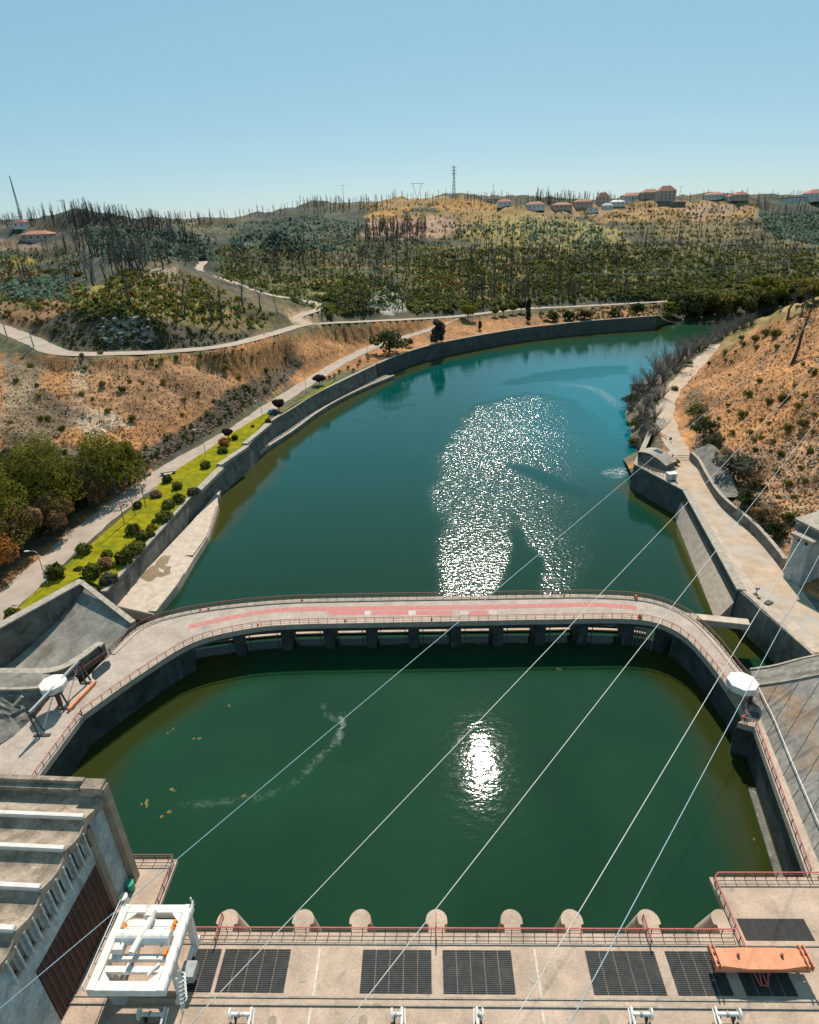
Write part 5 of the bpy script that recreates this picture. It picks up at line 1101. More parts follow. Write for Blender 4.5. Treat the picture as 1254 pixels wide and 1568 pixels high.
for i, pl in enumerate((((940, 360), (1020, 367), (1120, 374), (1270, 381)), ((940, 362), (1020, 370), (1120, 377.5), (1270, 385)), ((950, 366), (1020, 374), (1120, 381), (1270, 387)), ((880, 421), (1000, 419), (1120, 411), (1270, 398)), ((880, 420), (1010, 417), (1150, 404), (1270, 390)))):
    P = smooth([D(x, y, 420) for x, y in pl], 24); c_ = P[0].copy(); o = MB().tube([p - c_ for p in P], 0.07, 5).build('power_line', M['cable']); o.location = c_
    tag(o, ['highest of three pale power lines strung before the far right hillside', 'middle one of three pale power lines before the far right hillside', 'lowest of three pale power lines before the far right hillside', 'lower sagging line of the pair above the river trees', 'upper sagging line of the pair above the river trees'][i], 'power line', 'power lines over the valley')

# ------------------------------------------------------------------ vegetation
def leafcloud(lobes, n, size, seed, up_bias=0.3, shell=0.55):
    r = np.random.default_rng(seed); w = np.array([l[3] * l[4] * l[5] for l in lobes]) ** 0.67; w /= w.sum()
    k = r.choice(len(lobes), n, p=w); Lb = np.array(lobes)[k]; d = r.normal(size=(n, 3)); d /= np.linalg.norm(d, axis=1)[:, None]
    rad_ = (shell + (1 - shell) * r.random(n) ** 0.7); c = Lb[:, :3] + d * Lb[:, 3:6] * rad_[:, None] * (1 + 0.22 * np.sin(d[:, :1] * 5 + k[:, None] * 2.0) * np.cos(d[:, 1:2] * 6 + k[:, None]))
    nn_ = d + r.normal(size=(n, 3)) * 0.55; nn_[:, 2] += up_bias; nn_ /= np.linalg.norm(nn_, axis=1)[:, None]
    a = np.cross(nn_, r.normal(size=(n, 3))); a /= np.linalg.norm(a, axis=1)[:, None]; b = np.cross(nn_, a)
    s = (size * (0.55 + 0.9 * r.random(n)))[:, None]
    V = np.stack([c - a * s - b * s * 0.5, c + a * s * 0.2 - b * s * 0.75, c + a * s + b * s * 0.4, c - a * s * 0.3 + b * s * 0.8], 1).reshape(-1, 3)
    return V, np.arange(4 * n).reshape(-1, 4)
def lobes_for(kind, r):
    if kind == 'round': return [(0, 0, 0.62, 0.34, 0.34, 0.30)] + [(0.26 * math.cos(t), 0.26 * math.sin(t), 0.55 + 0.22 * r.random(), 0.2, 0.2, 0.17) for t in (0.3, 1.7, 2.9, 4.2, 5.4)]
    if kind == 'broad': return [(0.36 * math.cos(t) * q, 0.36 * math.sin(t) * q, 0.42 + 0.38 * r.random() - 0.15 * q, 0.17 + 0.09 * r.random(), 0.17 + 0.09 * r.random(), 0.13 + 0.07 * r.random()) for t, q in zip(np.linspace(0, 12.6, 13), [0.3, 1, .9, .6, 1.1, .8, .2, 1, .7, 1.1, .5, .9, .1])]
    if kind == 'tall': return [(0.06 * r.normal(), 0.06 * r.normal(), z, 0.17 - 0.1 * abs(z - 0.45), 0.17 - 0.1 * abs(z - 0.45), 0.12) for z in (0.22, 0.34, 0.46, 0.58, 0.7, 0.82, 0.93)]
    if kind == 'ball': return [(0, 0, 0.5, 0.5, 0.5, 0.47)]
    if kind == 'tuft': return [(0, 0, 0.36, 0.42, 0.42, 0.36), (0.25, 0.12, 0.3, 0.3, 0.3, 0.28), (-0.22, 0.2, 0.34, 0.28, 0.28, 0.3), (0.02, -0.28, 0.3, 0.3, 0.26, 0.26)]
    if kind == 'pine': return [((0.13 + 0.33 * (1 - z)) * math.cos(t) * q, (0.13 + 0.33 * (1 - z)) * math.sin(t) * q, z, 0.15 + 0.13 * (1 - z), 0.15 + 0.13 * (1 - z), 0.09 + 0.03 * r.random()) for z, t, q in zip(np.linspace(0.24, 0.93, 22), np.arange(22) * 2.4, 0.75 + 0.5 * r.random(22))]
def trunk_mb(h, r0, seed, limbs=5, z0=0.35):
    r = random.Random(seed); mb = MB(); mb.tube([(0, 0, -0.04 * h), (0.01 * h, 0, 0.3 * h), (-0.01 * h, 0.01 * h, 0.6 * h), (0, 0, 0.86 * h)], r0, 7, r0 * 0.3)
    for k in range(limbs):
        t = r.random() * 6.28; z = h * (z0 + 0.4 * k / limbs); L_ = h * (0.22 + 0.12 * r.random())
        mb.tube([(0, 0, z), (L_ * 0.5 * math.cos(t), L_ * 0.5 * math.sin(t), z + L_ * 0.35), (L_ * math.cos(t), L_ * math.sin(t), z + L_ * 0.6)], r0 * 0.4, 5, r0 * 0.12)
    return mb
def tree(name, label, cat, group, P, h, kind, m, n, leafsize, seed, wide=1.0, trunk='trunk', shell=0.72):
    t = thing(name, label, cat, P, group, rz=seed * 1.3)
    r = np.random.default_rng(seed); lb_ = [(a * wide * h, b * wide * h, c * h, d * h * wide, e * h * wide, f * h) for a, b, c, d, e, f in lobes_for(kind, r)]
    V, Fq = leafcloud(lb_, n, leafsize, seed, shell=shell); raw('crown', V, Fq, M[m], t); trunk_mb(h, 0.022 * h + 0.05, seed).build('trunk', M[trunk], t, fix=False); return t
def dist(P): return (Vector(P) - Vector((0, 0, H))).length

# pines and half dead trees at the left edge
PT = [(170, 758, 88, 'pine', 'pine', 'dense yellow green pine nearest the road bend, at the right of the clump'), (198, 742, 62, 'pine', 'pine', 'shorter pine at the very right end of the clump by the road'), (82, 790, 108, 'pine', 'pine', 'tallest green pine in the middle of the left clump'),
      (112, 768, 82, 'broad', 'olive', 'broad olive green tree behind the tallest pine of the left clump'), (8, 842, 112, 'pine', 'pine', 'pine with bright top at the left edge above the road shadow'), (84, 818, 66, 'broad', 'brownleaf', 'brown withered tree in front of the tallest pine'),
      (36, 846, 70, 'broad', 'brownleaf', 'brown withered tree close to the road on the left'), (34, 765, 76, 'broad', 'olive', 'olive tree at the left edge behind the bright topped pine'), (-14, 880, 80, 'broad', 'orangeleaf', 'orange brown tree cut by the left edge beside the road'),
      (66, 738, 50, 'broad', 'darkleaf', 'small dark tree at the back left of the pine clump'), (138, 775, 58, 'broad', 'brownleaf', 'brownish tree leaning over the road shadow')]
for i, (x, y, hp_, kind, m, lab) in enumerate(PT):
    P = hit(x, y); h = hp_ * dist(P) / F * 1.02; tree('pine_tree' if kind == 'pine' else 'tree', lab, 'tree', None, P, h, kind, m, 8000, 0.2, 100 + i, 0.82)
# roadside trees
RT = [(596, 541, 42, 'broad', 'darkleaf', 1.25, 'large dark tree standing alone above the quay wall'), (717, 491, 24, 'round', 'pine', 1.2, 'round yellow green tree where the two roads meet'), (758, 485, 15, 'round', 'olive', 1.0, 'small round tree, first of the roadside row from the left'),
      (771, 483, 17, 'round', 'olive', 0.9, 'small round tree, second of the roadside row from the left'), (785, 481, 17, 'round', 'pine', 0.9, 'small round tree, third of the roadside row from the left'), (798, 479, 18, 'round', 'darkleaf', 0.9, 'small round tree, fourth of the roadside row from the left'), (809, 477, 17, 'tall', 'darkleaf', 1.2, 'slim tree, last of the roadside row'),
      (668, 527, 34, 'tall', 'greyleaf', 1.3, 'thin sparse grey green tree leaning over the quay wall'), (676, 524, 28, 'tall', 'brownleaf', 0.9, 'thin bare looking sapling beside the sparse tree'), (628, 531, 13, 'round', 'brownleaf', 0.9, 'small brown tree right of the lone dark tree'),
      (428, 630, 20, 'round', 'purple', 1.0, 'purple leaved tree beside the parked blue car'), (490, 590, 17, 'round', 'purple', 1.35, 'purple leaved tree at the far tip of the lawn'), (350, 672, 17, 'round', 'purple', 1.0, 'purple leaved shrub tree by the third lamp post'),
      (808, 493, 18, 'tall', 'darkleaf', 1.0, 'narrow cypress like tree above the far quay wall'), (735, 505, 12, 'tall', 'darkleaf', 1.2, 'slim sapling on the bank below the round tree')]
for i, (x, y, hp_, kind, m, wd_, lab) in enumerate(RT):
    P = hit(x, y); h = max(1.2, hp_ * dist(P) / F); tree('tree', lab, 'tree', None, P, h, kind, m, 1300, 0.035 * h + 0.1, 200 + i, wd_)
# trees along the far right shore
ST = [(1030, 487, 22, 'pine', 'small yellowish tree at the end of the quay wall'), (1050, 486, 34, 'darkleaf', 'tall dark tree right of the wall end'), (1069, 486, 36, 'olive', 'broad dark green tree beside the tall dark one'), (1050, 462, 14, 'olive', 'round tree above the far riverside road'), (1106, 485, 26, 'olive', 'yellow olive bush tree overhanging the far shore'),
      (1126, 483, 40, 'olive', 'large round olive tree in the middle of the far shore'), (1150, 480, 34, 'darkleaf', 'dark tree behind the large round olive tree'), (1170, 470, 32, 'pine', 'pale rounded tree high on the far shore'), (1186, 484, 24, 'olive', 'low broad tree at the water on the far right'), (1232, 460, 30, 'yellowleaf', 'yellowish tree on the far right shore'), (1246, 470, 28, 'pine', 'yellow green tree at the right edge of the far shore'), (1210, 470, 24, 'darkleaf', 'dark tree between the yellowish shore trees'),
      (1088, 486, 20, 'darkleaf', 'low dark tree filling the gap on the far shore'), (895, 489, 14, 'brownleaf', 'small brown tree above the middle of the far wall'), (847, 492, 12, 'olive', 'small olive tree left of the brown one above the wall'), (975, 480, 13, 'darkleaf', 'small dark tree near the end of the far wall'), (940, 484, 11, 'olive', 'low olive tree above the far wall'), (870, 490, 12, 'darkleaf', 'low dark tree between the brown and olive ones')]
for i, (x, y, hp_, m, lab) in enumerate(ST):
    P = hit(x, y)
    if x > 1160: P = D(x, y, 470); P.z = gz(P.x, P.y)
    h = hp_ * dist(P) / F * 1.15; tree('shore_tree', lab, 'tree', 'trees on the far shore', P, h, 'broad', m, 1800, 0.045 * h + 0.12, 300 + i, 1.15)
# clipped bushes on the lawn
GB_ = [(20, 946, 20, 'bushgreen', 'low rounded bush at the lower tip of the lawn'), (87, 886, 24, 'bushgreen', 'wide rounded bush right of the nearest lamp post'), (130, 849, 19, 'bushgreen', 'round bush beside the road right of the nearest lamp'), (122, 876, 12, 'bushgreen', 'small round bush left of the abutment corner'), (143, 886, 24, 'bushgreen', 'large bush against the abutment corner'), (166, 856, 15, 'bushgreen', 'small bush with dark top above the grey green shrub'),
       (167, 894, 24, 'greyleaf', 'pale grey green shrub beside the garden wall end'), (163, 872, 20, 'brownleaf', 'pinkish brown shrub behind the grey green one'), (193, 864, 25, 'bushgreen', 'large dark bush, nearest of three along the wall'), (210, 847, 27, 'bushgreen', 'large dark bush, middle of three along the wall'), (219, 829, 18, 'bushgreen', 'smaller bush, farthest of three along the wall'), (206, 820, 20, 'bushgreen', 'round bush in the middle of the lawn below the poles'),
       (233, 813, 15, 'yellowleaf', 'golden bush on the lawn near the wall'), (232, 823, 11, 'bushgreen', 'dark low bush touching the golden one'), (238, 803, 9, 'bushgreen', 'tiny bush above the golden one'), (253, 798, 24, 'bushgreen', 'big clipped bush halfway along the lawn'), (259, 780, 17, 'bushgreen', 'flat topped bush above the big clipped one'), (212, 779, 12, 'bushgreen', 'small bush at the roadside behind the poles'), (240, 762, 16, 'brownleaf', 'brownish little tree on the lawn by the white panel'),
       (275, 771, 17, 'bushgreen', 'round bush, second from the hedge bench'), (272, 750, 14, 'bushgreen', 'round bush below the low stone bench'), (297, 758, 18, 'greyleaf', 'grey green bush leaning on the garden wall'), (257, 739, 13, 'bushgreen', 'low bush in front of the low stone bench'), (316, 718, 14, 'bushgreen', 'round bush with dark shadow on the narrow lawn'), (342, 695, 15, 'bushgreen', 'round bush at the stepped coping'), (344, 684, 15, 'orangeleaf', 'orange leaved bush at the stepped coping'),
       (360, 674, 9, 'bushgreen', 'small round bush right of the purple shrub'), (387, 655, 6, 'bushgreen', 'tiny bush near the car end of the lawn'), (411, 648, 8, 'bushgreen', 'tiny bush just below the blue car')]
for i, (x, y, dp, m, lab) in enumerate(GB_):
    P = hit(x, y) + UP * 0.1; s = dp * dist(P) / F; r = np.random.default_rng(i); V, Fq = leafcloud([(a * s, b * s, c * s * 0.86, d * s, e * s, f * s * 0.9) for a, b, c, d, e, f in lobes_for('ball' if i % 3 else 'tuft', r)], 700, 0.05 * s + 0.07, 400 + i, shell=0.75)
    o = raw('bush', V, Fq, M[m]); o.location = P; o.rotation_euler = (0, 0, i); tag(o, lab, 'bush')
for i, (x, y) in enumerate(((548, 563), (551, 557), (533, 566), (512, 578), (520, 572), (564, 553), (576, 547), (562, 547), (541, 570), (505, 581))):
    P = hit(x, y); s = 6.5 * dist(P) / F; V, Fq = leafcloud([(0, 0, s * 0.55, s * 0.4, s * 0.4, s * 0.45)], 160, 0.16, 450 + i); o = raw('sapling', V, Fq, M['bushgreen'] if i % 3 else M['brownleaf']); o.location = P
    tag(o, 'small bushy sapling in the row between road and quay wall', 'sapling', 'saplings planted along the far left road')
# shrubs on the dry slopes
SHR = []
for k in range(4):
    V, Fq = leafcloud(lobes_for('tuft', np.random.default_rng(k)), 260, 0.075, 480 + k); SHR.append((V, Fq))
def shrub(x, y, dp, m, lab, grp, k):
    P = hit(x, y + dp * 0.3); s = dp * dist(P) / F * 0.88; key = (k % 4, m)
    if key not in shrub.src: o = raw('shrub', *SHR[k % 4], M[m]); shrub.src[key] = o
    else: o = shrub.src[key].copy(); COL.objects.link(o)
    o.location = P; o.scale = (s, s, s * (0.9 + 0.3 * ((k * 7) % 5) / 5)); o.rotation_euler = (0, 0, k * 1.7); tag(o, lab, 'shrub', grp)
shrub.src = {}
RS = [(1033, 594, 12), (1172, 509, 13), (1186, 512, 17), (1214, 515, 9), (1156, 518, 12), (1138, 525, 8), (1135, 517, 9), (1158, 532, 9), (1189, 530, 9), (1139, 527, 6), (1126, 538, 6), (1119, 553, 7), (1111, 551, 6), (1110, 538, 8), (1085, 556, 7), (1117, 574, 6), (1145, 603, 15), (1162, 583, 9), (1177, 613, 13), (1199, 611, 19), (1221, 620, 12), (1232, 605, 11), (1244, 570, 14), (1136, 633, 16), (1114, 620, 8), (1115, 629, 8), (1148, 662, 12), (1166, 643, 8), (1177, 647, 7), (1205, 654, 14), (1228, 646, 17),
      (1155, 673, 9), (1166, 670, 8), (1183, 675, 9), (1156, 688, 9), (1195, 693, 12), (1140, 702, 15), (1121, 662, 9), (1107, 672, 7), (1097, 668, 14), (1100, 640, 8), (1247, 634, 7), (1229, 558, 7), (1216, 590, 6), (1083, 640, 9), (1070, 655, 10), (1180, 690, 6), (1240, 690, 10), (1225, 715, 9), (1207, 740, 12), (1232, 735, 10), (1190, 720, 8), (1170, 745, 9), (1215, 760, 9), (1163, 715, 7), (1244, 660, 8), (1190, 760, 8)]
for k, (x, y, dp) in enumerate(RS): shrub(x, y, dp, 'shrubgreen' if k % 3 else 'olive', 'small green shrub dotted on the dry orange slope at the right', 'shrubs on the right slope', k)
LS_ = [(154, 540, 9), (126, 544, 8), (130, 563, 9), (233, 551, 8), (247, 549, 8), (270, 547, 7), (307, 545, 8), (330, 545, 9), (337, 543, 6), (371, 535, 6), (157, 587, 11), (199, 584, 8), (219, 585, 7), (126, 602, 9), (142, 610, 6), (187, 595, 13), (251, 584, 11), (304, 601, 8), (283, 611, 8), (222, 609, 6), (166, 628, 11), (203, 641, 14), (279, 634, 8), (63, 640, 10), (16, 645, 8), (74, 640, 10), (57, 590, 7), (345, 562, 14), (366, 577, 10), (407, 566, 12), (386, 546, 7), (395, 541, 6), (420, 525, 6), (437, 548, 8), (410, 583, 8), (25, 582, 9), (47, 560, 10), (127, 694, 10), (150, 700, 14), (95, 655, 12), (60, 605, 8), (240, 560, 6)]
for k, (x, y, dp) in enumerate(LS_): shrub(x, y, dp, 'shrubgreen' if k % 4 else 'yellowleaf', 'small dark green shrub dotted on the dry slope between the two left roads', 'shrubs on the left slope', k + 1)
# bigger scrub by the right retaining wall
for i, (x, y, hp_, m, lab) in enumerate(((1122, 735, 46, 'greyleaf', 'large sparse grey green tree leaning over the revetment wall'), (1076, 668, 30, 'darkleaf', 'dark green bush on the bank above the right track'), (1066, 640, 24, 'olive', 'green bush on the cut bank beside the right track'), (1090, 690, 24, 'darkleaf', 'dark bush just above the top of the revetment'), (1140, 775, 26, 'darkleaf', 'dark scrub beyond the middle of the retaining wall'), (1165, 800, 26, 'brownleaf', 'brown scrub near the end of the retaining wall'), (1108, 705, 20, 'brownleaf', 'brown scrub behind the grey green tree'), (1034, 712, 10, 'yellowleaf', 'bright yellow green bush beside the curved roof hut'), (1185, 820, 22, 'darkleaf', 'dark scrub close to the concrete tower'), (1150, 745, 24, 'brownleaf', 'brown scrub high above the retaining wall'), (1205, 800, 18, 'olive', 'small olive scrub above the concrete tower'))):
    P = hit(x, y); h = hp_ * dist(P) / F; tree('scrub_tree', lab, 'tree', None, P, h, 'broad', m, 900, 0.035 * h + 0.08, 520 + i, 1.15)

# leafless bushes and trees
def bare_arrays(h, seed, kind):
    r = random.Random(seed); mb = MB()
    if kind == 'tree':
        bend = [(0, 0, -0.03 * h)] + [((r.random() - .5) * 0.05 * h * k, (r.random() - .5) * 0.05 * h * k, h * k / 4) for k in (1, 2, 3)] + [((r.random() - .5) * 0.12 * h, (r.random() - .5) * 0.12 * h, h)]
        mb.tube(bend, 0.0125 * h + 0.02, 5, 0.004 * h, cap=False)
        for k in range(26):
            z = 0.32 + 0.64 * k / 26; i_ = min(3, int(z * 4)); f_ = z * 4 - i_; p = Vector(bend[i_]).lerp(Vector(bend[i_ + 1]), f_); t = r.random() * 6.28; L_ = h * (0.09 + 0.15 * r.random()) * (1.15 - z * 0.6)
            q = p + Vector((math.cos(t) * L_ * 0.7, math.sin(t) * L_ * 0.7, L_ * (0.5 + 0.4 * r.random()))); mb.tube([p, q], 0.0055 * h, 3, 0.002 * h, cap=False)
            for _ in range(3):
                q0 = p.lerp(q, 0.45 + 0.5 * r.random()); q1 = q0 + Vector((r.random() - .5, r.random() - .5, r.random() * 0.9)) * L_ * 0.7; mb.tube([q0, q1], 0.0038 * h, 3, 0.0012 * h, cap=False)
    else:
        for k in range(34):
            t = r.random() * 6.28; e = 0.35 + 0.65 * r.random(); L_ = h * (0.55 + 0.45 * r.random()); p0 = Vector((math.cos(t) * 0.06 * h, math.sin(t) * 0.06 * h, -0.03 * h)); p1 = p0 + Vector((math.cos(t) * 0.3 * e, math.sin(t) * 0.3 * e, 0.5)) * L_; p2 = p1 + Vector((math.cos(t + r.random() - .5) * 0.35 * e, math.sin(t + r.random() - .5) * 0.35 * e, 0.42)) * L_
            mb.tube([p0, p1, p2], 0.011 * h, 4, 0.003 * h, cap=False)
            for _ in range(9):
                u_ = r.random(); q0 = p0.lerp(p1, 0.3 + 0.7 * u_) if r.random() < .4 else p1.lerp(p2, u_); q1 = q0 + Vector((r.random() - .5, r.random() - .5, r.random() * 0.8 - 0.1)) * 0.36 * h; mb.tube([q0, q1], 0.0052 * h, 3, 0.0018 * h, cap=False)
    return mb
BARE = {k: [bare_arrays(1.0, 600 + i, k) for i in range(5)] for k in ('tree', 'bush')}
bsrc = {}
def bare(kind, P, h, m, lab, cat, grp, k, name):
    key = (kind, k % 5, m)
    if key not in bsrc: o = BARE[kind][k % 5].build(name, M[m], None, fix=False); bsrc[key] = o
    else: o = bsrc[key].copy(); COL.objects.link(o); o.name = name
    o.location = P; w_ = 0.8 + 0.5 * ((k * 13) % 10) / 10; o.scale = (h * w_, h * w_, h); o.rotation_euler = (0.085 * math.sin(k * 3), 0.085 * math.cos(k * 5), k * 2.1); tag(o, lab, cat, grp)
BB = [(970, 612, 28), (976, 598, 34), (984, 640, 36), (992, 622, 38), (986, 665, 34), (998, 590, 40), (1008, 572, 40), (1016, 585, 36), (1024, 562, 38), (1034, 570, 34), (1042, 553, 40), (1054, 548, 38), (1062, 541, 30), (1072, 537, 30), (1080, 533, 30), (1092, 526, 30), (1102, 520, 30), (1112, 514, 30), (1124, 508, 28), (1138, 503, 26), (1150, 497, 22), (978, 690, 26), (988, 682, 34), (1000, 668, 34), (1003, 640, 26), (965, 630, 26), (1012, 610, 26)]
for k, (x, y, hp_) in enumerate(BB):
    P = hit(x, y)
    bare('bush', P, hp_ * dist(P) / F * 0.85, 'twig', 'leafless grey brown bush crowding the right river bank below the track', 'bush', 'leafless bushes on the right bank', k, 'leafless_bush')
for i, (x, y, hp_, m, lab) in enumerate(((966, 622, 20, 'darkleaf', 'dark green bush low at the water on the right bank'), (978, 606, 22, 'greyleaf', 'grey green bush among the leafless ones by the water'), (972, 655, 18, 'olive', 'olive bush at the foot of the right bank'), (985, 650, 20, 'greyleaf', 'grey green bush halfway up the right bank'), (1052, 560, 10, 'bushgreen', 'small green bush where the right track disappears'), (970, 683, 14, 'olive', 'yellowish bush on the rocks above the hut'))):
    P = hit(x, y); h = hp_ * dist(P) / F; tree('bank_bush', lab, 'bush', None, P, h, 'broad', m, 800, 0.04 * h + 0.08, 560 + i, 1.2)
KT = [(283, 486, 62, 'tall leaning scorched tree on the middle of the left knoll'), (325, 494, 52, 'scorched tree on the right shoulder of the left knoll'), (340, 493, 50, 'scorched tree right of its twin on the knoll shoulder'), (201, 466, 50, 'scorched tree above the cut rock face'), (219, 428, 54, 'scorched tree beside the bare patch on the knoll top'), (400, 474, 36, 'scorched tree by the pale valley track'), (372, 468, 38, 'slim scorched tree left of the valley track'),
      (1213, 557, 84, 'tallest dead tree with curved trunk on the right slope'), (1225, 486, 40, 'dead tree near the right edge on the crest'), (1206, 488, 46, 'forked dead tree behind the tallest one'), (425, 480, 30, 'scorched tree near the track junction'), (62, 500, 34, 'scorched tree left of the cut rock face')]
for k, (x, y, hp_, lab) in enumerate(KT):
    P = hit(x, y); bare('tree', P, hp_ * dist(P) / F, 'burnt', lab, 'tree', None, k, 'scorched_tree')

# the scorched forest on the hills: nearest 285 as trees of their own, the rest one wood
def sample(poly, n, seed, ter=0):
    r = np.random.default_rng(seed); xs = [p[0] for p in poly]; ys = [p[1] for p in poly]; out = []
    while len(out) < n:
        x = r.uniform(min(xs), max(xs), 400); y = r.uniform(min(ys), max(ys), 400); m_ = inpoly(x, y, poly)
        out += list(zip(x[m_], y[m_]))
    pts = []
    for x, y in out[:n]:
        h_ = BVH.ray_cast(Vector((0, 0, H)), Vector(ray(x, y)).normalized())
        if not (h_[0] and h_[0].z > 4): continue
        q = h_[0]
        if ter == 2 and math.sin(q.z * 2 * math.pi / 3.8 + 2.5 * float(fbm(q.x / 60, q.y / 60, 2))) > 0.15: continue
        if ter == 1 and (math.sin(q.z * 2 * math.pi / 3.8 + 2.5 * float(fbm(q.x / 60, q.y / 60, 2))) < -0.1 or float(fbm(q.x / 70 + 5, q.y / 70, 2)) < -0.16): continue
        pts.append(q)
    return pts
FZ = [([(0, 332), (120, 322), (300, 326), (480, 308), (500, 322), (300, 345), (0, 350)], 420, 8.5), ([(105, 330), (240, 340), (340, 395), (215, 420), (120, 400)], 210, 11), ([(340, 385), (560, 350), (650, 345), (650, 378), (700, 420), (560, 450), (350, 430)], 230, 9), ([(560, 345), (652, 345), (652, 372), (560, 372)], 170, 10),
      ([(690, 385), (960, 378), (1000, 455), (720, 472)], 260, 10), ([(960, 355), (1254, 380), (1254, 440), (1000, 455)], 140, 9), ([(620, 302), (800, 304), (1254, 300), (1254, 310), (800, 318), (620, 310)], 210, 8), ([(480, 300), (620, 300), (600, 320), (480, 330)], 150, 9), ([(1160, 312), (1254, 318), (1254, 350), (1180, 335)], 70, 8), ([(700, 345), (960, 340), (1254, 350), (1254, 385), (960, 380), (700, 388)], 170, 9), ([(100, 420), (180, 380), (240, 400), (160, 450)], 30, 9), ([(500, 455), (700, 440), (690, 478), (520, 485)], 50, 8), ([(0, 380), (110, 370), (110, 440), (0, 450)], 60, 8), ([(820, 300), (940, 300), (940, 312), (820, 316)], 120, 10)]
ALLT = []
for k, (poly, n, h) in enumerate(FZ):
    r = random.Random(k)
    for P in sample(poly, n, 700 + k, 0): ALLT.append((P, h * (0.65 + 0.7 * r.random())))
ALLT.sort(key=lambda a: -a[1] / dist(a[0]))
for k, (P, h) in enumerate(ALLT[:285]): bare('tree', P, h, 'burnt', 'thin scorched tree with bare upswept twigs on the far hillside', 'tree', 'scorched trees on the far hillside', k, 'bare_tree')
def merged(name, items, arrays, m, label=None):
    VV = []; FF = []; n = 0
    for k, (P, s, a) in enumerate(items):
        V, Fq = arrays[k % len(arrays)]; c_, s_ = math.cos(a), math.sin(a); W = V * s; W = np.stack([W[:, 0] * c_ - W[:, 1] * s_, W[:, 0] * s_ + W[:, 1] * c_, W[:, 2]], -1) + np.array(P)
        VV.append(W); FF.append(Fq + n); n += len(V)
    o = raw(name, np.concatenate(VV), np.concatenate(FF), M[m]); tag(o, label, None, None, 'stuff'); return o
_arr = []
for mb in BARE['tree']:
    f4 = np.array([f for f in mb.f if len(f) == 4]); _arr.append((np.array(mb.v), f4))
merged('bare_woodland', [(tuple(P), h, k * 1.9) for k, (P, h) in enumerate(ALLT[285:])], _arr, 'burnt', 'scorched woodland covering the far hillsides and ridges')
def clumps(name, polys, m, size, per, leafs, seed, label, ter=0):
    A = [leafcloud([(0, 0, 0.4, 0.6, 0.6, 0.45)], per, leafs, seed + k, shell=0.3) for k in range(4)]; it = []; r = random.Random(seed)
    for k, (poly, n) in enumerate(polys):
        for P in sample(poly, n, seed * 10 + k, ter): it.append((tuple(P), size * (0.5 + r.random()), r.random() * 6))
    merged(name, it, A, m, label)
clumps('undergrowth', [([(330, 380), (690, 370), (700, 475), (500, 480), (330, 425)], 2600), ([(690, 375), (1000, 372), (1254, 385), (1254, 445), (1000, 458), (700, 472)], 3200), ([(490, 440), (570, 440), (560, 480), (500, 492)], 250), ([(620, 455), (800, 460), (700, 480), (630, 482)], 250)], 'undergreen', 1.6, 12, 0.3, 31, 'dark green undergrowth on the terraced hillside', 1)
clumps('hillside_heath', [([(330, 375), (690, 365), (700, 440), (560, 455), (340, 425)], 2600), ([(640, 385), (1000, 370), (1000, 400), (800, 450), (640, 465)], 2600), ([(1000, 345), (1254, 370), (1254, 400), (1000, 392)], 900), ([(120, 480), (190, 412), (300, 425), (420, 480), (400, 505), (230, 490)], 700), ([(0, 400), (120, 400), (140, 470), (60, 500), (0, 490)], 600), ([(560, 310), (760, 305), (960, 330), (960, 372), (690, 366), (560, 360)], 300)], 'heath', 1.15, 9, 0.34, 37, 'rusty golden heath on terraces and knolls', 2)
clumps('olive_heath', [([(330, 375), (690, 365), (700, 470), (500, 480), (340, 425)], 2600), ([(640, 380), (1000, 370), (1254, 380), (1254, 420), (800, 465), (640, 465)], 3000), ([(120, 480), (190, 412), (300, 425), (420, 480), (400, 505), (230, 490)], 500), ([(0, 380), (120, 380), (140, 470), (0, 480)], 500)], 'freshgreen', 1.2, 9, 0.34, 38, 'olive green heath between the burnt trunks')
clumps('withered_tufts', [([(0, 560), (420, 530), (560, 500), (560, 530), (430, 565), (340, 610), (210, 690), (0, 690)], 1300), ([(1060, 560), (1254, 460), (1254, 780), (1200, 840), (1100, 720), (1040, 620)], 1500)], 'brownleaf', 0.42, 8, 0.32, 39, 'withered brown tufts on the dry slopes')
clumps('field_hedges', [([(700, 335), (960, 325), (1254, 325), (1254, 390), (960, 385), (700, 385)], 1500), ([(560, 312), (760, 308), (700, 366), (560, 366)], 260), ([(930, 312), (1160, 310), (1160, 335), (930, 335)], 260)], 'thicketgreen', 1.7, 14, 0.28, 41, 'green bushes and hedges scattered between the far fields', 2)
clumps('green_thicket', [([(800, 395), (1000, 385), (1254, 398), (1254, 442), (1060, 455), (820, 462)], 1300), ([(930, 440), (1254, 430), (1254, 455), (1000, 462)], 500), ([(500, 448), (565, 440), (560, 480), (500, 488)], 200), ([(620, 462), (800, 462), (690, 478), (630, 480)], 200)], 'thicketgreen', 2.4, 16, 0.26, 36, 'dense green thicket on the lower part of the far slope')
clumps('gold_scrub', [([(620, 395), (800, 380), (1000, 400), (980, 445), (640, 465)], 1500), ([(560, 310), (760, 305), (960, 330), (960, 372), (690, 366), (560, 360)], 350), ([(110, 480), (190, 410), (300, 430), (360, 490), (230, 480)], 500), ([(940, 312), (1160, 310), (1160, 345), (960, 345)], 400)], 'olive', 1.5, 10, 0.3, 32, 'golden olive scrub between the fields and terraces')
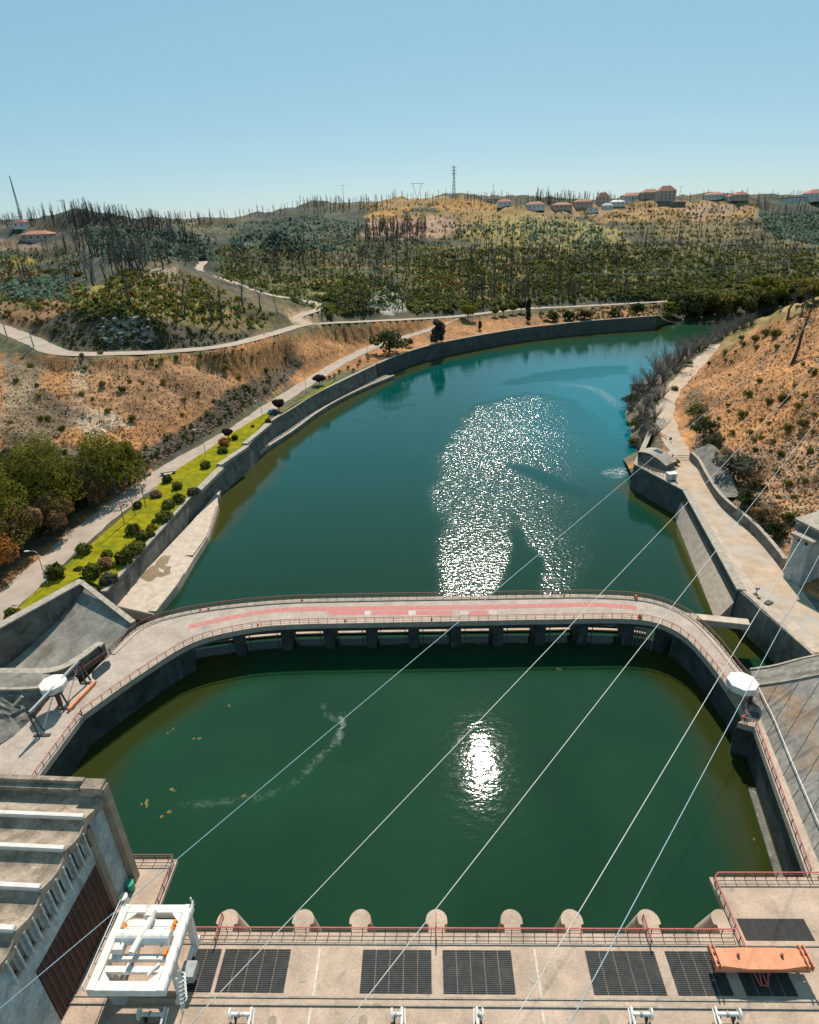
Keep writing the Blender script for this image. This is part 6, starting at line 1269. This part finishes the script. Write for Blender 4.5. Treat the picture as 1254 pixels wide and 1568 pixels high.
clumps('eucalyptus_regrowth', [([(340, 345), (480, 330), (560, 345), (540, 385), (360, 385)], 900), ([(1160, 326), (1254, 330), (1254, 376), (1188, 366)], 700), ([(120, 345), (300, 360), (340, 400), (160, 400)], 600), ([(800, 330), (930, 350), (930, 380), (800, 380)], 300), ([(0, 435), (110, 425), (100, 460), (0, 462)], 250), ([(690, 345), (790, 340), (790, 358), (690, 358)], 90)], 'mint', 2.2, 10, 0.3, 33, 'pale blue green eucalyptus regrowth on the slopes')
clumps('dark_thicket', [([(60, 500), (150, 465), (240, 492), (340, 512), (410, 512), (330, 530), (240, 534), (110, 538)], 300), ([(208, 697), (300, 640), (345, 600), (430, 560), (440, 580), (340, 648), (228, 718)], 90), ([(0, 690), (210, 690), (215, 720), (100, 800), (0, 850)], 500), ([(820, 478), (1010, 466), (1010, 484), (830, 494)], 350), ([(1010, 455), (1254, 430), (1254, 470), (1140, 480), (1020, 482)], 300), ([(120, 325), (330, 335), (340, 380), (240, 395)], 400), ([(940, 700), (960, 600), (1000, 570), (1080, 525), (1060, 545), (1010, 600), (1005, 650), (1000, 690)], 160)], 'darkleaf', 1.4, 14, 0.26, 34, 'dark thicket on cut banks and behind the roads')
clumps('dry_scrub', [([(0, 560), (420, 530), (560, 500), (560, 530), (430, 565), (340, 610), (210, 690), (0, 690)], 2200), ([(1060, 560), (1254, 460), (1254, 780), (1200, 840), (1100, 720), (1040, 620)], 2400), ([(700, 490), (1000, 468), (1000, 482), (700, 515)], 300)], 'drygrass', 0.42, 7, 0.3, 35, 'dry brown grass and scrub on the near slopes')
_rk = []
for k in range(4):
    bm = bmesh.new(); bmesh.ops.create_icosphere(bm, subdivisions=1, radius=0.5); r = random.Random(k)
    for v in bm.verts: v.co *= 0.7 + 0.6 * r.random(); v.co.z *= 0.6
    _rk.append((np.array([v.co for v in bm.verts]), np.array([[v.index for v in f.verts] for f in bm.faces]))); bm.free()
it = []; r = random.Random(5)
for k, (poly, n) in enumerate((([(0, 560), (420, 530), (560, 500), (430, 565), (340, 610), (210, 690), (0, 690)], 900), ([(1060, 560), (1254, 460), (1254, 780), (1200, 840), (1100, 720), (1040, 620)], 1200), ([(150, 500), (170, 475), (235, 490), (230, 528), (160, 528)], 160), ([(100, 640), (180, 625), (200, 650), (140, 680)], 200), ([(960, 640), (985, 620), (985, 690), (970, 690)], 40), ([(1015, 487), (1130, 484), (1130, 490), (1015, 492)], 40), ([(565, 470), (575, 445), (612, 438), (622, 475)], 60))):
    for P in sample(poly, n, 900 + k): it.append((tuple(P), (0.25 + 0.7 * r.random() ** 3) * (1 if k in (0, 1, 3) else 3.2), r.random() * 6))
merged('scattered_stones', it, _rk, 'rock', 'pale stones scattered over the dry slopes')
M['dark_rock'] = mat('cut_bank_rock', (0.135, 0.085, 0.05), (0.4, 1.6), 0.5, 0.95, 0.5, 2.0)
it = []
for k, (poly, n) in enumerate((([(208, 700), (300, 642), (345, 602), (430, 562), (480, 535), (440, 585), (340, 650), (228, 720)], 1500), ([(1050, 600), (1072, 596), (1120, 700), (1195, 780), (1195, 866), (1110, 770)], 500), ([(60, 500), (150, 465), (240, 490), (340, 512), (330, 530), (240, 535), (110, 538)], 350))):
    for P in sample(poly, n, 950 + k): it.append((tuple(P), 0.3 + 1.0 * r.random() ** 2, r.random() * 6))
merged('cut_bank_rocks', it, _rk, 'dark_rock', 'dark brown rocks of the cut banks beside the roads')

# wisps of foam drifting on the pool
fm = bpy.data.materials.new('foam_film'); fm.use_nodes = True
N = fm.node_tree.nodes; L = fm.node_tree.links; p = N['Principled BSDF']; p.inputs['Base Color'].default_value = (0.55, 0.6, 0.56, 1); p.inputs['Roughness'].default_value = 0.8
ge = N.new('ShaderNodeNewGeometry'); nz = N.new('ShaderNodeTexNoise'); nz.inputs['Scale'].default_value = 0.7; nz.inputs['Detail'].default_value = 8; nz.inputs['Distortion'].default_value = 1.5; L.new(ge.outputs['Position'], nz.inputs['Vector'])
va = N.new('ShaderNodeAttribute'); va.attribute_name = 'thick'; r1 = N.new('ShaderNodeMapRange'); r1.inputs[1].default_value = 0.42; r1.inputs[2].default_value = 0.72; L.new(nz.outputs[0], r1.inputs[0])
mm = N.new('ShaderNodeMath'); mm.operation = 'MULTIPLY'; L.new(va.outputs['Fac'], mm.inputs[0]); L.new(r1.outputs[0], mm.inputs[1]); L.new(mm.outputs[0], p.inputs['Alpha'])
for pl, w, am in ((((494, 1076), (500, 1092), (516, 1104), (522, 1116), (512, 1135), (500, 1150), (478, 1170), (462, 1190), (440, 1205)), 0.8, 0.2), (((522, 1090), (524, 1108), (520, 1128), (516, 1142)), 0.8, 0.5), (((440, 1205), (400, 1220), (340, 1228), (270, 1234)), 0.8, 0.12), (((850, 588), (880, 590), (905, 594), (925, 604), (950, 625)), 3.5, 0.35), (((930, 730), (950, 722), (968, 722)), 4.0, 0.8)):
    P = smooth([G(x, y, 0.012) for x, y in pl], 40); c_ = P[0].copy(); mb = MB(); rows = [[p_ - c_ for p_ in offset(P, w * k)] for k in (-1, -0.4, 0, 0.4, 1)]
    for k in range(4): mb.sheet(rows[k], rows[k + 1])
    o = mb.build('foam', fm); o.location = c_; tag(o, 'thin pale wisp of foam drifting on the water', None, None, 'stuff')
    th_ = []
    for k in range(4):
        for a_ in (k, k + 1): th_ += [am * (0, .7, 1, .7, 0)[a_] * math.sin(math.pi * (i + 0.5) / 40) ** 0.6 for i in range(40)]
    at_ = o.data.attributes.new('thick', 'FLOAT', 'POINT'); at_.data.foreach_set('value', th_[:len(o.data.vertices)])

# ------------------------------------------------------------------ houses, masts, lamps, car and small things
def house(lab, x, y, wpx, hpx, Y=None, wallm='render_white', roofm='tile', depth=0.7, rz=0.0, flat=False, floors=1):
    P = hit(x, y); d_ = dist(P); w = wpx * d_ / F; h = hpx * d_ / F; dp = w * depth
    t = thing('house', lab, 'house', P, 'houses on the hills', rz); hh = h * 0.62
    MB().box((0, 0, hh / 2 - 1), (w, dp, hh + 2)).build('wall', M[wallm], t)
    if flat: MB().box((0, 0, hh + 0.2), (w * 1.04, dp * 1.04, 0.5)).build('roof', M[roofm], t)
    else:
        e = 0.5; V = [(-w / 2 - e, -dp / 2 - e, hh), (w / 2 + e, -dp / 2 - e, hh), (w / 2 + e, dp / 2 + e, hh), (-w / 2 - e, dp / 2 + e, hh), (-w * 0.25, 0, h), (w * 0.25, 0, h)]
        rf = MB().add(V, [(0, 1, 5, 4), (1, 2, 5), (2, 3, 4, 5), (3, 0, 4), (3, 2, 1, 0)]).build('roof', M[roofm], t)
        MB().box((w * 0.2, dp * 0.1, h), (0.8, 0.8, 1.6)).build('chimney', M['render_white'], rf)
    nw = max(2, int(w / 4.5))
    for f_ in range(floors):
        for k in range(nw): MB().box((-w / 2 + w * (k + 0.5) / nw, -dp / 2 - 0.03, hh * (f_ + 0.5) / floors), (1.3, 0.12, min(1.6, hh * 0.45 / floors))).build('window', M['void'], t)
    return t
house('long pale house with red roof among trees on the far left', 62, 367, 34, 10, wallm='render_pink'); house('small pale house at the left edge on the hill', 33, 348, 14, 9)
house('wide low house with red roof on the ridge above the green field', 819, 320, 23, 9); house('pale roofed house right of the wide red roofed one', 860, 320, 24, 8, wallm='render_pink'); house('low red house on the ridge left of the tall pink one', 892, 316, 22, 9, wallm='render_pink')
house('narrow tall pink house in the hamlet', 922, 313, 15, 14, wallm='render_pink', floors=2); house('small flat pale green shed below the tall pink house', 907, 324, 13, 7, flat=True, roofm='grey_steel'); house('small bluish white house beside the shed', 929, 321, 13, 8, roofm='grey_steel'); house('grey roofed low house above the bluish one', 944, 314, 18, 6, roofm='grey_steel')
house('long terracotta roofed house on the hamlet skyline', 967, 307, 26, 9); house('pink walled house left of the big one on the skyline', 994, 303, 22, 10, wallm='render_pink'); house('largest house of the hamlet with three storeys and wide eaves', 1018, 306, 21, 16, wallm='render_pink', floors=3)
house('broad low house right of the largest one', 1093, 304, 22, 7); house('small tiled house on the right skyline', 1121, 306, 15, 6); house('tiled house just right of the small skyline one', 1132, 305, 16, 8, wallm='render_pink'); house('long dark flat roofed house near the right edge', 1222, 310, 32, 8, flat=True, roofm='gate'); house('house with tiled roof at the right edge of the ridge', 1248, 306, 24, 11)
house('red roofed house at the top of the orange field', 772, 315, 18, 8); house('small house left of the red roofed one above the field', 750, 308, 7, 5); house('tiny house between two others above the field', 762, 308, 7, 5); house('pinkish house at the end of the green field', 812, 319, 10, 6, wallm='render_pink'); house('tiny shed in the pink field', 622, 327, 9, 4, flat=True, roofm='grey_steel')
o = MB().box((0, 0, 0), (34, 1.2, 9)).build('terrace_wall', M['wall']); o.location = hit(1028, 318) + UP * 2; tag(o, 'grey terrace wall below the largest house of the hamlet', 'wall')
def lattice(lab, x, y, hpx, cat='pylon', arms=3, w0=0.11):
    P = hit(x, y); h = hpx * dist(P) / F; t = thing('pylon', lab, cat, P); mb = MB(); w = w0 * h; r_ = max(0.2, 0.009 * h) * (1.0 if arms else 0.45)
    for sx in (-1, 1):
        for sy in (-1, 1): mb.beam((sx * w / 2, sy * w / 2, -1), (sx * w * 0.08, sy * w * 0.08, h), r_ * 1.6, r_ * 1.6)
    for k in range(9):
        z0, z1 = h * k / 9, h * (k + 1) / 9; a_ = w / 2 * (1 - 0.84 * k / 9); b_ = w / 2 * (1 - 0.84 * (k + 1) / 9)
        for s_ in (-1, 1): mb.beam((-a_, s_ * a_, z0), (b_, s_ * b_, z1), r_, r_).beam((a_, s_ * a_, z0), (-b_, s_ * b_, z1), r_, r_)
    mb.build('mast', M['grey_steel'], t)
    for k in range(arms):
        z = h * (0.96 - 0.1 * k); MB().beam((-0.1 * h, 0, z), (0.1 * h, 0, z), r_ * 1.5, r_ * 1.5).build('cross_arm', M['grey_steel'], t)
lattice('tallest lattice pylon on the skyline above the orange field', 695, 303, 38); lattice('slim lattice mast on the left skyline', 33, 332, 46, 'mast', 0, 0.05)
def vpylon(lab, x, y, hpx):
    P = hit(x, y); h = hpx * dist(P) / F; t = thing('pylon', lab, 'pylon', P)
    for s_ in (-1, 1): MB().beam((0, 0, -1), (s_ * h * 0.35, 0, h), 0.5, 0.5).build('leg', M['grey_steel'], t)
    MB().beam((-h * 0.5, 0, h), (h * 0.5, 0, h), 0.45, 0.45).build('cross_arm', M['grey_steel'], t)
vpylon('wide V shaped pylon on the skyline left of the tallest one', 639, 300, 18)
def pole(lab, x, y, hpx, m='grey_steel', arm=True, cat='utility pole', r_=0.26, grp=None):
    P = hit(x, y); h = hpx * dist(P) / F; t = thing('utility_pole', lab, cat, P, grp); MB().tube([(0, 0, -0.5), (0, 0, h)], r_, 7, r_ * 0.6).build('post', M[m], t)
    if arm: MB().beam((-h * 0.12, 0, h * 0.96), (h * 0.12, 0, h * 0.96), r_ * 0.9, r_ * 0.9).build('cross_arm', M[m], t)
for lab, x, y, hpx in (('tall pale pole above the pale rock outcrop', 572, 437, 46), ('pole just left of the tall pale one in the terraces', 558, 422, 24), ('pole beside the hairpin of the valley track', 478, 462, 26), ('pole on the skyline left of the fields', 527, 316, 26), ('leaning pale pole by the left white house', 41, 372, 30), ('pale pole right of the left white house', 108, 366, 44), ('pole with wide cross arm in the green field', 871, 335, 34), ('pole on the right skyline beside the tiled houses', 1040, 304, 14), ('pole on the skyline behind the woodland', 755, 306, 18), ('pole beside the roadside at the upper left', 12, 520, 30), ('second pole on the upper left road', 52, 533, 22)): pole(lab, x, y, hpx)
def lamp(lab, x, y, hpx, side=-1, rz=0.0):
    P = hit(x, y); h = hpx * dist(P) / F * 1.05; t = thing('street_lamp', lab, 'street lamp', P, 'street lamps by the left road', rz)
    MB().tube([(0, 0, -0.3), (0, 0, h * 0.96)], 0.11, 8, 0.07).build('post', M['grey_steel'], t); MB().tube([(0, 0, h * 0.95), (side * 0.6, 0, h), (side * 1.6, 0, h)], 0.06, 6).build('arm', M['grey_steel'], t); MB().box((side * 1.9, 0, h), (0.9, 0.35, 0.18)).build('lamp_head', M['white'], t, bevel=0.04)
lamp('street lamp nearest the abutment at the left', 74, 897, 50); lamp('street lamp halfway along the narrow lawn', 316, 701, 42, -1, 0.5); lamp('street lamp near the purple tree at the lawn tip', 469, 602, 26, -1, 0.8); lamp('farthest street lamp before the lone dark tree', 563, 550, 22, -1, 0.8); lamp('street lamp on the road between lawn and car', 402, 640, 26, -1, 0.8)
for i, (x, y, hpx) in enumerate(((192, 806, 68), (208, 793, 66), (224, 779, 63))):
    P = hit(x, y); h = hpx * dist(P) / F * 1.05; t = thing('flagpole', ['flagpole without flag, nearest of the three on the lawn', 'flagpole without flag, middle of the three on the lawn', 'flagpole without flag, farthest of the three on the lawn'][i], 'flagpole', P, 'flagpoles on the lawn')
    MB().tube([(0, 0, -0.1), (0, 0, h * 0.4)], 0.09, 8, 0.085).build('lower_pole', M['rust'], t); MB().tube([(0, 0, h * 0.4), (0, 0, h)], 0.085, 8, 0.05).build('upper_pole', M['blue'], t); MB().tube([(0, 0, 0), (0, 0, 0.25)], 0.3, 10).build('base', M['pale'], t)  # reddish foot and blue top imitate a lighting tint on plain poles
P = hit(232, 760); t = thing('sign_panel', 'low white sign panel on two posts at the road edge of the lawn', 'sign', P, rz=1.05); MB().box((0, 0, 1.0), (4.6, 0.12, 1.1)).build('panel', M['white'], t)
for s_ in (-1.8, 1.8): MB().box((s_, 0.1, 0.45), (0.12, 0.12, 0.9)).build('post', M['grey_steel'], t)
P = hit(258, 727); t = thing('stone_bench', 'low dark stone bench at the roadside of the lawn', 'bench', P, rz=0.3); MB().box((0, 0, 0.95), (4.2, 1.0, 0.25)).build('seat', M['coping'], t, bevel=0.04)
for s_ in (-1.6, 1.6): MB().box((s_, 0, 0.42), (0.6, 0.8, 0.84)).build('leg', M['wall'], t)
for x, y, lab in ((226, 728, 'dark stone block at the roadside near the pines'), (215, 722, 'smaller dark boulder beside the pines')):
    V, Fq = _rk[1]; o = raw('boulder', V * 2.4, Fq, M['wall']); o.location = hit(x, y) + UP * 0.4; tag(o, lab, 'boulder')
# parked car
P = hit(418, 633) + UP * 0.06; car = thing('parked_car', 'dark blue car parked by the purple tree at the end of the lawn', 'car', P, rz=rad(58))
prof = [(-2.1, 0.35), (2.1, 0.35), (2.15, 0.75), (1.2, 0.92), (0.65, 1.42), (-1.1, 1.45), (-1.75, 0.98), (-2.15, 0.85)]; n = len(prof)
mb = MB(); mb.add([(x, -0.85 + (0.14 if z > 1.2 else 0), z) for x, z in prof] + [(x, 0.85 - (0.14 if z > 1.2 else 0), z) for x, z in prof], [tuple(range(n)), tuple(range(2 * n - 1, n - 1, -1))] + [(i, (i + 1) % n, n + (i + 1) % n, n + i) for i in range(n)]); mb.build('body', M['blue'], car, bevel=0.05)
mb = MB(); mb.add([(1.14, -0.7, 0.97), (0.7, -0.66, 1.38), (0.7, 0.66, 1.38), (1.14, 0.7, 0.97)], [(0, 1, 2, 3)]); ws = mb.build('windscreen', M['void'], car); ws.location = (0.04, 0, 0.03)
mb = MB(); mb.add([(-1.66, -0.7, 1.02), (-1.16, -0.66, 1.4), (-1.16, 0.66, 1.4), (-1.66, 0.7, 1.02)], [(0, 1, 2, 3)]); ws = mb.build('rear_window', M['void'], car); ws.location = (-0.04, 0, 0.03)
for s_ in (-1, 1):
    mb = MB(); mb.box((-0.25, s_ * 0.83, 1.15), (1.7, 0.06, 0.32)); mb.build('side_window', M['void'], car)
    for x in (-1.3, 1.3): w_ = MB().tube([(x, s_ * 0.72, 0.32), (x, s_ * 0.9, 0.32)], 0.33, 16).build('wheel', M['rubber'], car); MB().tube([(x, s_ * 0.9, 0.32), (x, s_ * 0.92, 0.32)], 0.18, 12).build('rim', M['grey_steel'], w_)
    MB().box((2.13, s_ * 0.6, 0.68), (0.08, 0.35, 0.14)).build('headlight', M['white'], car); MB().box((-2.13, s_ * 0.62, 0.75), (0.08, 0.3, 0.14)).build('tail_light', M['red'], car)
P = hit(1026, 677); t = thing('signpost', 'small blue sign standing on the right track above the hut', 'sign', P); MB().tube([(0, 0, -0.2), (0, 0, 1.2)], 0.06, 6).build('post', M['grey_steel'], t); MB().box((0, 0, 1.1), (0.8, 0.06, 0.9)).build('panel', M['blue'], t)
P = G(1157, 910, 7.2); t = thing('floodlight', 'small dark floodlight on the corner of the right abutment', 'floodlight', P); MB().box((0, 0, 0.05), (0.7, 0.7, 0.1)).build('base', M['dark_steel'], t); MB().tube([(0, 0, 0), (0.1, 0, 1.1)], 0.07, 8).build('post', M['dark_steel'], t); MB().box((0.1, 0, 1.3), (0.7, 0.5, 0.5), 0.5).build('lamp_head', M['grey_steel'], t, bevel=0.05)
P = G(1176, 924, 7.08); o = MB().box((0, 0, 0.15), (1.6, 1.0, 0.3), 0.5).build('crate', M['dark_steel'], bevel=0.04); o.location = P; tag(o, 'low dark metal box on the abutment near the floodlight', 'box')
# leaf litter floating on the pool
for i, (x, y, s) in enumerate(((261, 1119, 1.0), (301, 1131, 1.1), (268, 1209, 1.3), (224, 1230, 1.5), (257, 1245, 1.4), (373, 1219, 1.0), (350, 1080, 0.8), (858, 1025, 1.4), (1155, 1285, 0.6))):
    r = random.Random(i); mb = MB()
    for k in range(5):
        a_ = r.random() * 6; c_ = Vector((r.gauss(0, 0.3), r.gauss(0, 0.12), 0.012 + 0.003 * k)); q = 0.2 * (0.5 + r.random()); mb.add([c_ + Vector((q * math.cos(a_ + w_) * (1 if j % 2 else .6), q * math.sin(a_ + w_) * 0.5, 0)) for j, w_ in enumerate(np.linspace(0, 5.5, 7))], [tuple(range(7))])
    o = mb.build('floating_debris', M['floatleaf']); o.location = G(x, y, 0); o.scale = (s, s, 1); o.rotation_euler = (0, 0, r.random() * 3); tag(o, 'small yellowish clump of leaf litter floating on the green pool', 'floating debris', 'leaf litter floating on the pool')
